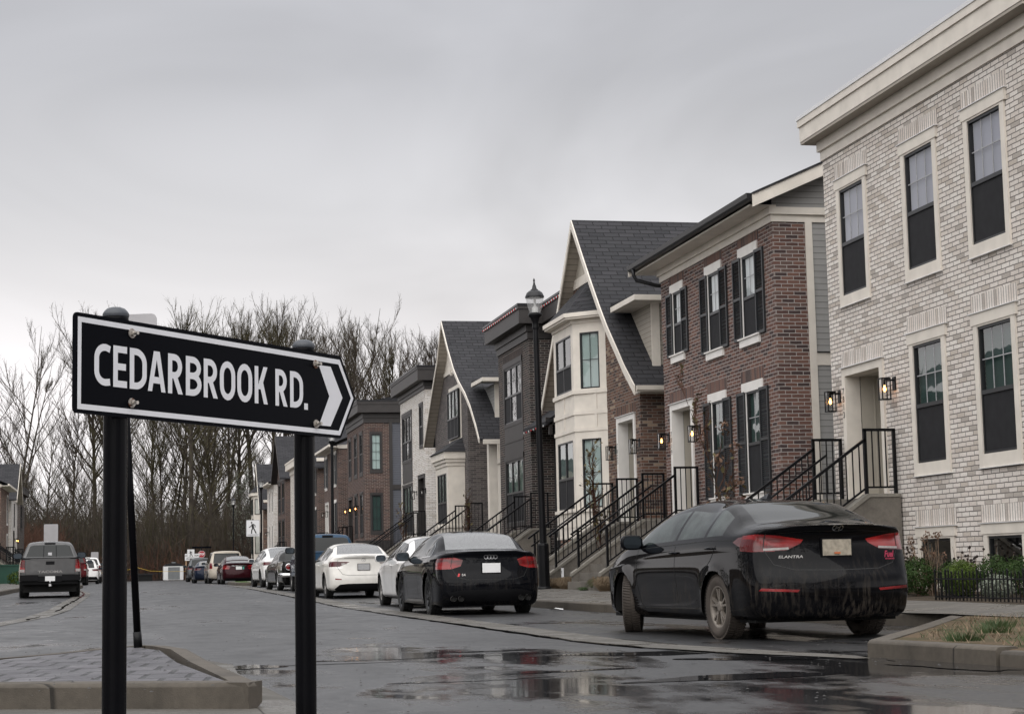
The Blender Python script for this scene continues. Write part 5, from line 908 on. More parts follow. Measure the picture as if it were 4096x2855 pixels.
h = far_house(165.5, 173, 7.2, 'brick_tumbled', 'farthest gabled house on the right with a white two storey bay', [], roof='gable', gable=(165, 173.5, 10.9, 6.6), tm='trim_white', rm='trim_cream', sidem='siding_beige')
b = MB(); b.prism([(FX + .02, 167, 1.6), (11.35, 167.8, 1.6), (11.35, 171, 1.6), (FX + .02, 171.8, 1.6)], (0, 0, 6.3)); b.prism([(FX + .02, 166.7, 7.9), (11.1, 167.7, 7.9), (11.1, 171.1, 7.9), (FX + .02, 172.1, 7.9)], (0, 0, .3)); bo_ = b.build('bay_window', 'trim_cream', h)
b = MB(); b.add([(FX, 166.6, 8.21), (11.05, 167.6, 8.21), (11.05, 171.2, 8.21), (FX, 172.2, 8.21), (FX - .01, 169, 9.3), (FX - .01, 170, 9.3)], [(0, 1, 4), (1, 2, 5, 4), (2, 3, 5)]); b.build('bay_roof', 'shingle_front', bo_, fix=False)
d = Vector((-.78, .8, 0)); fr_ = Fr((FX - .0, 167, 0), d, (-.8, -.78, 0))
for z0, z1 in ((6.2, 7.6), (2.6, 4.5)): window(h, fr_, .3, .95, z0, z1, rail=None, mv=1, mh=1, up='blind_pale', simple=True, deep=-.04); window(h, facade(11.33), 168.2, 170.6, z0, z1, rail=None, mv=1, mh=0, up='curtain_green', simple=True, deep=-.04)
# left side houses
far_house(134, 143, 7.3, 'brick_tumbled', 'red brick house with white tall windows at the left edge', [(140.6, 141.8, 4.9, 6.9, 'room', 2), (140.6, 141.8, 1.9, 4.0, 'room', 2)], roof='side', tm='trim_white', rm='trim_cream', sgn=-1, sidem='siding_beige')
far_house(146, 154, 6.9, 'brick_white', 'white brick gabled house at the left edge behind the red brick one', [(149.5, 150.2, 5.0, 6.6)], [(148.8, 150, 2.0, 4.4)], roof='gable', gable=(145.2, 153.6, 9.9, 6.9), tm='trim_dark', rm='trim_cream', sgn=-1, lamps=[(150.6, 3.8, True), (152.4, 3.8, True)])
far_house(157.5, 164.5, 7.5, 'brick_dark', 'dark flat roofed house at the far left end of the street', [(158.5, 160.5, 5.0, 6.9)], roof='flat', tm='trim_dark', rm='trim_dark', sgn=-1)
for i, (a, l) in enumerate(((117, 'nearer front steps at the left edge behind the silver pickup'), (121, 'second front steps at the left edge behind the silver pickup'), (137, 'front steps of the red brick house at the left edge'), (148.4, 'front steps of the white brick house at the left edge'))): stairs(a, a + 2.3, 2.0, .45, l, sgn=-1, x0=3.4, simple=True)

# ================================================================ vehicles (local: x right, y forward, origin on the ground under the rear axle)
def car(label, cat, loc, yaw, sp, name='parked_car', group=None, lod=1):
    L, Wd, H = sp['L'], sp['W'], sp['H']; ro, wb = sp['ro'], sp['wb']; hw = Wd / 2
    zc = pchip(sp['zc']); zrl = pchip(sp['zrail']); wr = pchip(sp['wrail']); zb = pchip(sp['zbelt']); wbe = pchip(sp['wbelt'])
    plan = pchip(sp.get('plan', [(0, .95), (.5, .985), (1.2, 1), (L - 1, 1), (L - .5, .97), (L - .2, .9), (L, .82)])); zbot = sp.get('zbot', .20); rp = pchip(sp['rp']); fp = pchip(sp['fp']); end = sp.get('end', .80); RR = sp.get('rr', .28)
    nu = int(46 * lod) + 14; sub = 6 if lod >= 1 else 4; J = 10
    def key(j, u):
        # z first at the end, to know how far back this level starts
        def zz(y):
            B = zb(y); zm = sp.get('zm', .72)
            return (zbot, zbot + .07, .44, zm, B - .12, B, (B + zrl(y)) / 2 + .01, zrl(y), zc(y) - (zc(y) - zrl(y)) * .22, zc(y))[j]
        z0, z1 = zz(0), zz(L); ya = rp(z0); yb = L - fp(z1)
        if j > 7: f = (0, .62)[j == 8]; bu = sp.get('bulge', .10); ya = rp(zz(0)) - bu * (1 - f * f)
        y = ya + u * (yb - ya); z = zz(y)
        if j < 5:
            if z < zbot: z = zbot
        k0 = min(1, max(0, (y - ya) / RR)); k1 = min(1, max(0, (yb - y) / .45)); s = (end + (1 - end) * (1 - (1 - k0) ** 2.3) ** (1 / 2.3)) * (.72 + .28 * (1 - (1 - k1) ** 2.2) ** (1 / 2.2))
        W_ = hw * plan(y) * s; be = min(wbe(y), 1) * hw * s * (plan(y) if plan(y) < 1 else 1); ra = wr(y) * hw * s
        x = (W_ * .90, W_ * .965, W_ * .99, W_, W_ * (.35 + .65 * .995) if False else (W_ + be) / 2 + .004, be, be + (ra - be) * .46 + .012, ra, ra * .62, 0)[j]
        return Vector((x, y, z))
    us = []
    for i in range(nu + 1): t_ = i / nu; us.append(.55 * t_ + .45 * (1 - math.cos(math.pi * t_)) / 2)
    cols = []
    for u in us:
        K = [key(j, u) for j in range(J)]; P_ = []
        for j in range(J - 1):
            p0, p1, p2, p3 = K[max(j - 1, 0)], K[j], K[j + 1], K[min(j + 2, J - 1)]
            if j == J - 2: p3 = Vector((-p1.x, p1.y, p1.z))
            for k in range(sub):
                t_ = k / sub; P_.append(.5 * ((2 * p1) + (p2 - p0) * t_ + (2 * p0 - 5 * p1 + 4 * p2 - p3) * t_ * t_ + (3 * p1 - p0 - 3 * p2 + p3) * t_ ** 3))
        P_.append(K[-1]); cols.append(P_)
    kl = 7 * sub
    sh = [rp(cols[0][j].z) - cols[0][j].y if j <= kl else 0 for j in range(len(cols[0]))]; y00 = [c.y for c in cols[0]]; ar_ = sp.get('arch', sp['wr'] + .045); wr_ = sp['wr']
    for c in cols:
        for j, p in enumerate(c):
            p.y += sh[j] * max(0, 1 - (p.y - y00[j]) / .30) ** 1.5
            if j <= kl and p.x > .3:
                z = p.z; g = math.exp(-((z - zb(p.y) + .10) / .045) ** 2) * .010 - math.exp(-((z - .50) / .14) ** 2) * .005 * max(0, 1 - abs((p.y - ro - wb / 2) / (wb / 2 - .35)) ** 4) + math.exp(-((z - zbot - .06) / .05) ** 2) * .008
                for ya in (ro, ro + wb): r_ = math.hypot(p.y - ya, z - wr_); g += .013 * math.exp(-((r_ - ar_) / .06) ** 2)
                p.x += g * min(1, max(0, p.y / .5)) * sp.get('crease', 1)
    nj = len(cols[0]); bm = bmesh.new(); vg = {}
    def V(i, j, s):
        k = (i, j, s if j < nj - 1 else 1)
        if k not in vg: p = cols[i][j]; vg[k] = bm.verts.new((p.x * s, p.y, p.z))
        return vg[k]
    for i in range(len(cols) - 1):
        for j in range(nj - 1):
            for s in (1, -1):
                q = [V(i, j, s), V(i, j + 1, s), V(i + 1, j + 1, s), V(i + 1, j, s)]
                if s < 0: q.reverse()
                try: bm.faces.new(q)
                except ValueError: pass
    for i, dirn in ((0, -1), (len(cols) - 1, 1)):
        frx = [cols[i][j].x / max(cols[i][kl].x, .01) for j in range(kl, nj)]; fr2 = frx + [-f for f in frx[-2::-1]]; bu = sp.get('bulge', .10) if i == 0 else .12; rows = []
        for j in range(kl + 1):
            if j == kl: rows.append([V(i, jj, 1) for jj in range(kl, nj)] + [V(i, jj, -1) for jj in range(nj - 2, kl - 1, -1)]); continue
            p = cols[i][j]; row = []
            # blend towards the lip row's crown
            lipz = [cols[i][jj].z - cols[i][kl].z for jj in range(kl, nj)]; lipz = lipz + lipz[-2::-1]; g = (j / kl) ** 3
            for n_, f in enumerate(fr2):
                if n_ == 0: row.append(V(i, j, 1))
                elif n_ == len(fr2) - 1: row.append(V(i, j, -1))
                else: row.append(bm.verts.new((p.x * f, p.y + dirn * bu * (1 - f * f), p.z + lipz[n_] * g)))
            rows.append(row)
        for a, b_ in zip(rows, rows[1:]):
            for k in range(len(a) - 1):
                q = [a[k], a[k + 1], b_[k + 1], b_[k]]
                if dirn > 0: q.reverse()
                try: bm.faces.new(q)
                except ValueError: pass
    bmesh.ops.recalc_face_normals(bm, faces=bm.faces)
    lay = bm.faces.layers.int.new('r')
    ax = {'side': (1, 2), 'rear': (0, 2), 'plan': (0, 1)}
    def sel(view):
        o = []
        for f in bm.faces:
            c = f.calc_center_median(); n = f.normal
            if view == 'side' and abs(c.x) > .28 and abs(n.x) > .25: o.append(f)
            if view == 'rear' and n.y < -.12 and c.y < L * .55: o.append(f)
            if view == 'plan' and n.z > .08 and c.z > .8: o.append(f)
        return o
    def inside(p, poly):
        r_ = False; n = len(poly)
        for i in range(n):
            (x1, y1), (x2, y2) = poly[i], poly[i - 1]
            if (y1 > p[1]) != (y2 > p[1]) and p[0] < (x2 - x1) * (p[1] - y1) / (y2 - y1) + x1: r_ = not r_
        return r_
    def cut(view, poly, rid, pred=None):
        a, b_ = ax[view]; lo = [min(p[i] for p in poly) - .12 for i in (0, 1)]; hi = [max(p[i] for p in poly) + .12 for i in (0, 1)]
        for i in range(len(poly)):
            p, q = poly[i - 1], poly[i]; e = (q[0] - p[0], q[1] - p[1]); ln = math.hypot(*e)
            if ln < 1e-6: continue
            fs = [f for f in sel(view) if lo[0] < f.calc_center_median()[a] < hi[0] and lo[1] < f.calc_center_median()[b_] < hi[1] and (pred is None or pred(f.calc_center_median()))]
            mid = ((p[0] + q[0]) / 2, (p[1] + q[1]) / 2); fs = [f for f in fs if abs(f.calc_center_median()[a] - mid[0]) < ln / 2 + .15 and abs(f.calc_center_median()[b_] - mid[1]) < ln / 2 + .15]
            cx_ = [0, 0, 0]; no = [0, 0, 0]; cx_[a], cx_[b_] = p; no[a], no[b_] = -e[1] / ln, e[0] / ln
            if fs: bmesh.ops.bisect_plane(bm, geom=list({v for f in fs for v in f.verts}) + list({e_ for f in fs for e_ in f.edges}) + fs, plane_co=cx_, plane_no=no, dist=1e-5)
        for f in sel(view):
            c = f.calc_center_median()
            if f[lay] == 0 and (pred is None or pred(c)) and inside((c[a], c[b_]), poly): f[lay] = rid
    regs = []      # (name, material)
    wheel_r = sp['wr']; arch = sp.get('arch', wheel_r + .045)
    bvh = BVHTree.FromBMesh(bm)
    for ya in (ro, ro + wb): cut('side', [(ya + arch * math.cos(R(a)), wheel_r + arch * math.sin(R(a)) * 1.0) for a in range(0, 360, 15)], 99)
    def region(view, poly, name, mat, mirror=True, pred=None):
        regs.append((name, mat)); rid = len(regs)
        if view == 'rear' and mirror: cut(view, poly, rid, pred); cut(view, [(-x, z) for x, z in poly], rid, pred)
        else: cut(view, poly, rid, pred)
    for w_ in sp['glass']: region(*w_)
    for w_ in sp.get('parts', []): region(*w_)
    root = thing(name, label, cat, loc, yaw, group); root['_o'] = (0, 0, 0)
    OFF = Vector((0, -ro, 0))
    def out(faces, nm, mat, parent):
        b = MB(); idx = {}; fl = []
        for f in faces:
            t_ = []
            for v in f.verts:
                if v not in idx: idx[v] = len(b.v); b.v.append(tuple(v.co + OFF))
                t_.append(idx[v])
            b.f.append(tuple(t_)); b.mi.append(0); b.sm.append(True)
        return b.build(nm, mat, parent, org=(0, 0, 0), fix=False)
    body = out([f for f in bm.faces if f[lay] == 0], 'body', sp['paint'], root)
    for i, (nm, mat) in enumerate(regs):
        fs = [f for f in bm.faces if f[lay] == i + 1]
        if not fs: continue
        if nm in ('window', 'taillight', 'reflector'):      # left and right are parts of their own
            for s in (1, -1):
                g = [f for f in fs if f.calc_center_median().x * s > 0]
                if g: out(g, nm, mat, root)
        else: out(fs, nm, mat, root)
    bm.free()
    # --- projection helpers
    def onrear(x, z, d=.004, y0=-1.5):
        h_ = bvh.ray_cast(Vector((x, y0, z)), Vector((0, 1, 0)))
        if h_[0] is None: return Vector((x, 0, z)) + OFF
        n = h_[1];
        if n.y > 0: n = -n
        return h_[0] + n * d + OFF
    def onside(y, z, s, d=.004):
        h_ = bvh.ray_cast(Vector((2 * s, y, z)), Vector((-s, 0, 0)))
        if h_[0] is None: return Vector((hw * s, y, z)) + OFF
        n = h_[1]
        if n.x * s < 0: n = -n
        return h_[0] + n * d + OFF
    def rdecal(vf, nm, mat, parent=root, d=.004):
        b = MB(); b.add([onrear(p[0], p[1], d) for p in vf[0]], vf[1]); return b.build(nm, mat, parent, org=(0, 0, 0), fix=False)
    def dens(pts, st=.04):
        o = []
        for p, q in zip(pts, pts[1:]):
            k = max(1, int(math.hypot(q[0] - p[0], q[1] - p[1]) / st)); o += [(p[0] + (q[0] - p[0]) * i / k, p[1] + (q[1] - p[1]) * i / k) for i in range(k)]
        return o + [pts[-1]]
    # --- underbody, wheel wells
    b = MB(); b.box((-hw * .84, -ro + .25, .17), (hw * .84, L - ro - .3, .50)); b.build('underbody', 'under', root, org=(0, 0, 0))
    for ya in (0, wb):
        for s in (1, -1):
            b = MB(); n = 14; ring = []
            for k in range(n + 1): a = math.pi * (k / n) * 1.16 - .25; ring.append((ya + arch * math.cos(a), wheel_r + arch * math.sin(a)))
            k0 = len(b.v)
            for y, z in ring: b.v += [(s * (hw * .955), y, z), (s * (hw - .34), y, z)]
            for k in range(n): b.f.append((k0 + 2 * k, k0 + 2 * k + 1, k0 + 2 * k + 3, k0 + 2 * k + 2)); b.mi.append(0); b.sm.append(True)
            b.poly([(s * (hw - .34), y, z) for y, z in ring]); b.build('wheel_well', 'under', root, org=(0, 0, 0), fix=False)
    # --- wheels
    tw = sp.get('tw', .215); rim = sp.get('rim', .205)
    for ya, st in ((0, 0), (wb, sp.get('steer', 0))):
        for s in (1, -1):
            b = MB(); xo = s * (hw - .02 - tw / 2); h2 = tw / 2
            pr = [(rim + .005, -h2 * .8), (wheel_r - .06, -h2), (wheel_r - .012, -h2 * .86), (wheel_r, -h2 * .6), (wheel_r, h2 * .6), (wheel_r - .012, h2 * .86), (wheel_r - .06, h2), (rim + .005, h2 * .8)]
            b.lathe(pr, (0, 0, 0), axis='x', n=40)
            if lod >= 1:
                for k in range(60):
                    a = 2 * math.pi * k / 60; c_, s_ = math.cos(a), math.sin(a)
                    for x0_, x1_, tt in ((-h2 * .86, -h2 * .1, .05), (h2 * .1, h2 * .86, -.05)):
                        p = [Vector((x0_, wheel_r * c_, wheel_r * s_)), Vector((x1_, wheel_r * math.cos(a + tt), wheel_r * math.sin(a + tt)))]; up = Vector((0, c_, s_)); b.bar(p[0] * 1.0, p[1] * 1.0, .020, .016, up=up)
            w_ = b.build('wheel', sp.get('tyre', 'rubber'), root, org=(0, 0, 0), fix=False); w_.location = (xo, ya, wheel_r); w_.rotation_euler = (0, 0, st)
            b = MB(); f = s * h2 * .55; b.lathe([(rim + .008, s * h2 * .80), (rim - .004, s * h2 * .82), (rim - .018, s * h2 * .7), (rim - .03, s * h2 * .1), (rim - .03, -s * h2 * .8)], (0, 0, 0), axis='x', n=36)
            ns = sp.get('spokes', 5); dbl = sp.get('dbl', True)
            for k in range(ns):
                for off in ((-.16, .16) if dbl else (0,)):
                    a = 2 * math.pi * k / ns + .3; r0_, r1_ = .05, rim - .02; a0, a1 = a + off * .35, a + off * 1.25
                    b.bar((f, r0_ * math.cos(a0), r0_ * math.sin(a0)), (f + s * .008, r1_ * math.cos(a1), r1_ * math.sin(a1)), sp.get('spw', .034), .03, up=(s, 0, 0))
            b.lathe([(.062, f - s * .02), (.06, f + s * .015), (.03, f + s * .02), (.001, f + s * .021)], (0, 0, 0), axis='x', n=16)
            r_ = b.build('rim', sp.get('rimm', 'alloy'), w_, org=(0, 0, 0))
            b = MB(); b.lathe([(rim - .02, s * h2 * .0), (.001, s * h2 * .0)], (0, 0, 0), axis='x', n=24); b.build('brake_disc', 'under', w_, org=(0, 0, 0), fix=False)
    # --- seams, handles, mirrors
    if lod >= .8:
        for s in (1, -1):
            b = MB()
            for pts in sp.get('seams', []): vs_, fs_ = ribbon(dens(pts), .007); b.add([onside(p[0], p[1], s, .0022) for p in vs_], fs_)
            if b.v: b.build('panel_gap', 'seam', root, org=(0, 0, 0), fix=False)
        b = MB()
        for pts in sp.get('rseams', []): vs_, fs_ = ribbon(dens(pts), .008); b.add([onrear(p[0], p[1], .0022) for p in vs_], fs_)
        if b.v: b.build('panel_gap', 'seam', root, org=(0, 0, 0), fix=False)
    for nm, mat, wd, pts in sp.get('strips', []):
        for s in (1, -1): b = MB(); vs_, fs_ = ribbon(dens(pts), wd); b.add([onside(p[0], p[1], s, .005) for p in vs_], fs_); b.build(nm, mat, root, org=(0, 0, 0), fix=False)
    for y, z in sp.get('handles', []):
        for s in (1, -1): p = onside(y, z, s, .012); b = MB(); b.tube([p + Vector((s * -.006, -.10, 0)), p + Vector((s * .018, -.07, .004)), p + Vector((s * .018, .05, .004)), p + Vector((s * -.006, .09, 0))], [.010, .013, .013, .010], 8); b.build('door_handle', sp.get('hm', sp['paint']), root, org=(0, 0, 0))
    if 'mirror' in sp:
        y, z = sp['mirror']; ms_ = sp.get('msz', 1)
        for s in (1, -1):
            p = onside(y, z, s, 0); b = MB(); c = p + Vector((s * .13 * ms_, -.02, .05)); k0 = len(b.v); n = 14
            for yy, f in ((-.055, .86), (-.05, 1), (.0, 1.0), (.05, .8), (.085, .45)):
                for k in range(n):
                    a = 2 * math.pi * k / n; ca, sa = math.cos(a), math.sin(a); sq = (abs(ca) ** 4 + abs(sa) ** 4) ** -.25
                    b.v.append(tuple(c + Vector((.125 * ms_ * ca * sq * f, yy, .082 * ms_ * sa * sq * f))))
            for r_ in range(4):
                for k in range(n): b.f.append((k0 + r_ * n + k, k0 + r_ * n + (k + 1) % n, k0 + (r_ + 1) * n + (k + 1) % n, k0 + (r_ + 1) * n + k)); b.mi.append(0); b.sm.append(True)
            b.poly([b.v[k0 + 4 * n + k] for k in range(n)]); b.tube([p - Vector((s * .03, 0, -.02)), c - Vector((s * .06, 0, .06))], .025, 8); mo = b.build('mirror', sp.get('mm', sp['paint']), root, org=(0, 0, 0))
            g = MB(); g.poly([c + Vector((.118 * ms_ * math.cos(t_) * (abs(math.cos(t_)) ** 4 + abs(math.sin(t_)) ** 4) ** -.25 * .88, -.057, .076 * ms_ * math.sin(t_) * (abs(math.cos(t_)) ** 4 + abs(math.sin(t_)) ** 4) ** -.25 * .88)) for t_ in [2 * math.pi * k / n for k in range(n)]]); g.build('mirror_glass', 'mirror_glass', mo, org=(0, 0, 0), fix=False)
    if 'plate' in sp:
        x0_, z0_, mat = sp['plate']; b = MB(); pw, ph = .305, .155; ps = [onrear(x0_ + a * pw / 2, z0_ + c_ * ph / 2, .012) for a, c_ in ((-1, -1), (1, -1), (1, 1), (-1, 1))]; ym = min(p.y for p in ps)
        b.box((x0_ - pw / 2 - .012, ym + .02, z0_ - ph / 2 - .012), (x0_ + pw / 2 + .012, ym - .004, z0_ + ph / 2 + .012)); po = b.build('plate_frame', 'black_plastic', root, org=(0, 0, 0)); b = MB(); b.box((x0_ - pw / 2, ym - .004, z0_ - ph / 2), (x0_ + pw / 2, ym - .009, z0_ + ph / 2)); b.build('licence_plate', mat, po, org=(0, 0, 0))
    for nm, mat, vf in sp.get('rdec', []): rdecal(vf, nm, mat)
    for fn in sp.get('extra', []): fn(root, onrear, onside, OFF)
    return root
def ringv(cx, cz, r1, r2, w, n=28): return ribbon([(cx + r1 * math.cos(2 * math.pi * i / n), cz + r2 * math.sin(2 * math.pi * i / n)) for i in range(n)], w, True)
def merge(*vfs):
    V_, F_ = [], []
    for v, f in vfs: k = len(V_); V_ += list(v); F_ += [tuple(k + i for i in q) for q in f]
    return V_, F_
def shift(vf, x, z): return [(p[0] + x, p[1] + z) for p in vf[0]], vf[1]
def dlo(sp, y0, y1, top=.045, bot=.028, splits=(), gap=.035, qy=None, yend=None):
    zr_ = pchip(sp['zrail']); zb_ = pchip(sp['zbelt']); ed = [y0] + list(splits) + [y1]; o = []
    for a, c in zip(ed, ed[1:]):
        a_ = a + (gap if a != y0 else 0); c_ = c - (gap if c != y1 else 0); n = 5; ys_ = [a_ + (c_ - a_) * i / n for i in range(n + 1)]
        up = [(y, max(zr_(y) - top, zb_(y) + bot + .004)) for y in ys_]; lo = [(c_, zb_(c_) + bot), (a_, zb_(a_) + bot)]; o.append(('side', up + lo, 'window', sp.get('gm', 'car_glass')))
    return o
def rearglass(sp, y0, y1, w0, w1, mat='car_glass_wet'):
    return ('plan', [(-w0, y0), (-w0 * .5, y0 - .025), (w0 * .5, y0 - .025), (w0, y0), (w1, y1), (w1 * .5, y1 + .012), (-w1 * .5, y1 + .012), (-w1, y1)], 'rear_window', mat, False, lambda c: c.y < sp['L'] * .5)
def front_glass(sp, y0, y1, w0, w1): return ('plan', [(-w0, y0), (w0, y0), (w1, y1), (-w1, y1)], 'windscreen', 'car_glass', False, lambda c: c.y > sp['L'] * .5)
def sedan(L, Wd, H, ro, wb, paint, lip, yd, yr0, yr1, yc, zcw, wr, **k):
    # lip: boot-lid height at the back edge; yd foot of the backlight; yr0/yr1 rear/front of the roof; yc cowl
    sp = dict(L=L, W=Wd, H=H, ro=ro, wb=wb, paint=paint, wr=wr)
    zd = k.pop('zd', lip + .03); zn = k.pop('zn', .66)
    sp['zc'] = [(0, lip - .012), (.05, lip), (.12, lip), (yd * .6, (lip + zd) / 2), (yd, zd), ((yd * .62 + yr0 * .38), zd + (H - zd) * .45), ((yd * .28 + yr0 * .72), zd + (H - zd) * .80), (yr0, H - .035), ((yr0 + yr1) / 2, H), (yr1, H - .05), ((yr1 + yc) / 2, (H + zcw) / 2 + .02), (yc, zcw), (L - .45, zcw - .14), (L - .12, zn + .06), (L, zn)]
    sp['zrail'] = [(0, lip - .035), (.12, lip - .03), (yd, zd - .035), ((yd * .62 + yr0 * .38), zd + (H - zd) * .36), ((yd * .28 + yr0 * .72), zd + (H - zd) * .66), (yr0, H - .115), ((yr0 + yr1) / 2, H - .08), (yr1, H - .13), ((yr1 + yc) / 2, (H + zcw) / 2 - .04), (yc, zcw - .02), (L - .45, zcw - .18), (L, zn - .04)]
    w = k.pop('rw', .64); sp['wrail'] = [(0, .80), (.3, .79), (yd, .755), (yr0, w), ((yr0 + yr1) / 2, w + .005), (yr1, w + .03), (yc, .80), (L - .4, .74), (L, .6)]
    zbr, zbf = k.pop('belt', (lip - .08, lip - .13)); sp['zbelt'] = [(0, zbr), (yd, zbr + .005), (yr0, zbr - .01), (yc - .1, zbf), (L - .5, zbf - .13), (L, zn - .1)]
    sp['wbelt'] = [(0, .955), (.4, .955), (yr0, .965), (yc, .965), (L, .93)]
    sp['rp'] = k.pop('rp', [(.15, .16), (.25, .06), (.36, .01), (.5, 0), (.60, .015), (.72, .045), (.85, .065), (lip - .12, .07), (lip - .05, .04), (lip, .025)]); sp['fp'] = [(.15, .12), (.3, .02), (.5, 0), (.7, .03), (1, .1)]
    sp.update(k); return sp
# near black sedan
S = sedan(4.57, 1.80, 1.44, .93, 2.70, 'paint_black', 1.115, .42, 1.42, 2.62, 3.42, 1.0, .318, zd=1.145, rw=.645, belt=(1.0, .93), rimm='alloy_dirty', spw=.022, tyre='rubber_dirty', steer=R(-24), gm='car_glass_light', mirror=(3.08, .955), mm='paint_black_clean', handles=((2.0, .87), (1.02, .90)), hm='paint_black_clean')
S['glass'] = dlo(S, .80, 3.22, splits=(1.22, 2.02)) + [rearglass(S, .50, 1.30, .60, .49, 'car_glass'), front_glass(S, 2.72, 3.38, .50, .66)]
S['parts'] = [('rear', [(.335, .965), (.36, .93), (.50, .865), (.82, .855), (1.0, .90), (1.0, .985), (.78, 1.025), (.60, 1.01)], 'taillight', 'lens_red', True, lambda c: c.y < .42),
    ('side', [(-.2, .87), (.10, .855), (.22, .87), (.50, .955), (.40, 1.0), (.15, 1.015), (-.2, 1.0)], 'taillight', 'lens_red', True, lambda c: c.y < .55),
    ('rear', [(.42, .485), (.78, .505), (.80, .48), (.44, .462)], 'reflector', 'lens_red', True, lambda c: c.y < .4)]
S['seams'] = [[(3.12, .93), (3.17, .60), (3.05, .33), (2.95, .28)], [(1.98, .945), (2.0, .70), (1.95, .34)], [(1.36, .42), (1.30, .60), (1.02, .78), (.88, .93)], [(1.36, .42), (1.38, .31), (3.0, .29)], [(.55, .97), (1.0, .985), (3.1, .93)]]
S['rseams'] = [[(-.70, 1.03), (-.72, .88), (-.64, .73), (-.45, .675), (0, .665), (.45, .675), (.64, .73), (.72, .88), (.70, 1.03)], [(-.80, .86), (-.5, .80), (0, .79)] and [(-.60, 1.03), (-.3, 1.045), (.3, 1.045), (.60, 1.03)]]
S['plate'] = (0, .885, 'plate_dirty')
H_ = merge(ringv(0, 1.075, .055, .030, .007), shift(ribbon([(-.030, -.020), (-.012, .022)], .011), 0, 1.075), shift(ribbon([(.012, -.022), (.030, .020)], .011), 0, 1.075), shift(ribbon([(-.024, -.004), (.024, .006)], .010), 0, 1.075))
S['rp'] = [(.15, .16), (.25, .05), (.36, .015), (.45, .0), (.55, .0), (.62, .02), (.68, .045), (.75, .065), (.83, .08), (.92, .088), (1.0, .08), (1.05, .035), (1.08, .012), (1.115, 0)]
S['rdec'] = [('badge', 'chrome', H_), ('model_lettering', 'alloy', shift(text2d('ELANTRA', .037, .0006, 1.5, shear=.2), -.47, .80)), ('sticker', 'decal_pink', merge(shift(text2d('Fuel', .085, .003, .8, shear=.3), .60, .81), shift(text2d('MOTORSPORTS', .018, .0008, .9), .61, .765))),
    ('lamp_lens', 'lens_clear', merge(*[ribbon([(s_ * (.48 + .03 * i), .883 - .001 * i) for i in range(9)], .022) for s_ in (1, -1)]))]
def x_el(root, onrear, onside, OFF):
    b = MB(); c = Vector((0, 1.58, 1.418)) + OFF; b.add([c + Vector(p) for p in ((-.035, -.10, 0), (.035, -.10, 0), (.028, .10, .012), (-.028, .10, .012), (0, -.085, .068), (0, -.02, .05))], [(0, 4, 5, 3), (1, 2, 5, 4), (0, 1, 4), (2, 3, 5), (0, 3, 2, 1)]); b.build('roof_antenna', 'paint_black_clean', root, org=(0, 0, 0), fix=False)
    b = MB(); b.box((.27 * 0 - .03, -.0, 0), (.04, .002, .014)); 
    p = onrear(-.0, .83, .03); b = MB(); b.box((p.x - .03, p.y - .003, .823), (p.x + .03, p.y + .012, .84)); b.build('plate_sticker', 'orange_sticker', root, org=(0, 0, 0))
S['extra'] = [x_el]
car('black sedan with mud streaked doors parked nearest, beside the planted corner', 'car', (6.68, 17.55, .005), R(4.5), S, group='cars parked along the right side')
# black sport sedan
S = sedan(4.70, 1.80, 1.42, 1.02, 2.81, 'paint_black_clean', 1.055, .62, 1.38, 2.55, 3.35, .98, .335, zd=1.075, rw=.66, belt=(.95, .90), rimm='alloy_dark', rim=.245, spokes=10, dbl=False, spw=.024, mirror=(3.0, .95), mm='paint_silver', handles=((2.0, .83), (1.05, .86)), zbot=.14)
S['glass'] = dlo(S, .86, 3.15, splits=(1.28, 2.0)) + [rearglass(S, .70, 1.36, .62, .545), front_glass(S, 2.65, 3.3, .52, .68)]
S['parts'] = [('rear', [(.46, .90), (.50, .80), (.66, .755), (1, .75), (1, .915), (.80, .935), (.60, .945)], 'taillight', 'lens_red', True, lambda c: c.y < .45), ('side', [(-.2, .76), (.20, .76), (.34, .86), (.28, .91), (-.2, .92)], 'taillight', 'lens_red', True, lambda c: c.y < .5),
    ('rear', [(-.72, .36), (-.5, .41), (.5, .41), (.72, .36), (.62, .22), (-.62, .22)], 'lower_valance', 'black_plastic', False, lambda c: c.y < .4)]
S['seams'] = [[(3.05, .90), (3.12, .6), (3.0, .30)], [(1.97, .92), (1.98, .6), (1.9, .30)], [(1.45, .38), (1.38, .6), (1.05, .80), (.95, .93)], [(1.45, .26), (3.0, .26)]]
S['rseams'] = [[(-.62, .99), (-.66, .80), (-.56, .62), (-.4, .575), (.4, .575), (.56, .62), (.66, .80), (.62, .99)]]; S['plate'] = (0, .765, 'plate_white')
S['strips'] = [('window_trim', 'chrome', .014, [(.84, 1.0), (.88, .975), (2.0, .955), (3.1, .93)]), ('window_trim', 'chrome', .012, [(.84, 1.0), (.95, 1.13), (1.15, 1.235), (1.38, 1.29)]), ('sill_trim', 'alloy', .03, [(1.5, .235), (3.0, .235)])]
S['rdec'] = [('badge', 'chrome', merge(*[ringv(-.078 + .052 * i, .945, .033, .033, .006) for i in range(4)])), ('model_lettering', 'alloy', shift(text2d('S4', .052, .001, 1.25), -.46, .655)), ('badge_flag', 'decal_red', ([(-.56, .63), (-.53, .63), (-.515, .68), (-.545, .68)], [(0, 1, 2, 3)]))]
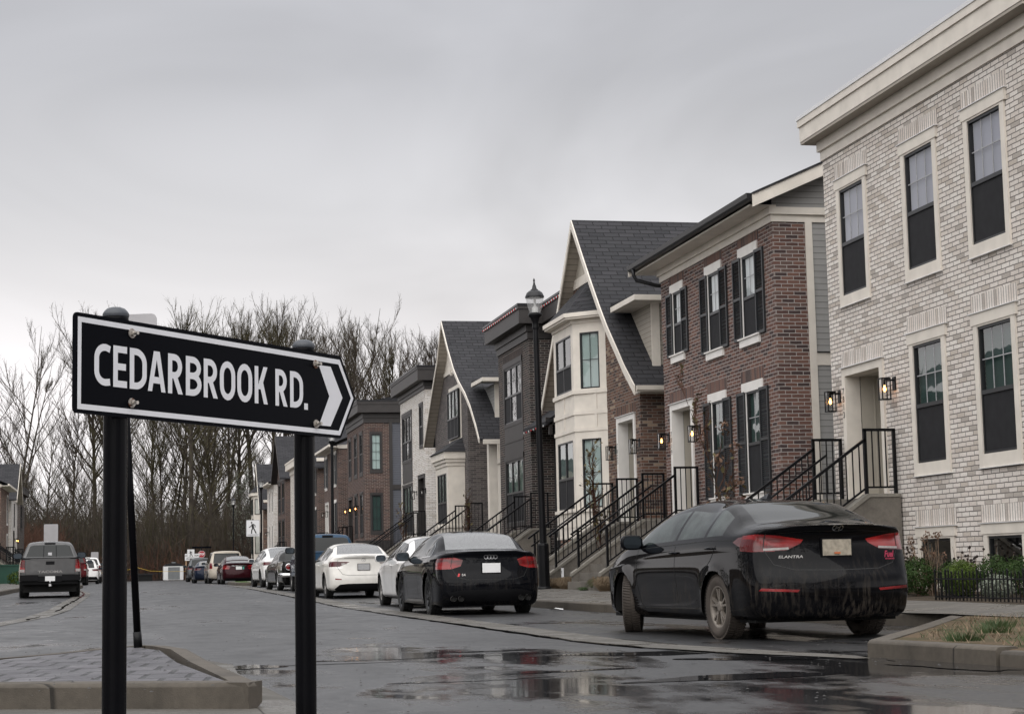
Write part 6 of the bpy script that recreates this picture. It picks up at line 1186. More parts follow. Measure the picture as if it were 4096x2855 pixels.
def x_exh(xs_, z, r=.038, mat='chrome'):
    def f(root, onrear, onside, OFF):
        for x in xs_: p = onrear(x, z, 0); b = MB(); b.tube([(p.x, p.y - .05, z), (p.x, p.y + .2, z)], r, 18, caps=False); o_ = b.build('exhaust_tip', mat, root, org=(0, 0, 0)); b = MB(); b.tube([(p.x, p.y - .02, z), (p.x, p.y - .018, z)], r * .93, 18); b.build('exhaust_bore', 'under', o_, org=(0, 0, 0))
    return f
def x_ant(y, z):
    def f(root, onrear, onside, OFF): b = MB(); c = Vector((0, y, z)) + OFF; b.add([c + Vector(p) for p in ((-.03, -.09, 0), (.03, -.09, 0), (.022, .09, .01), (-.022, .09, .01), (0, -.075, .055), (0, -.02, .045))], [(0, 4, 5, 3), (1, 2, 5, 4), (0, 1, 4), (2, 3, 5), (0, 3, 2, 1)]); b.build('roof_antenna', 'black_plastic', root, org=(0, 0, 0), fix=False)
    return f
S['extra'] = [x_exh((-.63, -.51, .51, .63), .27, r=.048, mat='alloy'), x_ant(1.55, 1.40)]
car('black sport sedan with dark alloy wheels and four exhaust tips, second from the near end', 'car', (5.86, 30.45, .005), R(1), S, group='cars parked along the right side')
# white sedan hidden behind it
S = sedan(4.85, 1.86, 1.46, 1.05, 2.80, 'paint_white', 1.08, .62, 1.45, 2.6, 3.45, 1.0, .335, zd=1.1, belt=(.98, .92), rimm='alloy', mirror=(3.1, .97), mm='paint_white', handles=((2.05, .86), (1.1, .89)))
S['glass'] = dlo(S, .9, 3.2, splits=(1.3, 2.05)) + [rearglass(S, .72, 1.4, .62, .54), front_glass(S, 2.7, 3.4, .52, .68)]; S['parts'] = [('rear', [(.45, .92), (.5, .82), (1, .82), (1, .95)], 'taillight', 'lens_red', True, lambda c: c.y < .45)]; S['seams'] = [[(3.1, .92), (3.15, .6), (3.05, .3)], [(2.02, .94), (2.02, .6), (1.95, .3)]]
car('white sedan mostly hidden behind the black sport sedan', 'car', (6.32, 36.6, .005), R(0), S, group='cars parked along the right side')
# white compact sedan
S = sedan(4.58, 1.795, 1.455, .99, 2.70, 'paint_pearl', 1.10, .45, 1.30, 2.5, 3.3, 1.0, .325, zd=1.125, rw=.63, belt=(.97, .92), mirror=(3.0, .97), mm='black_gloss', msz=1.1, handles=((2.0, .86), (1.1, .89)), rimm='alloy', zbot=.21)
S['glass'] = dlo(S, .80, 3.1, splits=(1.2, 1.95)) + [rearglass(S, .55, 1.25, .62, .50), front_glass(S, 2.6, 3.25, .52, .66)]
S['parts'] = [('rear', [(.36, .935), (.45, .895), (.62, .82), (1, .81), (1, .94), (.72, .955)], 'taillight', 'lens_dark', True, lambda c: c.y < .45), ('side', [(-.2, .82), (.1, .82), (.36, .90), (.2, .95), (-.2, .945)], 'taillight', 'lens_dark', True, lambda c: c.y < .5), ('rear', [(.58, .50), (.74, .52), (.74, .485), (.58, .475)], 'reflector', 'lens_red', True, lambda c: c.y < .4),
    ('rear', [(-.75, .24), (-.62, .355), (-.4, .375), (.4, .375), (.62, .355), (.75, .24), (.7, .19), (-.7, .19)], 'lower_valance', 'black_plastic', False, lambda c: c.y < .4)]
S['seams'] = [[(3.0, .9), (3.05, .6), (2.95, .3)], [(1.93, .94), (1.93, .6), (1.85, .3)]]; S['rseams'] = [[(-.66, .99), (-.68, .8), (-.55, .62), (-.4, .59), (.4, .59), (.55, .62), (.68, .8), (.66, .99)], [(-.5, 1.035), (.5, 1.035)]]; S['plate'] = (0, .80, 'plate_grey')
S['rdec'] = [('badge', 'chrome', merge(ringv(0, .985, .058, .042, .008), ribbon([(-.05, .99), (-.02, 1.0), (0, .965), (.02, 1.0), (.05, .99)], .008))), ('model_lettering', 'chrome', merge(shift(text2d('mazda3', .045, .001, 1.2), -.62, .79), shift(text2d('SPORT', .03, .001, 1.2), .62, .80))), ('lamp_lens', 'lens_clear', merge(([(.42, .885), (.56, .86), (.58, .905), (.5, .915)], [(0, 1, 2, 3)]), ([(-.42, .885), (-.56, .86), (-.58, .905), (-.5, .915)], [(0, 1, 2, 3)])))]
car('white compact sedan with dark red tail lights in front of the blue pickup', 'car', (5.98, 48.0, zg(48)), R(2), S, group='cars parked along the right side')
# pickups
def pickup(L, Wd, H, ro, wb, paint, tg, ybed, wr, **k):
    sp = dict(L=L, W=Wd, H=H, ro=ro, wb=wb, paint=paint, wr=wr, arch=wr + .07, zbot=k.pop('zbot', .52), tw=.29, rim=wr - .16, rr=.10, end=.95, bulge=.02, zm=.85)
    yr0 = ybed + .22; yr1 = ybed + 1.75; yc = yr1 + .75; zcw = tg + .06; zn = .95
    sp['zc'] = [(0, tg), (ybed - .04, tg + .005), (ybed, tg + .03), (ybed + .05, tg + .12), (yr0 - .06, H - .10), (yr0 + .05, H - .03), ((yr0 + yr1) / 2, H), (yr1, H - .05), ((yr1 + yc) / 2, (H + zcw) / 2), (yc, zcw), (L - .4, zcw - .08), (L, zn + .1)]
    sp['zrail'] = [(0, tg - .01), (ybed, tg), (ybed + .05, tg + .08), (yr0 - .06, H - .18), (yr0 + .1, H - .10), ((yr0 + yr1) / 2, H - .08), (yr1, H - .13), ((yr1 + yc) / 2, (H + zcw) / 2 - .05), (yc, zcw - .02), (L, zn)]
    sp['wrail'] = [(0, .93), (ybed - .03, .92), (ybed + .04, .80), (yr0 - .06, .70), (yr0 + .1, .70), (yr1, .72), (yc, .86), (L, .8)]
    sp['zbelt'] = [(0, tg - .05), (ybed, tg - .05), (yr1, tg - .06), (yc, tg - .06), (L - .3, tg - .2), (L, zn - .1)]; sp['wbelt'] = [(0, .955), (L, .95)]
    sp['rp'] = [(.4, .12), (.6, .03), (.7, 0), (1.2, .01), (1.3, .0)]; sp['fp'] = [(.4, .1), (.6, 0), (.9, .02), (1.2, .08)]; sp['plan'] = [(0, .955), (.4, .97), (ro - .5, .985), (ro, 1.0), (ro + .5, .985), (L - 1, 1), (L - .3, .93), (L, .8)]
    w0 = Wd / 2 * .78; w1 = Wd / 2 * .62
    sp['glass'] = [('rear', [(-w0, tg + .07), (w0, tg + .07), (w1 + .02, H - .17), (w1 - .1, H - .135), (-w1 + .1, H - .135), (-w1 - .02, H - .17)], 'rear_window', 'car_glass', False, lambda c: c.y > ybed - .05)] + dlo(sp, yr0 + .12, yc - .15, splits=((yr0 + yr1) / 2 + .1,), top=.05, bot=.05)
    sp['parts'] = [('rear', [(Wd / 2 * .80, tg - .04), (Wd / 2 * .80, tg - .42), (1.2, tg - .42), (1.2, tg - .04)], 'taillight', 'lens_red', True, lambda c: c.y < .3), ('side', [(-.1, tg - .42), (.10, tg - .42), (.10, tg - .05), (-.1, tg - .05)], 'taillight', 'lens_red', True, lambda c: c.y < .3)]
    bt = tg - .50
    sp['rseams'] = [[(-Wd / 2 * .78, tg), (-Wd / 2 * .78, bt), (Wd / 2 * .78, bt), (Wd / 2 * .78, tg)]]; sp['mirror'] = (yr1 + .35, tg + .08); sp['msz'] = 1.25; sp['mm'] = 'black_plastic'
    def x_(root, onrear, onside, OFF):
        hw = Wd / 2; y = -ro
        b = MB(); b.box((-hw * .96, y - .10, bt - .19), (-.36, y + .25, bt - .01)); b.box((.36, y - .10, bt - .19), (hw * .96, y + .25, bt - .01)); b.box((-.36, y - .06, bt - .22), (.36, y + .25, bt - .05)); b.box((-hw * .9, y, bt - .30), (hw * .9, y + .3, bt - .19)); b.build('rear_bumper', k.get('bm', 'black_plastic'), root, org=(0, 0, 0))
        b = MB(); b.box((-.15, y - .068, bt - .20), (.15, y - .061, bt - .05)); b.build('licence_plate', 'plate_white', root, org=(0, 0, 0))
        b = MB(); b.box((-.035, y - .16, bt - .36), (.035, y + .1, bt - .29)); b.lathe([(.012, -.02), (.012, .02), (.025, .035), (.024, .055), (.001, .07)], (0, y - .15, bt - .27), n=12); b.build('tow_hitch', 'chrome', root, org=(0, 0, 0))
        b = MB(); b.box((-hw * .90, -ro + .0, tg - .02), (hw * .90, -ro + .06, tg + .022))
        for s in (1, -1): b.box((s * hw * .80, -ro + .06, tg - .02), (s * hw * .925, ybed - ro - .02, tg + .03))
        b.build('bed_cap', 'black_plastic', root, org=(0, 0, 0)); p = onrear(0, tg - .13, .0); b = MB(); b.box((-.13, p.y - .012, tg - .19), (.13, p.y + .01, tg - .09)); b.build('tailgate_handle', 'black_plastic', root, org=(0, 0, 0))
        b = MB(); p = onrear(0, H - .115, 0); b.box((-.17, yr0 - ro - .06, H - .115), (.17, yr0 - ro + .06, H - .065)); b.build('high_brake_lamp', 'black_plastic', root, org=(0, 0, 0))
        for s in (1, -1):
            q = onrear(s * hw * .885, tg - .36, .006); b = MB(); b.box((q.x - .07, q.y - .004, tg - .415), (q.x + .07, q.y + .03, tg - .33)); b.build('reversing_lamp', 'lens_clear', root, org=(0, 0, 0))
        b = MB(); b.box((-.3, .12, .28), (.3, .25, .4)); b.tube([(-hw + .3, 0, wr), (hw - .3, 0, wr)], .05, 10); b.lathe([(.001, -.14), (.13, -.08), (.15, 0), (.13, .08), (.001, .14)], (0, 0, wr), n=14); b.build('rear_axle', 'under', root, org=(0, 0, 0))
    sp['extra'] = [x_]; sp.update({a: c for a, c in k.items() if a != 'bm'}); return sp
S = pickup(5.39, 1.91, 1.80, 1.25, 3.24, 'paint_silver', 1.215, 1.65, .39, rimm='alloy'); 
S['rdec'] = [('tailgate_lettering', 'alloy', shift(text2d('TACOMA', .10, .0025, 1.75), 0, .80))]
def x_stk(root, onrear, onside, OFF):
    p = onrear(0, 1.40, .006, -1.5); h_ = onrear(.03, 1.40, .006); b = MB(); ps = [onrear(x, z, .006) for x, z in ((-.06, 1.33), (.06, 1.33), (.06, 1.42), (-.06, 1.42))]; b.poly(ps); b.build('window_sticker', 'plate_grey', root, org=(0, 0, 0), fix=False)
    b = MB(); 
    for s in (1, -1):
        vs_ = [onrear(s * x, z, .005) for x, z in ((.19, 1.30), (.21, 1.30), (.20, 1.64), (.18, 1.64))]; b.poly(vs_)
    b.build('slider_frame', 'black_plastic', root, org=(0, 0, 0), fix=False)
S['extra'].append(x_stk)
car('silver grey pickup truck seen square from behind on the left', 'pickup truck', (-2.42, 59.6, zg(60)), R(2.6), S, name='pickup_truck', group='vehicles parked along the left side')
S = pickup(5.39, 1.93, 1.86, 1.25, 3.24, 'paint_blue', 1.22, 1.65, .40); S['rdec'] = []
car('blue pickup truck behind the white compact sedan', 'pickup truck', (6.25, 57.2, zg(57)), R(0), S, name='pickup_truck', group='cars parked along the right side', lod=.9)
# classic black car
S = sedan(5.0, 1.86, 1.42, 1.22, 2.92, 'paint_charcoal', 1.03, 1.15, 1.55, 2.75, 3.2, .98, .335, zd=1.03, rw=.70, belt=(.93, .92), zn=.85, end=.93, rr=.12, bulge=.03, hm='chrome', handles=((2.3, .84),), rimm='chrome', spokes=12, dbl=False, rp=[(.2, .10), (.35, .04), (.5, .03), (.7, 0), (.9, .0), (1.03, .06)], zbot=.24)
S['wrail'] = [(0, .90), (1.15, .88), (1.55, .72), (2.75, .74), (3.2, .86), (5, .85)]
S['glass'] = dlo(S, 1.35, 3.1, splits=(1.75, 2.35)) + [rearglass(S, 1.20, 1.52, .64, .58, 'car_glass'), front_glass(S, 2.8, 3.15, .58, .68)]; S['parts'] = []
def x_cl(root, onrear, onside, OFF):
    for s in (1, -1):
        c = onrear(s * .68, .80, 0)
        b = MB(); b.lathe([(.115, -.0), (.118, -.05), (.10, -.06)], (0, 0, 0), n=24); o_ = b.build('taillight_ring', 'chrome', root, org=(0, 0, 0)); o_.location = c; o_.rotation_euler = (R(-90), 0, 0)
        b = MB(); b.lathe([(.10, -.045), (.085, -.075), (.05, -.09), (.001, -.095)], (0, 0, 0), n=24); q = b.build('taillight', 'lens_red', o_, org=(0, 0, 0))
    y = OFF.y; b = MB(); b.tube([(-.94, y + .25, .52), (-.92, y + .02, .52), (-.86, y - .07, .52), (0, y - .12, .52), (.86, y - .07, .52), (.92, y + .02, .52), (.94, y + .25, .52)], .075, 12); b.build('chrome_bumper', 'chrome', root, org=(0, 0, 0))
    b = MB(); p = onrear(0, .8, .012); b.box((-.5, p.y - .01, .72), (.5, p.y + .02, .88)); b.build('boot_trim', 'chrome', root, org=(0, 0, 0))
    b = MB(); b.box((-.15, y - .19, .56), (.15, y - .18, .70)); b.build('licence_plate', 'plate_white', root, org=(0, 0, 0))
S['extra'] = [x_cl]; S['strips'] = [('side_trim', 'chrome', .02, [(.1, .72), (4.7, .70)]), ('window_trim', 'chrome', .02, [(1.3, .955), (3.1, .95)])]
car('old black classic car with round red tail lamps and chrome bumper', 'classic car', (5.98, 63.2, zg(63)), R(3), S, group='cars parked along the right side', lod=.9)
# white crossover
def suv(L, Wd, H, ro, wb, paint, wr, belt=1.0, slope=.35, rw=.66, fast=False, **k):
    sp = dict(L=L, W=Wd, H=H, ro=ro, wb=wb, paint=paint, wr=wr, zbot=k.pop('zbot', .26), zm=.7, rr=.2, end=.86)
    yr0 = k.pop('yr0', .55 if not fast else 1.9); yr1 = L * .60; yc = L * .76; zcw = belt + .05; lip = k.pop('lip', H - .22)
    if fast: sp['zc'] = [(0, lip), (.1, lip + .01), (.5, lip + .13), (1.1, H - .13), (yr0, H - .01), (yr1, H - .05), ((yr1 + yc) / 2, (H + zcw) / 2 + .03), (yc, zcw), (L - .4, zcw - .18), (L, .7)]; sp['zrail'] = [(0, lip - .03), (.1, lip - .02), (.5, lip + .05), (1.1, H - .24), (yr0, H - .11), (yr1, H - .14), ((yr1 + yc) / 2, (H + zcw) / 2 - .04), (yc, zcw - .02), (L - .4, zcw - .22), (L, .66)]; sp['wrail'] = [(0, .80), (.5, .74), (1.1, .66), (yr0, rw), (yr1, rw + .02), (yc, .82), (L, .6)]
    else: sp['zc'] = [(0, lip), (.12, H - .09), (.3, H - .04), (yr0, H - .02), (L * .4, H), (yr1, H - .06), ((yr1 + yc) / 2, (H + zcw) / 2), (yc, zcw), (L - .4, zcw - .1), (L, .8)]; sp['zrail'] = [(0, lip - .04), (.12, H - .17), (.3, H - .13), (yr0, H - .10), (L * .4, H - .09), (yr1, H - .14), ((yr1 + yc) / 2, (H + zcw) / 2 - .04), (yc, zcw - .02), (L, .74)]; sp['wrail'] = [(0, rw + .06), (.3, rw + .01), (yr0, rw), (yr1, rw + .02), (yc, .84), (L, .7)]
    sp['zbelt'] = [(0, belt + .02), (1, belt), (yc, belt - .06), (L - .4, belt - .2), (L, .64)] if not fast else [(0, min(belt, lip - .05)), (.6, belt + .02), (1.5, belt), (yc, belt - .06), (L - .4, belt - .2), (L, .62)]; sp['wbelt'] = [(0, .96), (L, .95)]
    sp['rp'] = k.pop('rp', [(.2, .14), (.35, .03), (.5, 0), (.7, .02), (.9, .05), (1.05, .08), (H - .22, .32 if not fast else .1), (H, .34)]); sp['fp'] = [(.2, .1), (.4, 0), (.7, .03), (1, .1)]
    sp['glass'] = dlo(sp, .5 if not fast else .85, yc - .15, splits=(1.25 if not fast else 1.35, 2.1)) + [front_glass(sp, yr1 + .08, yc - .05, Wd * .29, Wd * .37)]; sp['parts'] = []; sp['mirror'] = (yc - .3, belt + .0); sp.update(k); return sp
S = suv(4.75, 1.92, 1.62, .98, 2.89, 'paint_white', .36, belt=1.02, fast=True, lip=1.10, mm='paint_white', rimm='alloy_dark', handles=((2.1, .9), (1.2, .93)))
S['glass'] += [rearglass(S, .35, 1.55, .62, .56, 'car_glass_wet')]; S['parts'] = [('rear', [(.52, .98), (.60, .90), (.78, .87), (1, .86), (1, 1.0), (.7, 1.0)], 'taillight', 'lens_dark', True, lambda c: c.y < .6), ('side', [(-.2, .88), (.25, .86), (.52, .95), (.3, 1.0), (-.2, 1.0)], 'taillight', 'lens_dark', True, lambda c: c.y < .6), ('rear', [(-.9, .28), (-.7, .45), (.7, .45), (.9, .28), (.8, .24), (-.8, .24)], 'lower_valance', 'black_plastic', False, lambda c: c.y < .5)]; S['rseams'] = [[(-.65, 1.0), (-.62, .72), (-.5, .62), (.5, .62), (.62, .72), (.65, 1.0)]]
car('white rounded crossover with dark roof glass beside the pedestrian sign', 'car', (6.15, 73.2, zg(73)), R(3), S, group='cars parked along the right side', lod=.9)
# maroon sedan with spoiler
S = sedan(4.46, 1.72, 1.44, .95, 2.62, 'paint_maroon', 1.06, .55, 1.25, 2.4, 3.2, .98, .31, zd=1.07, belt=(.93, .89), mirror=(2.9, .93), mm='paint_maroon', zbot=.2); S['glass'] = dlo(S, .8, 3.0, splits=(1.2, 1.9)) + [rearglass(S, .62, 1.2, .60, .52, 'car_glass_wet'), front_glass(S, 2.5, 3.15, .5, .62)]
S['parts'] = [('rear', [(.42, .90), (.48, .75), (1, .75), (1, .94), (.6, .94)], 'taillight', 'lens_red', True, lambda c: c.y < .45), ('rear', [(-.7, .30), (.7, .30), (.6, .2), (-.6, .2)], 'lower_valance', 'black_plastic', False, lambda c: c.y < .4)]; S['plate'] = (0, .80, 'plate_white')
def x_sp(root, onrear, onside, OFF):
    b = MB(); y = OFF.y + .08; b.tube([(-.68, y + .1, 1.06), (-.62, y, 1.15), (-.3, y - .03, 1.185), (0, y - .04, 1.19), (.3, y - .03, 1.185), (.62, y, 1.15), (.68, y + .1, 1.06)], .022, 8); b.build('spoiler', 'paint_maroon', root, org=(0, 0, 0))
    p = onrear(0, .915, .008); b = MB(); b.box((-.36, p.y - .01, .90), (.36, p.y + .01, .93)); b.build('boot_trim', 'chrome', root, org=(0, 0, 0)); p = onrear(.24, .80, .01); b = MB(); b.box((.19, p.y - .006, .74), (.26, p.y + .01, .86)); b.build('plate_decal', 'plate_green', root, org=(0, 0, 0))
S['extra'] = [x_sp]; car('maroon sedan with a boot spoiler and white plate beyond the crossing', 'car', (5.45, 92.8, zg(93)), R(1), S, group='cars parked along the right side', lod=.7)
S = suv(5.1, 1.97, 1.78, 1.05, 3.0, 'paint_cream', .34, belt=1.05, mm='paint_cream', rw=.72); S['glass'] += [('rear', [(-.74, 1.08), (.74, 1.08), (.66, 1.62), (-.66, 1.62)], 'rear_window', 'car_glass', False, lambda c: c.y < .8)]; S['parts'] = [('rear', [(.78, 1.1), (.78, .8), (1.1, .8), (1.1, 1.1)], 'taillight', 'lens_red', True, lambda c: c.y < .5)]
car('cream minivan behind the maroon sedan', 'minivan', (5.25, 100.2, zg(100)), R(1), S, name='parked_van', group='cars parked along the right side', lod=.7)
S = sedan(4.4, 1.76, 1.33, .95, 2.53, 'paint_navy', 1.0, .6, 1.3, 2.3, 3.1, .93, .31, zd=1.01, belt=(.88, .85), mirror=(2.8, .9), mm='paint_navy', rw=.6); S['glass'] = dlo(S, .85, 2.9, splits=(1.7,)) + [rearglass(S, .65, 1.28, .56, .48, 'car_glass_wet'), front_glass(S, 2.4, 3.05, .5, .62)]; S['parts'] = [('rear', [(.42, .86), (.52, .74), (1, .72), (1, .86)], 'taillight', 'lens_dark', True, lambda c: c.y < .45)]; S['plate'] = (0, .70, 'plate_white'); S['extra'] = []
car('dark navy coupe beyond the cream minivan', 'car', (4.62, 107.5, zg(107)), R(0), S, group='cars parked along the right side', lod=.7)
S = suv(4.6, 1.85, 1.68, .98, 2.67, 'paint_gunmetal', .35, belt=1.02, mm='paint_gunmetal'); S['glass'] += [('rear', [(-.66, 1.08), (.66, 1.08), (.58, 1.5), (-.58, 1.5)], 'rear_window', 'car_glass', False, lambda c: c.y < .8)]; S['parts'] = [('rear', [(.5, 1.02), (.62, .86), (1.1, .86), (1.1, 1.06)], 'taillight', 'lens_red', True, lambda c: c.y < .6)]; S['plate'] = (0, .8, 'plate_white')
car('dark grey compact suv, farthest vehicle of the right row', 'suv', (4.95, 128, zg(128)), R(0), S, group='cars parked along the right side', lod=.7)
S = suv(4.7, 1.89, 1.68, .95, 2.86, 'paint_white', .36, belt=1.0, mm='black_plastic'); S['glass'] += [('rear', [(-.66, 1.08), (.66, 1.08), (.58, 1.5), (-.58, 1.5)], 'rear_window', 'car_glass', False, lambda c: c.y < .8)]; S['parts'] = [('rear', [(.48, 1.0), (.56, .88), (1.1, .88), (1.1, 1.02)], 'taillight', 'lens_dark', True, lambda c: c.y < .6), ('rear', [(-.9, .3), (-.8, .5), (.8, .5), (.9, .3)], 'lower_valance', 'black_plastic', False, lambda c: c.y < .5)]; S['plate'] = (0, .8, 'plate_white')
car('white suv between the red and white pickups on the left', 'suv', (-2.82, 125, zg(125)), R(0), S, group='vehicles parked along the left side', lod=.7)
S = pickup(5.6, 2.0, 1.95, 1.25, 3.5, 'paint_red', 1.3, 1.7, .41, bm='paint_red'); car('dark red pickup truck just beyond the silver pickup', 'pickup truck', (-3.35, 112, zg(112)), R(0), S, name='pickup_truck', group='vehicles parked along the left side', lod=.7)
S = pickup(5.8, 2.03, 1.95, 1.3, 3.6, 'paint_white', 1.3, 1.7, .41, bm='chrome'); car('white pickup truck, farthest vehicle of the left row', 'pickup truck', (-2.9, 138, zg(138)), R(0), S, name='pickup_truck', group='vehicles parked along the left side', lod=.7)

# ================================================================ vegetation
def tri_tube(b, pts, rs, n=3, m=0):
    up = Vector((.3, .2, 1)); k0 = len(b.v)
    for i, p in enumerate(pts):
        d = pts[min(i + 1, len(pts) - 1)] - pts[max(i - 1, 0)]; a = d.cross(up)
        if a.length < 1e-6: a = d.cross(Vector((1, 0, 0)))
        a.normalize(); c = a.cross(d).normalized()
        for k in range(n): t_ = 6.2832 * k / n; b.v.append(tuple(p + (a * math.cos(t_) + c * math.sin(t_)) * rs[i]))
    for i in range(len(pts) - 1):
        for k in range(n): b.f.append((k0 + i * n + k, k0 + i * n + (k + 1) % n, k0 + (i + 1) * n + (k + 1) % n, k0 + (i + 1) * n + k)); b.mi.append(m); b.sm.append(n > 4)
def grow(rnd, p, d, L, n, upb, jit):
    pts = [Vector(p)]; d = Vector(d).normalized()
    for i in range(n): d = (d + Vector((rnd.gauss(0, jit), rnd.gauss(0, jit), upb))).normalized(); pts.append(pts[-1] + d * L / n)
    return pts
def tree(name, label, seed, H, r0, h0, spread, nb=40, loc=(0, 0, 0), twig='twig', buds=.35, ang=.55, n2=12, n3=8, tw=.013, group='bare trees behind the end of the street', multi=1, budm='bud', top=.98, lean=0):
    nb = int(nb * (1.15 if H > 12 else 1)); n2 = max(4, int(n2 * .85)) if H > 12 else n2; rnd = random.Random(seed); root = thing(name, label, 'tree', loc, 0, group); root['_o'] = (0, 0, 0)
    T = MB(); B2 = MB(); trunks = []
    for q in range(multi):
        a = rnd.uniform(0, 6.28); d0 = Vector((math.cos(a) * .16 * (multi > 1) + lean, math.sin(a) * .16 * (multi > 1), 1)); hh_ = H * (1 if q == 0 else rnd.uniform(.8, .97))
        tp = grow(rnd, (math.cos(a) * r0 * (multi > 1), math.sin(a) * r0 * (multi > 1), -.2), d0, hh_, 12, .02, .035); rr = [r0 / (1 if multi == 1 else 1.4) * (1 - .93 * (i / 12) ** .9) for i in range(13)]; tri_tube(T, tp, rr, 8); trunks.append((tp, rr, hh_))
    for tp, rr, hh_ in trunks:
        for i in range(nb // multi):
            f = h0 + ((.90 if H > 12 else top) - h0) * ((i + rnd.random()) / (nb // multi)) ** .9; k = min(11, int(f * 12)); p = tp[k].lerp(tp[k + 1], f * 12 - k); a = rnd.uniform(0, 6.28); an = rnd.uniform(.75, 1.2) * ang * (1.25 - .5 * f)
            L = spread * (1.5 - .85 * f) * rnd.uniform(.75, 1.15); d = Vector((math.sin(an) * math.cos(a), math.sin(an) * math.sin(a), math.cos(an))); L = min(L, (hh_ * 1.05 - p.z) * 1.25 + 1.2)
            if H > 12 and f > .42: L = min(H * .29, max(1.0, (hh_ * rnd.uniform(.84, 1.0) - p.z) / max(.6, math.cos(an * .75))))
            r1 = min(rr[k] * .5, .012 * L + .02); bp = grow(rnd, p, d, L, 6, .05, .065); tri_tube(B2, bp, [r1 * (1 - .85 * j / 6) + tw * .6 for j in range(7)], 4)
            for j in range(n2):
                g = .18 + .8 * (j + rnd.random()) / n2; kk = min(5, int(g * 6)); p2 = bp[kk].lerp(bp[kk + 1], g * 6 - kk); dd = (bp[kk + 1] - bp[kk]).normalized(); v = Vector((rnd.gauss(0, 1), rnd.gauss(0, 1), rnd.gauss(.35, .6))).normalized(); d2 = (dd * .95 + v * .62).normalized(); L2 = L * rnd.uniform(.22, .42) * (1.15 - .5 * g)
                sp_ = grow(rnd, p2, d2, L2, 3, .09, .07); tri_tube(B2, sp_, [r1 * .35 * (1 - .6 * q / 3) + tw * .5 for q in range(4)])
                for q in range(n3):
                    g2 = .2 + .8 * (q + rnd.random()) / n3; k3 = min(2, int(g2 * 3)); p3 = sp_[k3].lerp(sp_[k3 + 1], g2 * 3 - k3); d3 = ((sp_[k3 + 1] - sp_[k3]).normalized() + Vector((rnd.gauss(0, .42), rnd.gauss(0, .42), rnd.gauss(.35, .35)))).normalized(); L3 = rnd.uniform(.35, 1.0) * (H / 30) ** .5
                    e_ = p3 + d3 * L3; tri_tube(B2, [p3, p3.lerp(e_, .55) + Vector((0, 0, .02)), e_], [tw * .62, tw * .5, tw * .3])
                    for z in range(3):
                        if rnd.random() < buds: c = p3.lerp(e_, .45 + .27 * z); s_ = rnd.uniform(.04, .075); v = Vector((rnd.gauss(0, 1), rnd.gauss(0, 1), rnd.gauss(0, 1))).normalized(); w = v.cross(Vector((0, 0, 1))).normalized(); B2.add([c + v * s_, c + w * s_ * .6, c - v * s_, c - w * s_ * .6], [(0, 1, 2, 3)], 1)
    T.build('trunk', 'bark', root, org=(0, 0, 0), fix=False); B2.build('crown', [twig, budm], root, org=(0, 0, 0), fix=False); return root
def at(vx, s): return (vx * 1.7845 - 510) / 7350 * s     # x across the street for a bearing seen in the photograph
lab = ['tall bare tree above the left half of the black street sign', 'tall bare tree rising behind the post cap of the black sign', 'broad topped bare tree above the middle of the black sign', 'bare tree with a thick mossy trunk right of the leaning post', 'bare tree over the letters at the right of the black sign', 'bare tree behind the far small lamps', 'bare tree rising just right of the arrow tip', 'bare tree between the arrow tip and the brown brick roof', 'bare tree above the black cornice of the white brick house', 'wide bare tree above the grey gabled roof', 'big bare tree at the left edge of the photo, crown leaning right', 'bare tree left of the black sign with a gap of sky beside it']
P = []
P.append(tree('bare_tree', lab[0], 1, 31, .34, .34, 6.2, nb=34, ang=.68)); P.append(tree('bare_tree', lab[1], 2, 30, .30, .40, 5.6, nb=30, ang=.6, multi=2)); P.append(tree('bare_tree', lab[2], 3, 32, .40, .42, 7.0, nb=36, ang=.72, multi=2))
P.append(tree('bare_tree', lab[3], 4, 31, .42, .48, 6.0, nb=30, ang=.66, twig='twig_olive')); P.append(tree('bare_tree', lab[4], 5, 30, .33, .35, 6.6, nb=34, ang=.72, multi=3)); P.append(tree('bare_tree', lab[5], 6, 22, .22, .15, 5.0, nb=34, ang=.75, twig='twig_olive', n2=8, group='bare trees behind the end of the street'))
rnd = random.Random(11); plc = [(215, 205, 0, 1.0, None), (300, 208, 1, 1.02, None), (405, 205, 2, .92, None), (428, 186, 3, .92, None), (490, 204, 4, 1.05, None), (475, 190, 5, 1.25, None), (567, 205, 3, 1.0, 'bare tree with a thick dark trunk left of the right sign post'), (640, 205, 0, 1.04, 'bare tree behind the cap of the right post'), (745, 206, 2, .99, None), (835, 207, 4, 1.04, None), (925, 212, 1, 1.0, None), (985, 214, 0, .97, None), (1050, 216, 2, .95, None), (18, 180, 4, .92, None), (60, 208, 1, .62, 'smaller bare tree right behind the left edge tree'), (165, 205, 0, .64, None), (250, 222, 3, 1.0, 'bare tree half hidden by the left sign post'), (360, 225, 1, .98, 'slender bare tree between the two sign posts, left one'), (535, 226, 0, 1.02, 'slender bare tree between the two sign posts, right one'), (600, 190, 3, .9, 'dark trunked bare tree beside the far gabled house'), (695, 224, 4, 1.0, 'bare tree in the second row behind the right post'), (790, 222, 3, 1.04, 'bare tree in the second row behind the arrow tip'), (880, 224, 1, .98, 'bare tree in the second row above the brown house'), (1100, 220, 4, .93, 'bare tree showing over the dark brick parapet'), (450, 216, 1, .95, 'bare tree between the mossy trunk and the middle letters of the sign'), (695, 212, 0, .98, 'bare tree directly behind the right post cap'), (880, 216, 3, .96, 'bare tree with a dark trunk over the brown brick cornice'), (110, 216, 5, .9, 'low bare tree in the gap left of the black sign')]
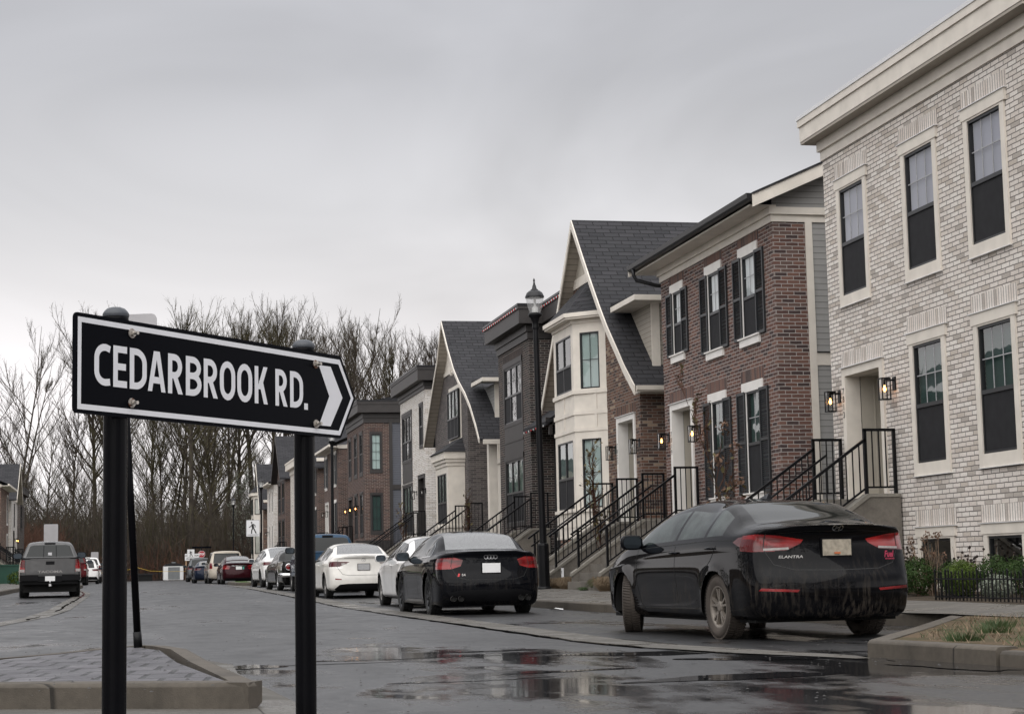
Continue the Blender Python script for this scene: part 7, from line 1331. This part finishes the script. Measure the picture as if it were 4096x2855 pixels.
nm = {7: 9, 0: 0}; order = iter([0, 1, 2, 3, 4, 5]); used = set(); extra = {745: lab[6], 835: lab[7], 925: lab[8], 985: lab[9], 1050: 'rightmost bare tree top above the grey roof', 18: lab[10], 165: lab[11]}
for vx, s, k, sc, l in plc:
    loc = (at(vx, s), s, .3); sc *= .985
    if l is None: l = extra.get(vx, lab[k])
    if k not in used and vx in (215, 300, 405, 428, 490, 475): used.add(k); P[k].location = loc; P[k].scale = (sc,) * 3; P[k].rotation_euler = (0, 0, rnd.uniform(0, 6.28)); P[k]['label'] = l
    else: clone(P[k], loc, rnd.uniform(0, 6.28), l, scale=sc)
# slighter trees filling the wood: nothing in the photograph tells them apart
for i in range(62):
    s = rnd.uniform(190, 300); vx = rnd.uniform(-60, 1160); k = rnd.choice([5, 5, 5, 3, 1, 0]); sc = rnd.uniform(.62, 1.05) if k == 5 else rnd.uniform(.5, .74)
    if vx > 640: sc *= .85
    if vx < 240: sc *= .72
    sc *= .93
    clone(P[k], (at(vx, s), s, .3), rnd.uniform(0, 6.28), 'slim bare tree inside the brown wood at the end of the street', 'slim trees inside the wood', scale=sc)
def brush(name, label, n, x0, x1, s0, s1, h0, h1, mat, seed, nt_=5, r=.022):
    rn = random.Random(seed); b = MB()
    for i in range(n):
        s = rn.uniform(s0, s1); x = rn.uniform(x0, x1) * s; h = rn.uniform(h0, h1) * rn.uniform(.6, 1); d = Vector((rn.gauss(0, .16), rn.gauss(0, .16), 1)); p = grow(rn, (x, s, .2), d, h, 3, .05, .09); tri_tube(b, p, [r * 1.3, r, r * .8, r * .4])
        for q in range(nt_):
            g = rn.uniform(.15, .95) * 3; k = min(2, int(g)); c = p[k].lerp(p[k + 1], g - k); e_ = c + Vector((rn.gauss(0, .6), rn.gauss(0, .6), rn.uniform(.2, 1.1))) * h * .2; tri_tube(b, [c, e_], [r * .6, r * .3])
    o = b.build(name, mat, None, fix=False); return tag(o, label, 'undergrowth', kind='stuff')
brush('undergrowth', 'tangled brown undergrowth filling the bottom of the wood', 6500, -.08, .10, 182, 250, 4, 11, 'twig', 1)
brush('undergrowth', 'olive tinged thicket between the tree trunks', 4200, -.08, .10, 184, 240, 3, 11, 'twig_olive', 2)
brush('undergrowth', 'reddish bare bushes at the left below the tall trees', 1500, -.066, -.036, 165, 185, 1.5, 6.5, 'twig_red', 3)
brush('undergrowth', 'reddish thicket patches low in the wood', 1600, -.07, .08, 180, 200, 1.5, 5, 'twig_red', 4)
brush('undergrowth', 'dense far brown thicket deep inside the wood', 5000, -.09, .2, 255, 320, 6, 13, 'twig', 5, r=.04)
tree('blossoming_tree', 'small pale blossoming tree beside the far white bay house', 21, 9, .10, .12, 2.6, nb=30, loc=(at(542, 176), 176, .3), twig='twig', buds=.9, budm='leaf_silver', ang=.6, n2=8, n3=5, tw=.012, group='small trees along the street')
def leafball(b, c, rx, rz, n, s, rn, m=0, shell=.35):
    for i in range(n):
        v = Vector((rn.gauss(0, 1), rn.gauss(0, 1), rn.gauss(0, 1))).normalized(); rr = (1 - shell * rn.random() ** 1.6) * (1 + .10 * math.sin(v.x * 7 + c[0] * 9) * math.sin(v.z * 6) + .08 * math.sin(v.y * 11))
        p = Vector(c) + Vector((v.x * rx * rr, v.y * rx * rr, v.z * rz * rr)); a = (v + Vector((rn.gauss(0, .6), rn.gauss(0, .6), rn.gauss(0, .6)))).normalized(); t_ = a.cross(Vector((rn.gauss(0, 1), rn.gauss(0, 1), rn.gauss(0, 1)))).normalized(); u_ = a.cross(t_)
        q = s * rn.uniform(.6, 1.3); b.add([p + t_ * q, p + u_ * q * .55, p - t_ * q, p - u_ * q * .55], [(0, 1, 2, 3)], m)
def shrub(x, s, rx, h, mat, label, seed, n=1500, ls=.014):
    z0 = .24; r0 = thing('shrub', label, 'shrub', (x, s, z0), 0, 'clipped shrubs below the cream brick house'); r0['_o'] = (0, 0, 0); rn = random.Random(seed); b = MB(); leafball(b, (0, 0, h * .52), rx, h * .5, n * 2, ls, rn); leafball(b, (0, 0, h * .5), rx * .8, h * .42, n // 3, ls * 1.3, rn); b.build('foliage', mat, r0, org=(0, 0, 0), fix=False)
    b = MB()
    for i in range(7): a = rn.uniform(0, 6.28); tri_tube(b, [Vector((0, 0, -.05)), Vector((math.cos(a) * rx * .5, math.sin(a) * rx * .5, h * .7))], [.01, .004])
    b.build('stem', 'stem_dry', r0, org=(0, 0, 0), fix=False)
for i, (x, s, rx, h, mt, l, n) in enumerate([(11.1, 24.8, .24, .48, 'leaf_green', 'dark green shrub just behind the tail of the near black sedan', 1400), (11.0, 24.05, .28, .54, 'leaf_green', 'round dark green shrub left of the iron fence corner', 2000), (11.3, 23.45, .27, .50, 'leaf_green', 'dark green shrub under the left basement window', 1800), (10.85, 22.35, .27, .48, 'leaf_lime', 'lime green shrub behind the fence', 1900), (11.2, 22.05, .28, .54, 'leaf_green', 'taller dark shrub between the two basement windows', 1900), (11.2, 21.35, .28, .52, 'leaf_green', 'dark green shrub with brown tips at the right edge', 1700), (10.8, 21.25, .22, .30, 'leaf_silver', 'low silvery shrub behind the fence at the right edge', 900)]): shrub(x, s, rx, h, mt, l, 40 + i, n)
def stalks(x0, x1, s0, s1, n, h, label, seed, head, hs=.022, mat='stem_dry'):
    rn = random.Random(seed); r0 = thing('dry_perennial', label, 'plant', ((x0 + x1) / 2, (s0 + s1) / 2, .24)); b = MB(); c = MB()
    for i in range(n):
        x, s = rn.uniform(x0, x1), rn.uniform(s0, s1); p = grow(rn, (x, s, .22), (rn.gauss(0, .12), rn.gauss(0, .16), 1), h * rn.uniform(.65, 1.05), 3, .02, .05); tri_tube(b, p, [.006, .005, .004, .003])
        for e_ in [p[-1]] + [p[2] + Vector((rn.gauss(0, .05), rn.gauss(0, .05), rn.uniform(.02, .12))) for _ in range(2)]:
            tri_tube(b, [p[2], e_], [.003, .002])
            if rn.random() < .85: c.lathe([(.001, -hs), (hs * .9, -hs * .3), (hs * .9, hs * .4), (.001, hs)], e_, n=6)
    b.build('stem', mat, r0, fix=False); o = c.build('seed_head', head, r0, fix=False); o['kind'] = 'stuff'
stalks(11.3, 11.7, 24.4, 25.9, 34, .72, 'dry stalks with black seed heads against the cream brick wall', 3, 'seedhead'); stalks(11.3, 11.7, 22.9, 23.8, 20, .72, 'second clump of black seed heads between the basement windows', 4, 'seedhead')
rn = random.Random(9); r0 = thing('dead_hydrangea', 'tall dead brown flowering shrub in front of the left basement window', 'shrub', (11.2, 23.9, .24)); b = MB(); c = MB()
for i in range(26):
    p = grow(rn, (11.2 + rn.gauss(0, .08), 23.9 + rn.gauss(0, .16), .22), (rn.gauss(0, .10), rn.gauss(0, .2), 1), rn.uniform(.5, .9), 3, .02, .06); tri_tube(b, p, [.008, .006, .005, .003])
    if i % 2: leafball(c, p[-1], .055, .06, 34, .018, rn)
b.build('stem', 'stem_dry', r0, fix=False); c.build('dry_flower', 'leaf_dead', r0, fix=False)
# iron edging fence
def fence(pts, label):
    r0 = thing('iron_fence', label, 'fence', (pts[0][0], pts[0][1], .2)); b = MB(); rl = MB()
    for p, q in zip(pts, pts[1:]):
        L = math.hypot(q[0] - p[0], q[1] - p[1]); n = int(L / .1); d = ((q[0] - p[0]) / L, (q[1] - p[1]) / L)
        for i in range(n + 1):
            x, y = p[0] + d[0] * L * i / n, p[1] + d[1] * L * i / n; tall = i % 4 == 0; w = .009 if tall else .006; zt = .60 if tall else .57; b.box((x - w, y - w, .18), (x + w, y + w, zt)); b.lathe([(w * 1.5, zt), (w * 1.5, zt + .012), (.001, zt + .035)], (x, y, 0), n=4, sm=False)
        for z in (.27, .50): rl.bar((p[0], p[1], z), (q[0], q[1], z), .018, .018)
    o = b.build('picket', 'black_metal', r0); o['kind'] = 'stuff'; rl.build('rail', 'black_metal', r0)
fence([(11.3, 22.5), (10.35, 22.1), (10.35, 17.5)], 'low black iron picket fence in front of the clipped shrubs')
# street saplings
def sapling(x, s, h, label, seed, dead=0, twig='twig_red', spread=.6, nb=16):
    r0 = tree('sapling', label, seed, h, .022, .25, spread, nb=nb, loc=(x, s, .23), twig=twig, buds=.25, ang=.35, n2=4, n3=2, tw=.007, group='small trees along the street'); rn = random.Random(seed)
    if dead:
        b = MB()
        for cx_, cz, n, r_ in dead: leafball(b, (cx_, rn.uniform(-.1, .1), cz), r_, r_ * .9, n, .05, rn, shell=.9)
        b.build('dead_leaves', 'leaf_dead', r0, org=(0, 0, 0), fix=False)
sapling(10.6, 31.0, 4.0, 'slim sapling with clinging dead brown leaves before the red brick house', 51, dead=[(-.05, 3.0, 26, .22), (.12, 2.55, 30, .25), (-.2, 2.35, 26, .2), (.2, 2.0, 34, .28), (-.1, 1.75, 34, .3), (.2, 1.55, 26, .26)], nb=14)
sapling(10.6, 39.9, 3.3, 'bare reddish sapling beside the cream bay steps', 52, nb=26, spread=.45); sapling(10.6, 57.1, 2.9, 'bare sapling in front of the grey gabled house', 53, nb=20, spread=.45); sapling(10.4, 68.5, 3.0, 'distant bare sapling in front of the white brick house', 54, nb=18, spread=.45)
def tuft(x, s, r, h, mat, n, label, seed, z=.22, cat='grass tuft', grp='dry grass tufts by the lamp post'):
    rn = random.Random(seed); b = MB()
    for i in range(n * 2):
        a = rn.uniform(0, 6.28); rr = rn.uniform(.15, 1.15) ** .8; hh_ = h * rn.uniform(.5, 1.1); px_, py_ = x + math.cos(a) * r * rr * .35, s + math.sin(a) * r * rr * .35; ex, ey = x + math.cos(a) * r * rr, s + math.sin(a) * r * rr; w = .0028
        b.add([(px_ - w, py_, z - .02), (px_ + w, py_, z - .02), ((px_ + ex) / 2 + w, (py_ + ey) / 2, z + hh_ * .8), ((px_ + ex) / 2 - w, (py_ + ey) / 2, z + hh_ * .8), (ex, ey, z + hh_ * (1 - .5 * rr))], [(0, 1, 2, 3), (3, 2, 4)])
    tag(b.build('grass_tuft', mat, None, org=(x, s, z), fix=False), label, cat, grp)
tuft(9.95, 43.4, .42, .34, 'blade_dry', 420, 'dry grass tuft on the left of the nearest lamp base', 1); tuft(9.85, 41.9, .42, .33, 'blade_dry', 480, 'dry grass tuft on the right of the nearest lamp base', 2); tuft(9.9, 40.6, .32, .36, 'blade_dry', 360, 'dry grass tuft against the concrete stair wall', 3)
tuft(9.9, 37.6, .34, .32, 'blade_green', 420, 'green leafy plant at the foot of the red brick house steps', 4, grp='plants at the foot of the steps'); tuft(9.85, 36.6, .50, .38, 'blade_dry', 560, 'straw coloured grass mound behind the front wheel of the near sedan', 5, grp='plants at the foot of the steps'); tuft(9.75, 38.1, .30, .12, 'blade_green', 260, 'low bright green groundcover beside the steps', 6, grp='plants at the foot of the steps')
for i in range(4): tuft(10.0, 47 + i * 5.5, .4, .3, 'blade_dry', 260, 'dry grass tuft in the beds along the farther steps', 20 + i, grp='dry grass tufts in the far beds')
b = MB(); rn = random.Random(77)
for i in range(2600):
    x, y = rn.uniform(6.0, 9.3), rn.uniform(9, 17.8)
    if x < 5.98 + max(0, (y - 13.2) * .60) or (y > 16 and x > 9.2): continue
    g = math.sin(x * 5) * math.sin(y * 3.1) + rn.gauss(0, .5); m_ = 1 if g > .5 else 0; h = rn.uniform(.015, .045) * (1.3 if m_ else 1); a = rn.uniform(0, 6.28); w = .004; b.add([(x - w, y, .14), (x + w, y, .14), (x + math.cos(a) * h * 1.2, y + math.sin(a) * h * 1.2, .15 + h)], [(0, 1, 2)], m_)
for cx_, cy_ in ((6.45, 12.0), (6.15, 12.7), (7.0, 13.9), (6.9, 11.6), (7.6, 15.0)):
    for i in range(160): a = rn.uniform(0, 6.28); r_ = rn.uniform(0, .15); h = rn.uniform(.03, .09); x, y = cx_ + math.cos(a) * r_, cy_ + math.sin(a) * r_; w = .004; b.add([(x - w, y, .14), (x + w, y, .14), (x + math.cos(a) * h * .7, y + math.sin(a) * h * .7, .15 + h)], [(0, 1, 2)], 1)
tag(b.build('grass', ['blade_dry', 'blade_green'], None, fix=False), 'sparse straw and green grass growing in the planting strip', 'grass', kind='stuff')
# grit on the wet street and dead leaves on the island
def ico(b, c, r, rn):
    v = [(0, 0, 1), (.94, 0, .3), (.29, .9, .3), (-.76, .55, .3), (-.76, -.55, .3), (.29, -.9, .3)]; b.add([(c[0] + p[0] * r * rn.uniform(.7, 1.3), c[1] + p[1] * r * rn.uniform(.7, 1.3), c[2] + p[2] * r * .7) for p in v], [(0, 1, 2), (0, 2, 3), (0, 3, 4), (0, 4, 5), (0, 5, 1)])
b = MB(); rn = random.Random(6)
for i in range(900): s = rn.uniform(9.5, 34) if i % 3 else rn.uniform(9.5, 16); x = rn.uniform(-.06, .50) * s; ico(b, (x, s, .004 if not (-1 < x < .5 and s < 16) else .147), rn.choice((.005, .006, .008, .013)), rn)
tag(b.build('grit', 'grit_stone', None, fix=False), 'loose grit scattered over the wet asphalt', 'grit', kind='stuff')
b = MB(); b.add([(7.25, 31.1, .02), (7.5, 31.05, .03), (7.42, 30.8, .02), (7.28, 30.85, .05), (7.33, 30.95, .055)], [(0, 1, 4), (1, 2, 4), (2, 3, 4), (3, 0, 4)]); tag(b.build('litter', 'litter', None, org=(7.3, 31, 0), fix=False), 'crumpled white paper litter by the kerb left of the near sedan', 'litter')
b = MB(); b.box((9.93, 41.15, .2), (9.96, 41.28, .74)); r0 = thing('marker_post', 'short white marker post with small lettering in the dry grass', 'marker post', (9.95, 41.2, .2)); b.build('stake', 'sign_white', r0); fr_ = Fr((9.93, 41.215, 0), (0, 1, 0), (-1, 0, 0)); v, f = text2d('ST', .07, .002, -1); b = MB(); b.add([fr_.P(p[0], .64 + p[1], .002) for p in v], f); b.build('lettering', 'sign_letter', r0, fix=False)
# far end: trailer, skip, tape; left: transformer and shrub
def vbox(name, label, cat, parts, loc):
    r0 = thing(name, label, cat, loc)
    for nm_, mt, a, c in parts: b = MB(); b.box(a, c); b.build(nm_, mt, r0)
    return r0
s = 172; x0, x1 = (650 - 510) / 7350 * s, (728 - 510) / 7350 * s; z0 = .3
r0 = vbox('cargo_trailer', 'white and grey enclosed trailer parked at the end of the street', 'trailer', [('side_panel', 'box_grey', (x0 + .42, s - .02, z0 + .1), (x1 - .32, s, z0 + 1.25)), ('body', 'metal_white', (x0, s, z0 + .05), (x1, s + 3, z0 + 1.32)), ('vent', 'box_grey', ((x0 + x1) / 2 - .15, s + .3, z0 + 1.62), ((x0 + x1) / 2 + .2, s + .7, z0 + 1.72))], (x0, s, z0))
b = MB(); b.prism([(x0, s, z0 + 1.32), (x1, s, z0 + 1.32), (x1 - .2, s, z0 + 1.52), (x1 - .7, s, z0 + 1.62), (x0 + .7, s, z0 + 1.62), (x0 + .2, s, z0 + 1.52)], (0, 3, 0)); b.build('roof', 'metal_dark', r0)
s = 170; x0, x1 = (552 - 510) / 7350 * s, (606 - 510) / 7350 * s; vbox('skip', 'low black container left of the grey trailer', 'container', [('body', 'under', (x0, s, .2), (x1, s + 2, .85)), ('rim', 'metal_dark', (x0 - .05, s - .05, .85), (x1 + .05, s + 2.05, .93))], (x0, s, .3))
b = MB(); q = [((548 - 510) / 7350 * 169, 169, 1.55), (2.0, 169.3, 1.22), ((650 - 510) / 7350 * 169.5, 169.5, 1.15), (5.4, 170, 1.12)]; b.tube(q, .016, 5); b.tube([(-4.5, 169, 1.05), (-1.6, 169, 1.0), ((548 - 510) / 7350 * 169, 169, 1.55)], .016, 5); tag(b.build('caution_tape', 'tape_yellow', None), 'yellow caution tape strung across the end of the street', 'tape')
b = MB()
for i in range(60): b.box((-6 + i * .22, 176, .3), (-5.97 + i * .22, 176.03, 1.0))
b.box((-6, 176, .95), (7.2, 176.04, 1.02)); b.box((-6, 176, .38), (7.2, 176.04, .42)); tag(b.build('chain_fence', 'metal_dark', None), 'low dark fence closing the far end of the street', 'fence')
r0 = vbox('transformer_box', 'green electrical cabinet on the grass at the left edge', 'utility box', [('body', 'box_green', (-7.4, 101.5, .4), (-5.62, 103, 1.45)), ('lid', 'box_green', (-7.44, 101.46, 1.45), (-5.58, 103.04, 1.53)), ('plinth', 'cast_concrete', (-7.5, 101.4, .3), (-5.5, 103.1, .42))], (-6.5, 102, .4))
rn = random.Random(2); b = MB(); leafball(b, (-5.55, 96.5, .75), .5, .38, 700, .05, rn); o = b.build('shrub', 'leaf_lime', None, org=(-5.55, 96.5, .4), fix=False); tag(o, 'small yellow green shrub between the green cabinet and the silver pickup', 'shrub')
b = MB(); rn = random.Random(3); k0 = []
for i in range(9):
    for j in range(12): a = 2 * math.pi * j / 12; z = .42 + .16 * i; r_ = (.55, .52, .46, .47, .43, .38, .34, .26, .08)[i] * (1 + .12 * math.sin(3 * a + i)); b.v.append((6.35 + r_ * math.cos(a), 86.5 + r_ * math.sin(a), z))
for i in range(8):
    for j in range(12): b.f.append((i * 12 + j, i * 12 + (j + 1) % 12, (i + 1) * 12 + (j + 1) % 12, (i + 1) * 12 + j)); b.mi.append(0); b.sm.append(True)
tag(b.build('covered_grill', 'cloth_green', None, org=(6.35, 86.5, .4), fix=False), 'dark green cloth covered object on the verge right of the maroon sedan', 'cover')
# houses and trees out of view, plus leafy screens added to darken reflections
for i, (a, c, z, bm_, l) in enumerate([(70, 78, 7.6, 'brick_dark', 'dark house out of frame on the left side of the street'), (82, 90, 7.8, 'brick_cream', 'cream house out of frame on the left side of the street'), (94, 102, 7.6, 'brick_brown', 'brown house out of frame on the left side of the street')]): far_house(a, c, z, bm_, l, [(a + 1.2, a + 2.4, 4.9, 6.8), (a + 4.5, a + 5.7, 4.9, 6.8)], roof='flat' if i % 2 else 'side', sgn=-1)
for i, (x, s, k, sc) in enumerate([(-34, 12, 1, .45), (-40, 28, 0, .5), (-38, 46, 4, .45), (-30, -38, 2, .5), (-8, -46, 0, .5), (10, -44, 4, .55), (28, -40, 1, .5), (-46, -6, 4, .5), (44, -30, 2, .5)]): clone(P[k], (x, s, -.1), i * 1.3, 'bare tree standing outside the picture near the camera', 'trees around the camera', scale=sc)
def blocker(x0, y0, x1, y1, h, seed, label):  # unseen wall of leaf quads, added to keep low sky out of car paint
    rn = random.Random(seed); b = MB(); L = math.hypot(x1 - x0, y1 - y0); n = int(L * 26)
    for i in range(n):
        t_ = rn.random(); x, y = x0 + (x1 - x0) * t_ + rn.gauss(0, 1.0), y0 + (y1 - y0) * t_ + rn.gauss(0, 1.0); z = rn.uniform(0, 1) ** .8 * h * (1 + .2 * math.sin(t_ * L * .7)); s_ = rn.uniform(.35, .7); a = Vector((rn.gauss(0, 1), rn.gauss(0, 1), rn.gauss(0, 1))).normalized(); u_ = a.cross(Vector((0, 0, 1))).normalized(); w = a.cross(u_); c = Vector((x, y, z)); b.add([c + u_ * s_, c + w * s_, c - u_ * s_, c - w * s_], [(0, 1, 2, 3)])
    tag(b.build('sky_blocker', 'leaf_green', None, fix=False), label, 'blocker', kind='stuff')
blocker(-60, -42, 60, -48, 15, 1, 'tall leafy screen added behind the camera to darken reflections'); blocker(-45, -40, -30, 66, 12, 2, 'leafy screen added out of frame on the left to darken reflections')

for o in bpy.data.objects:
    if "_o" in o: del o["_o"]
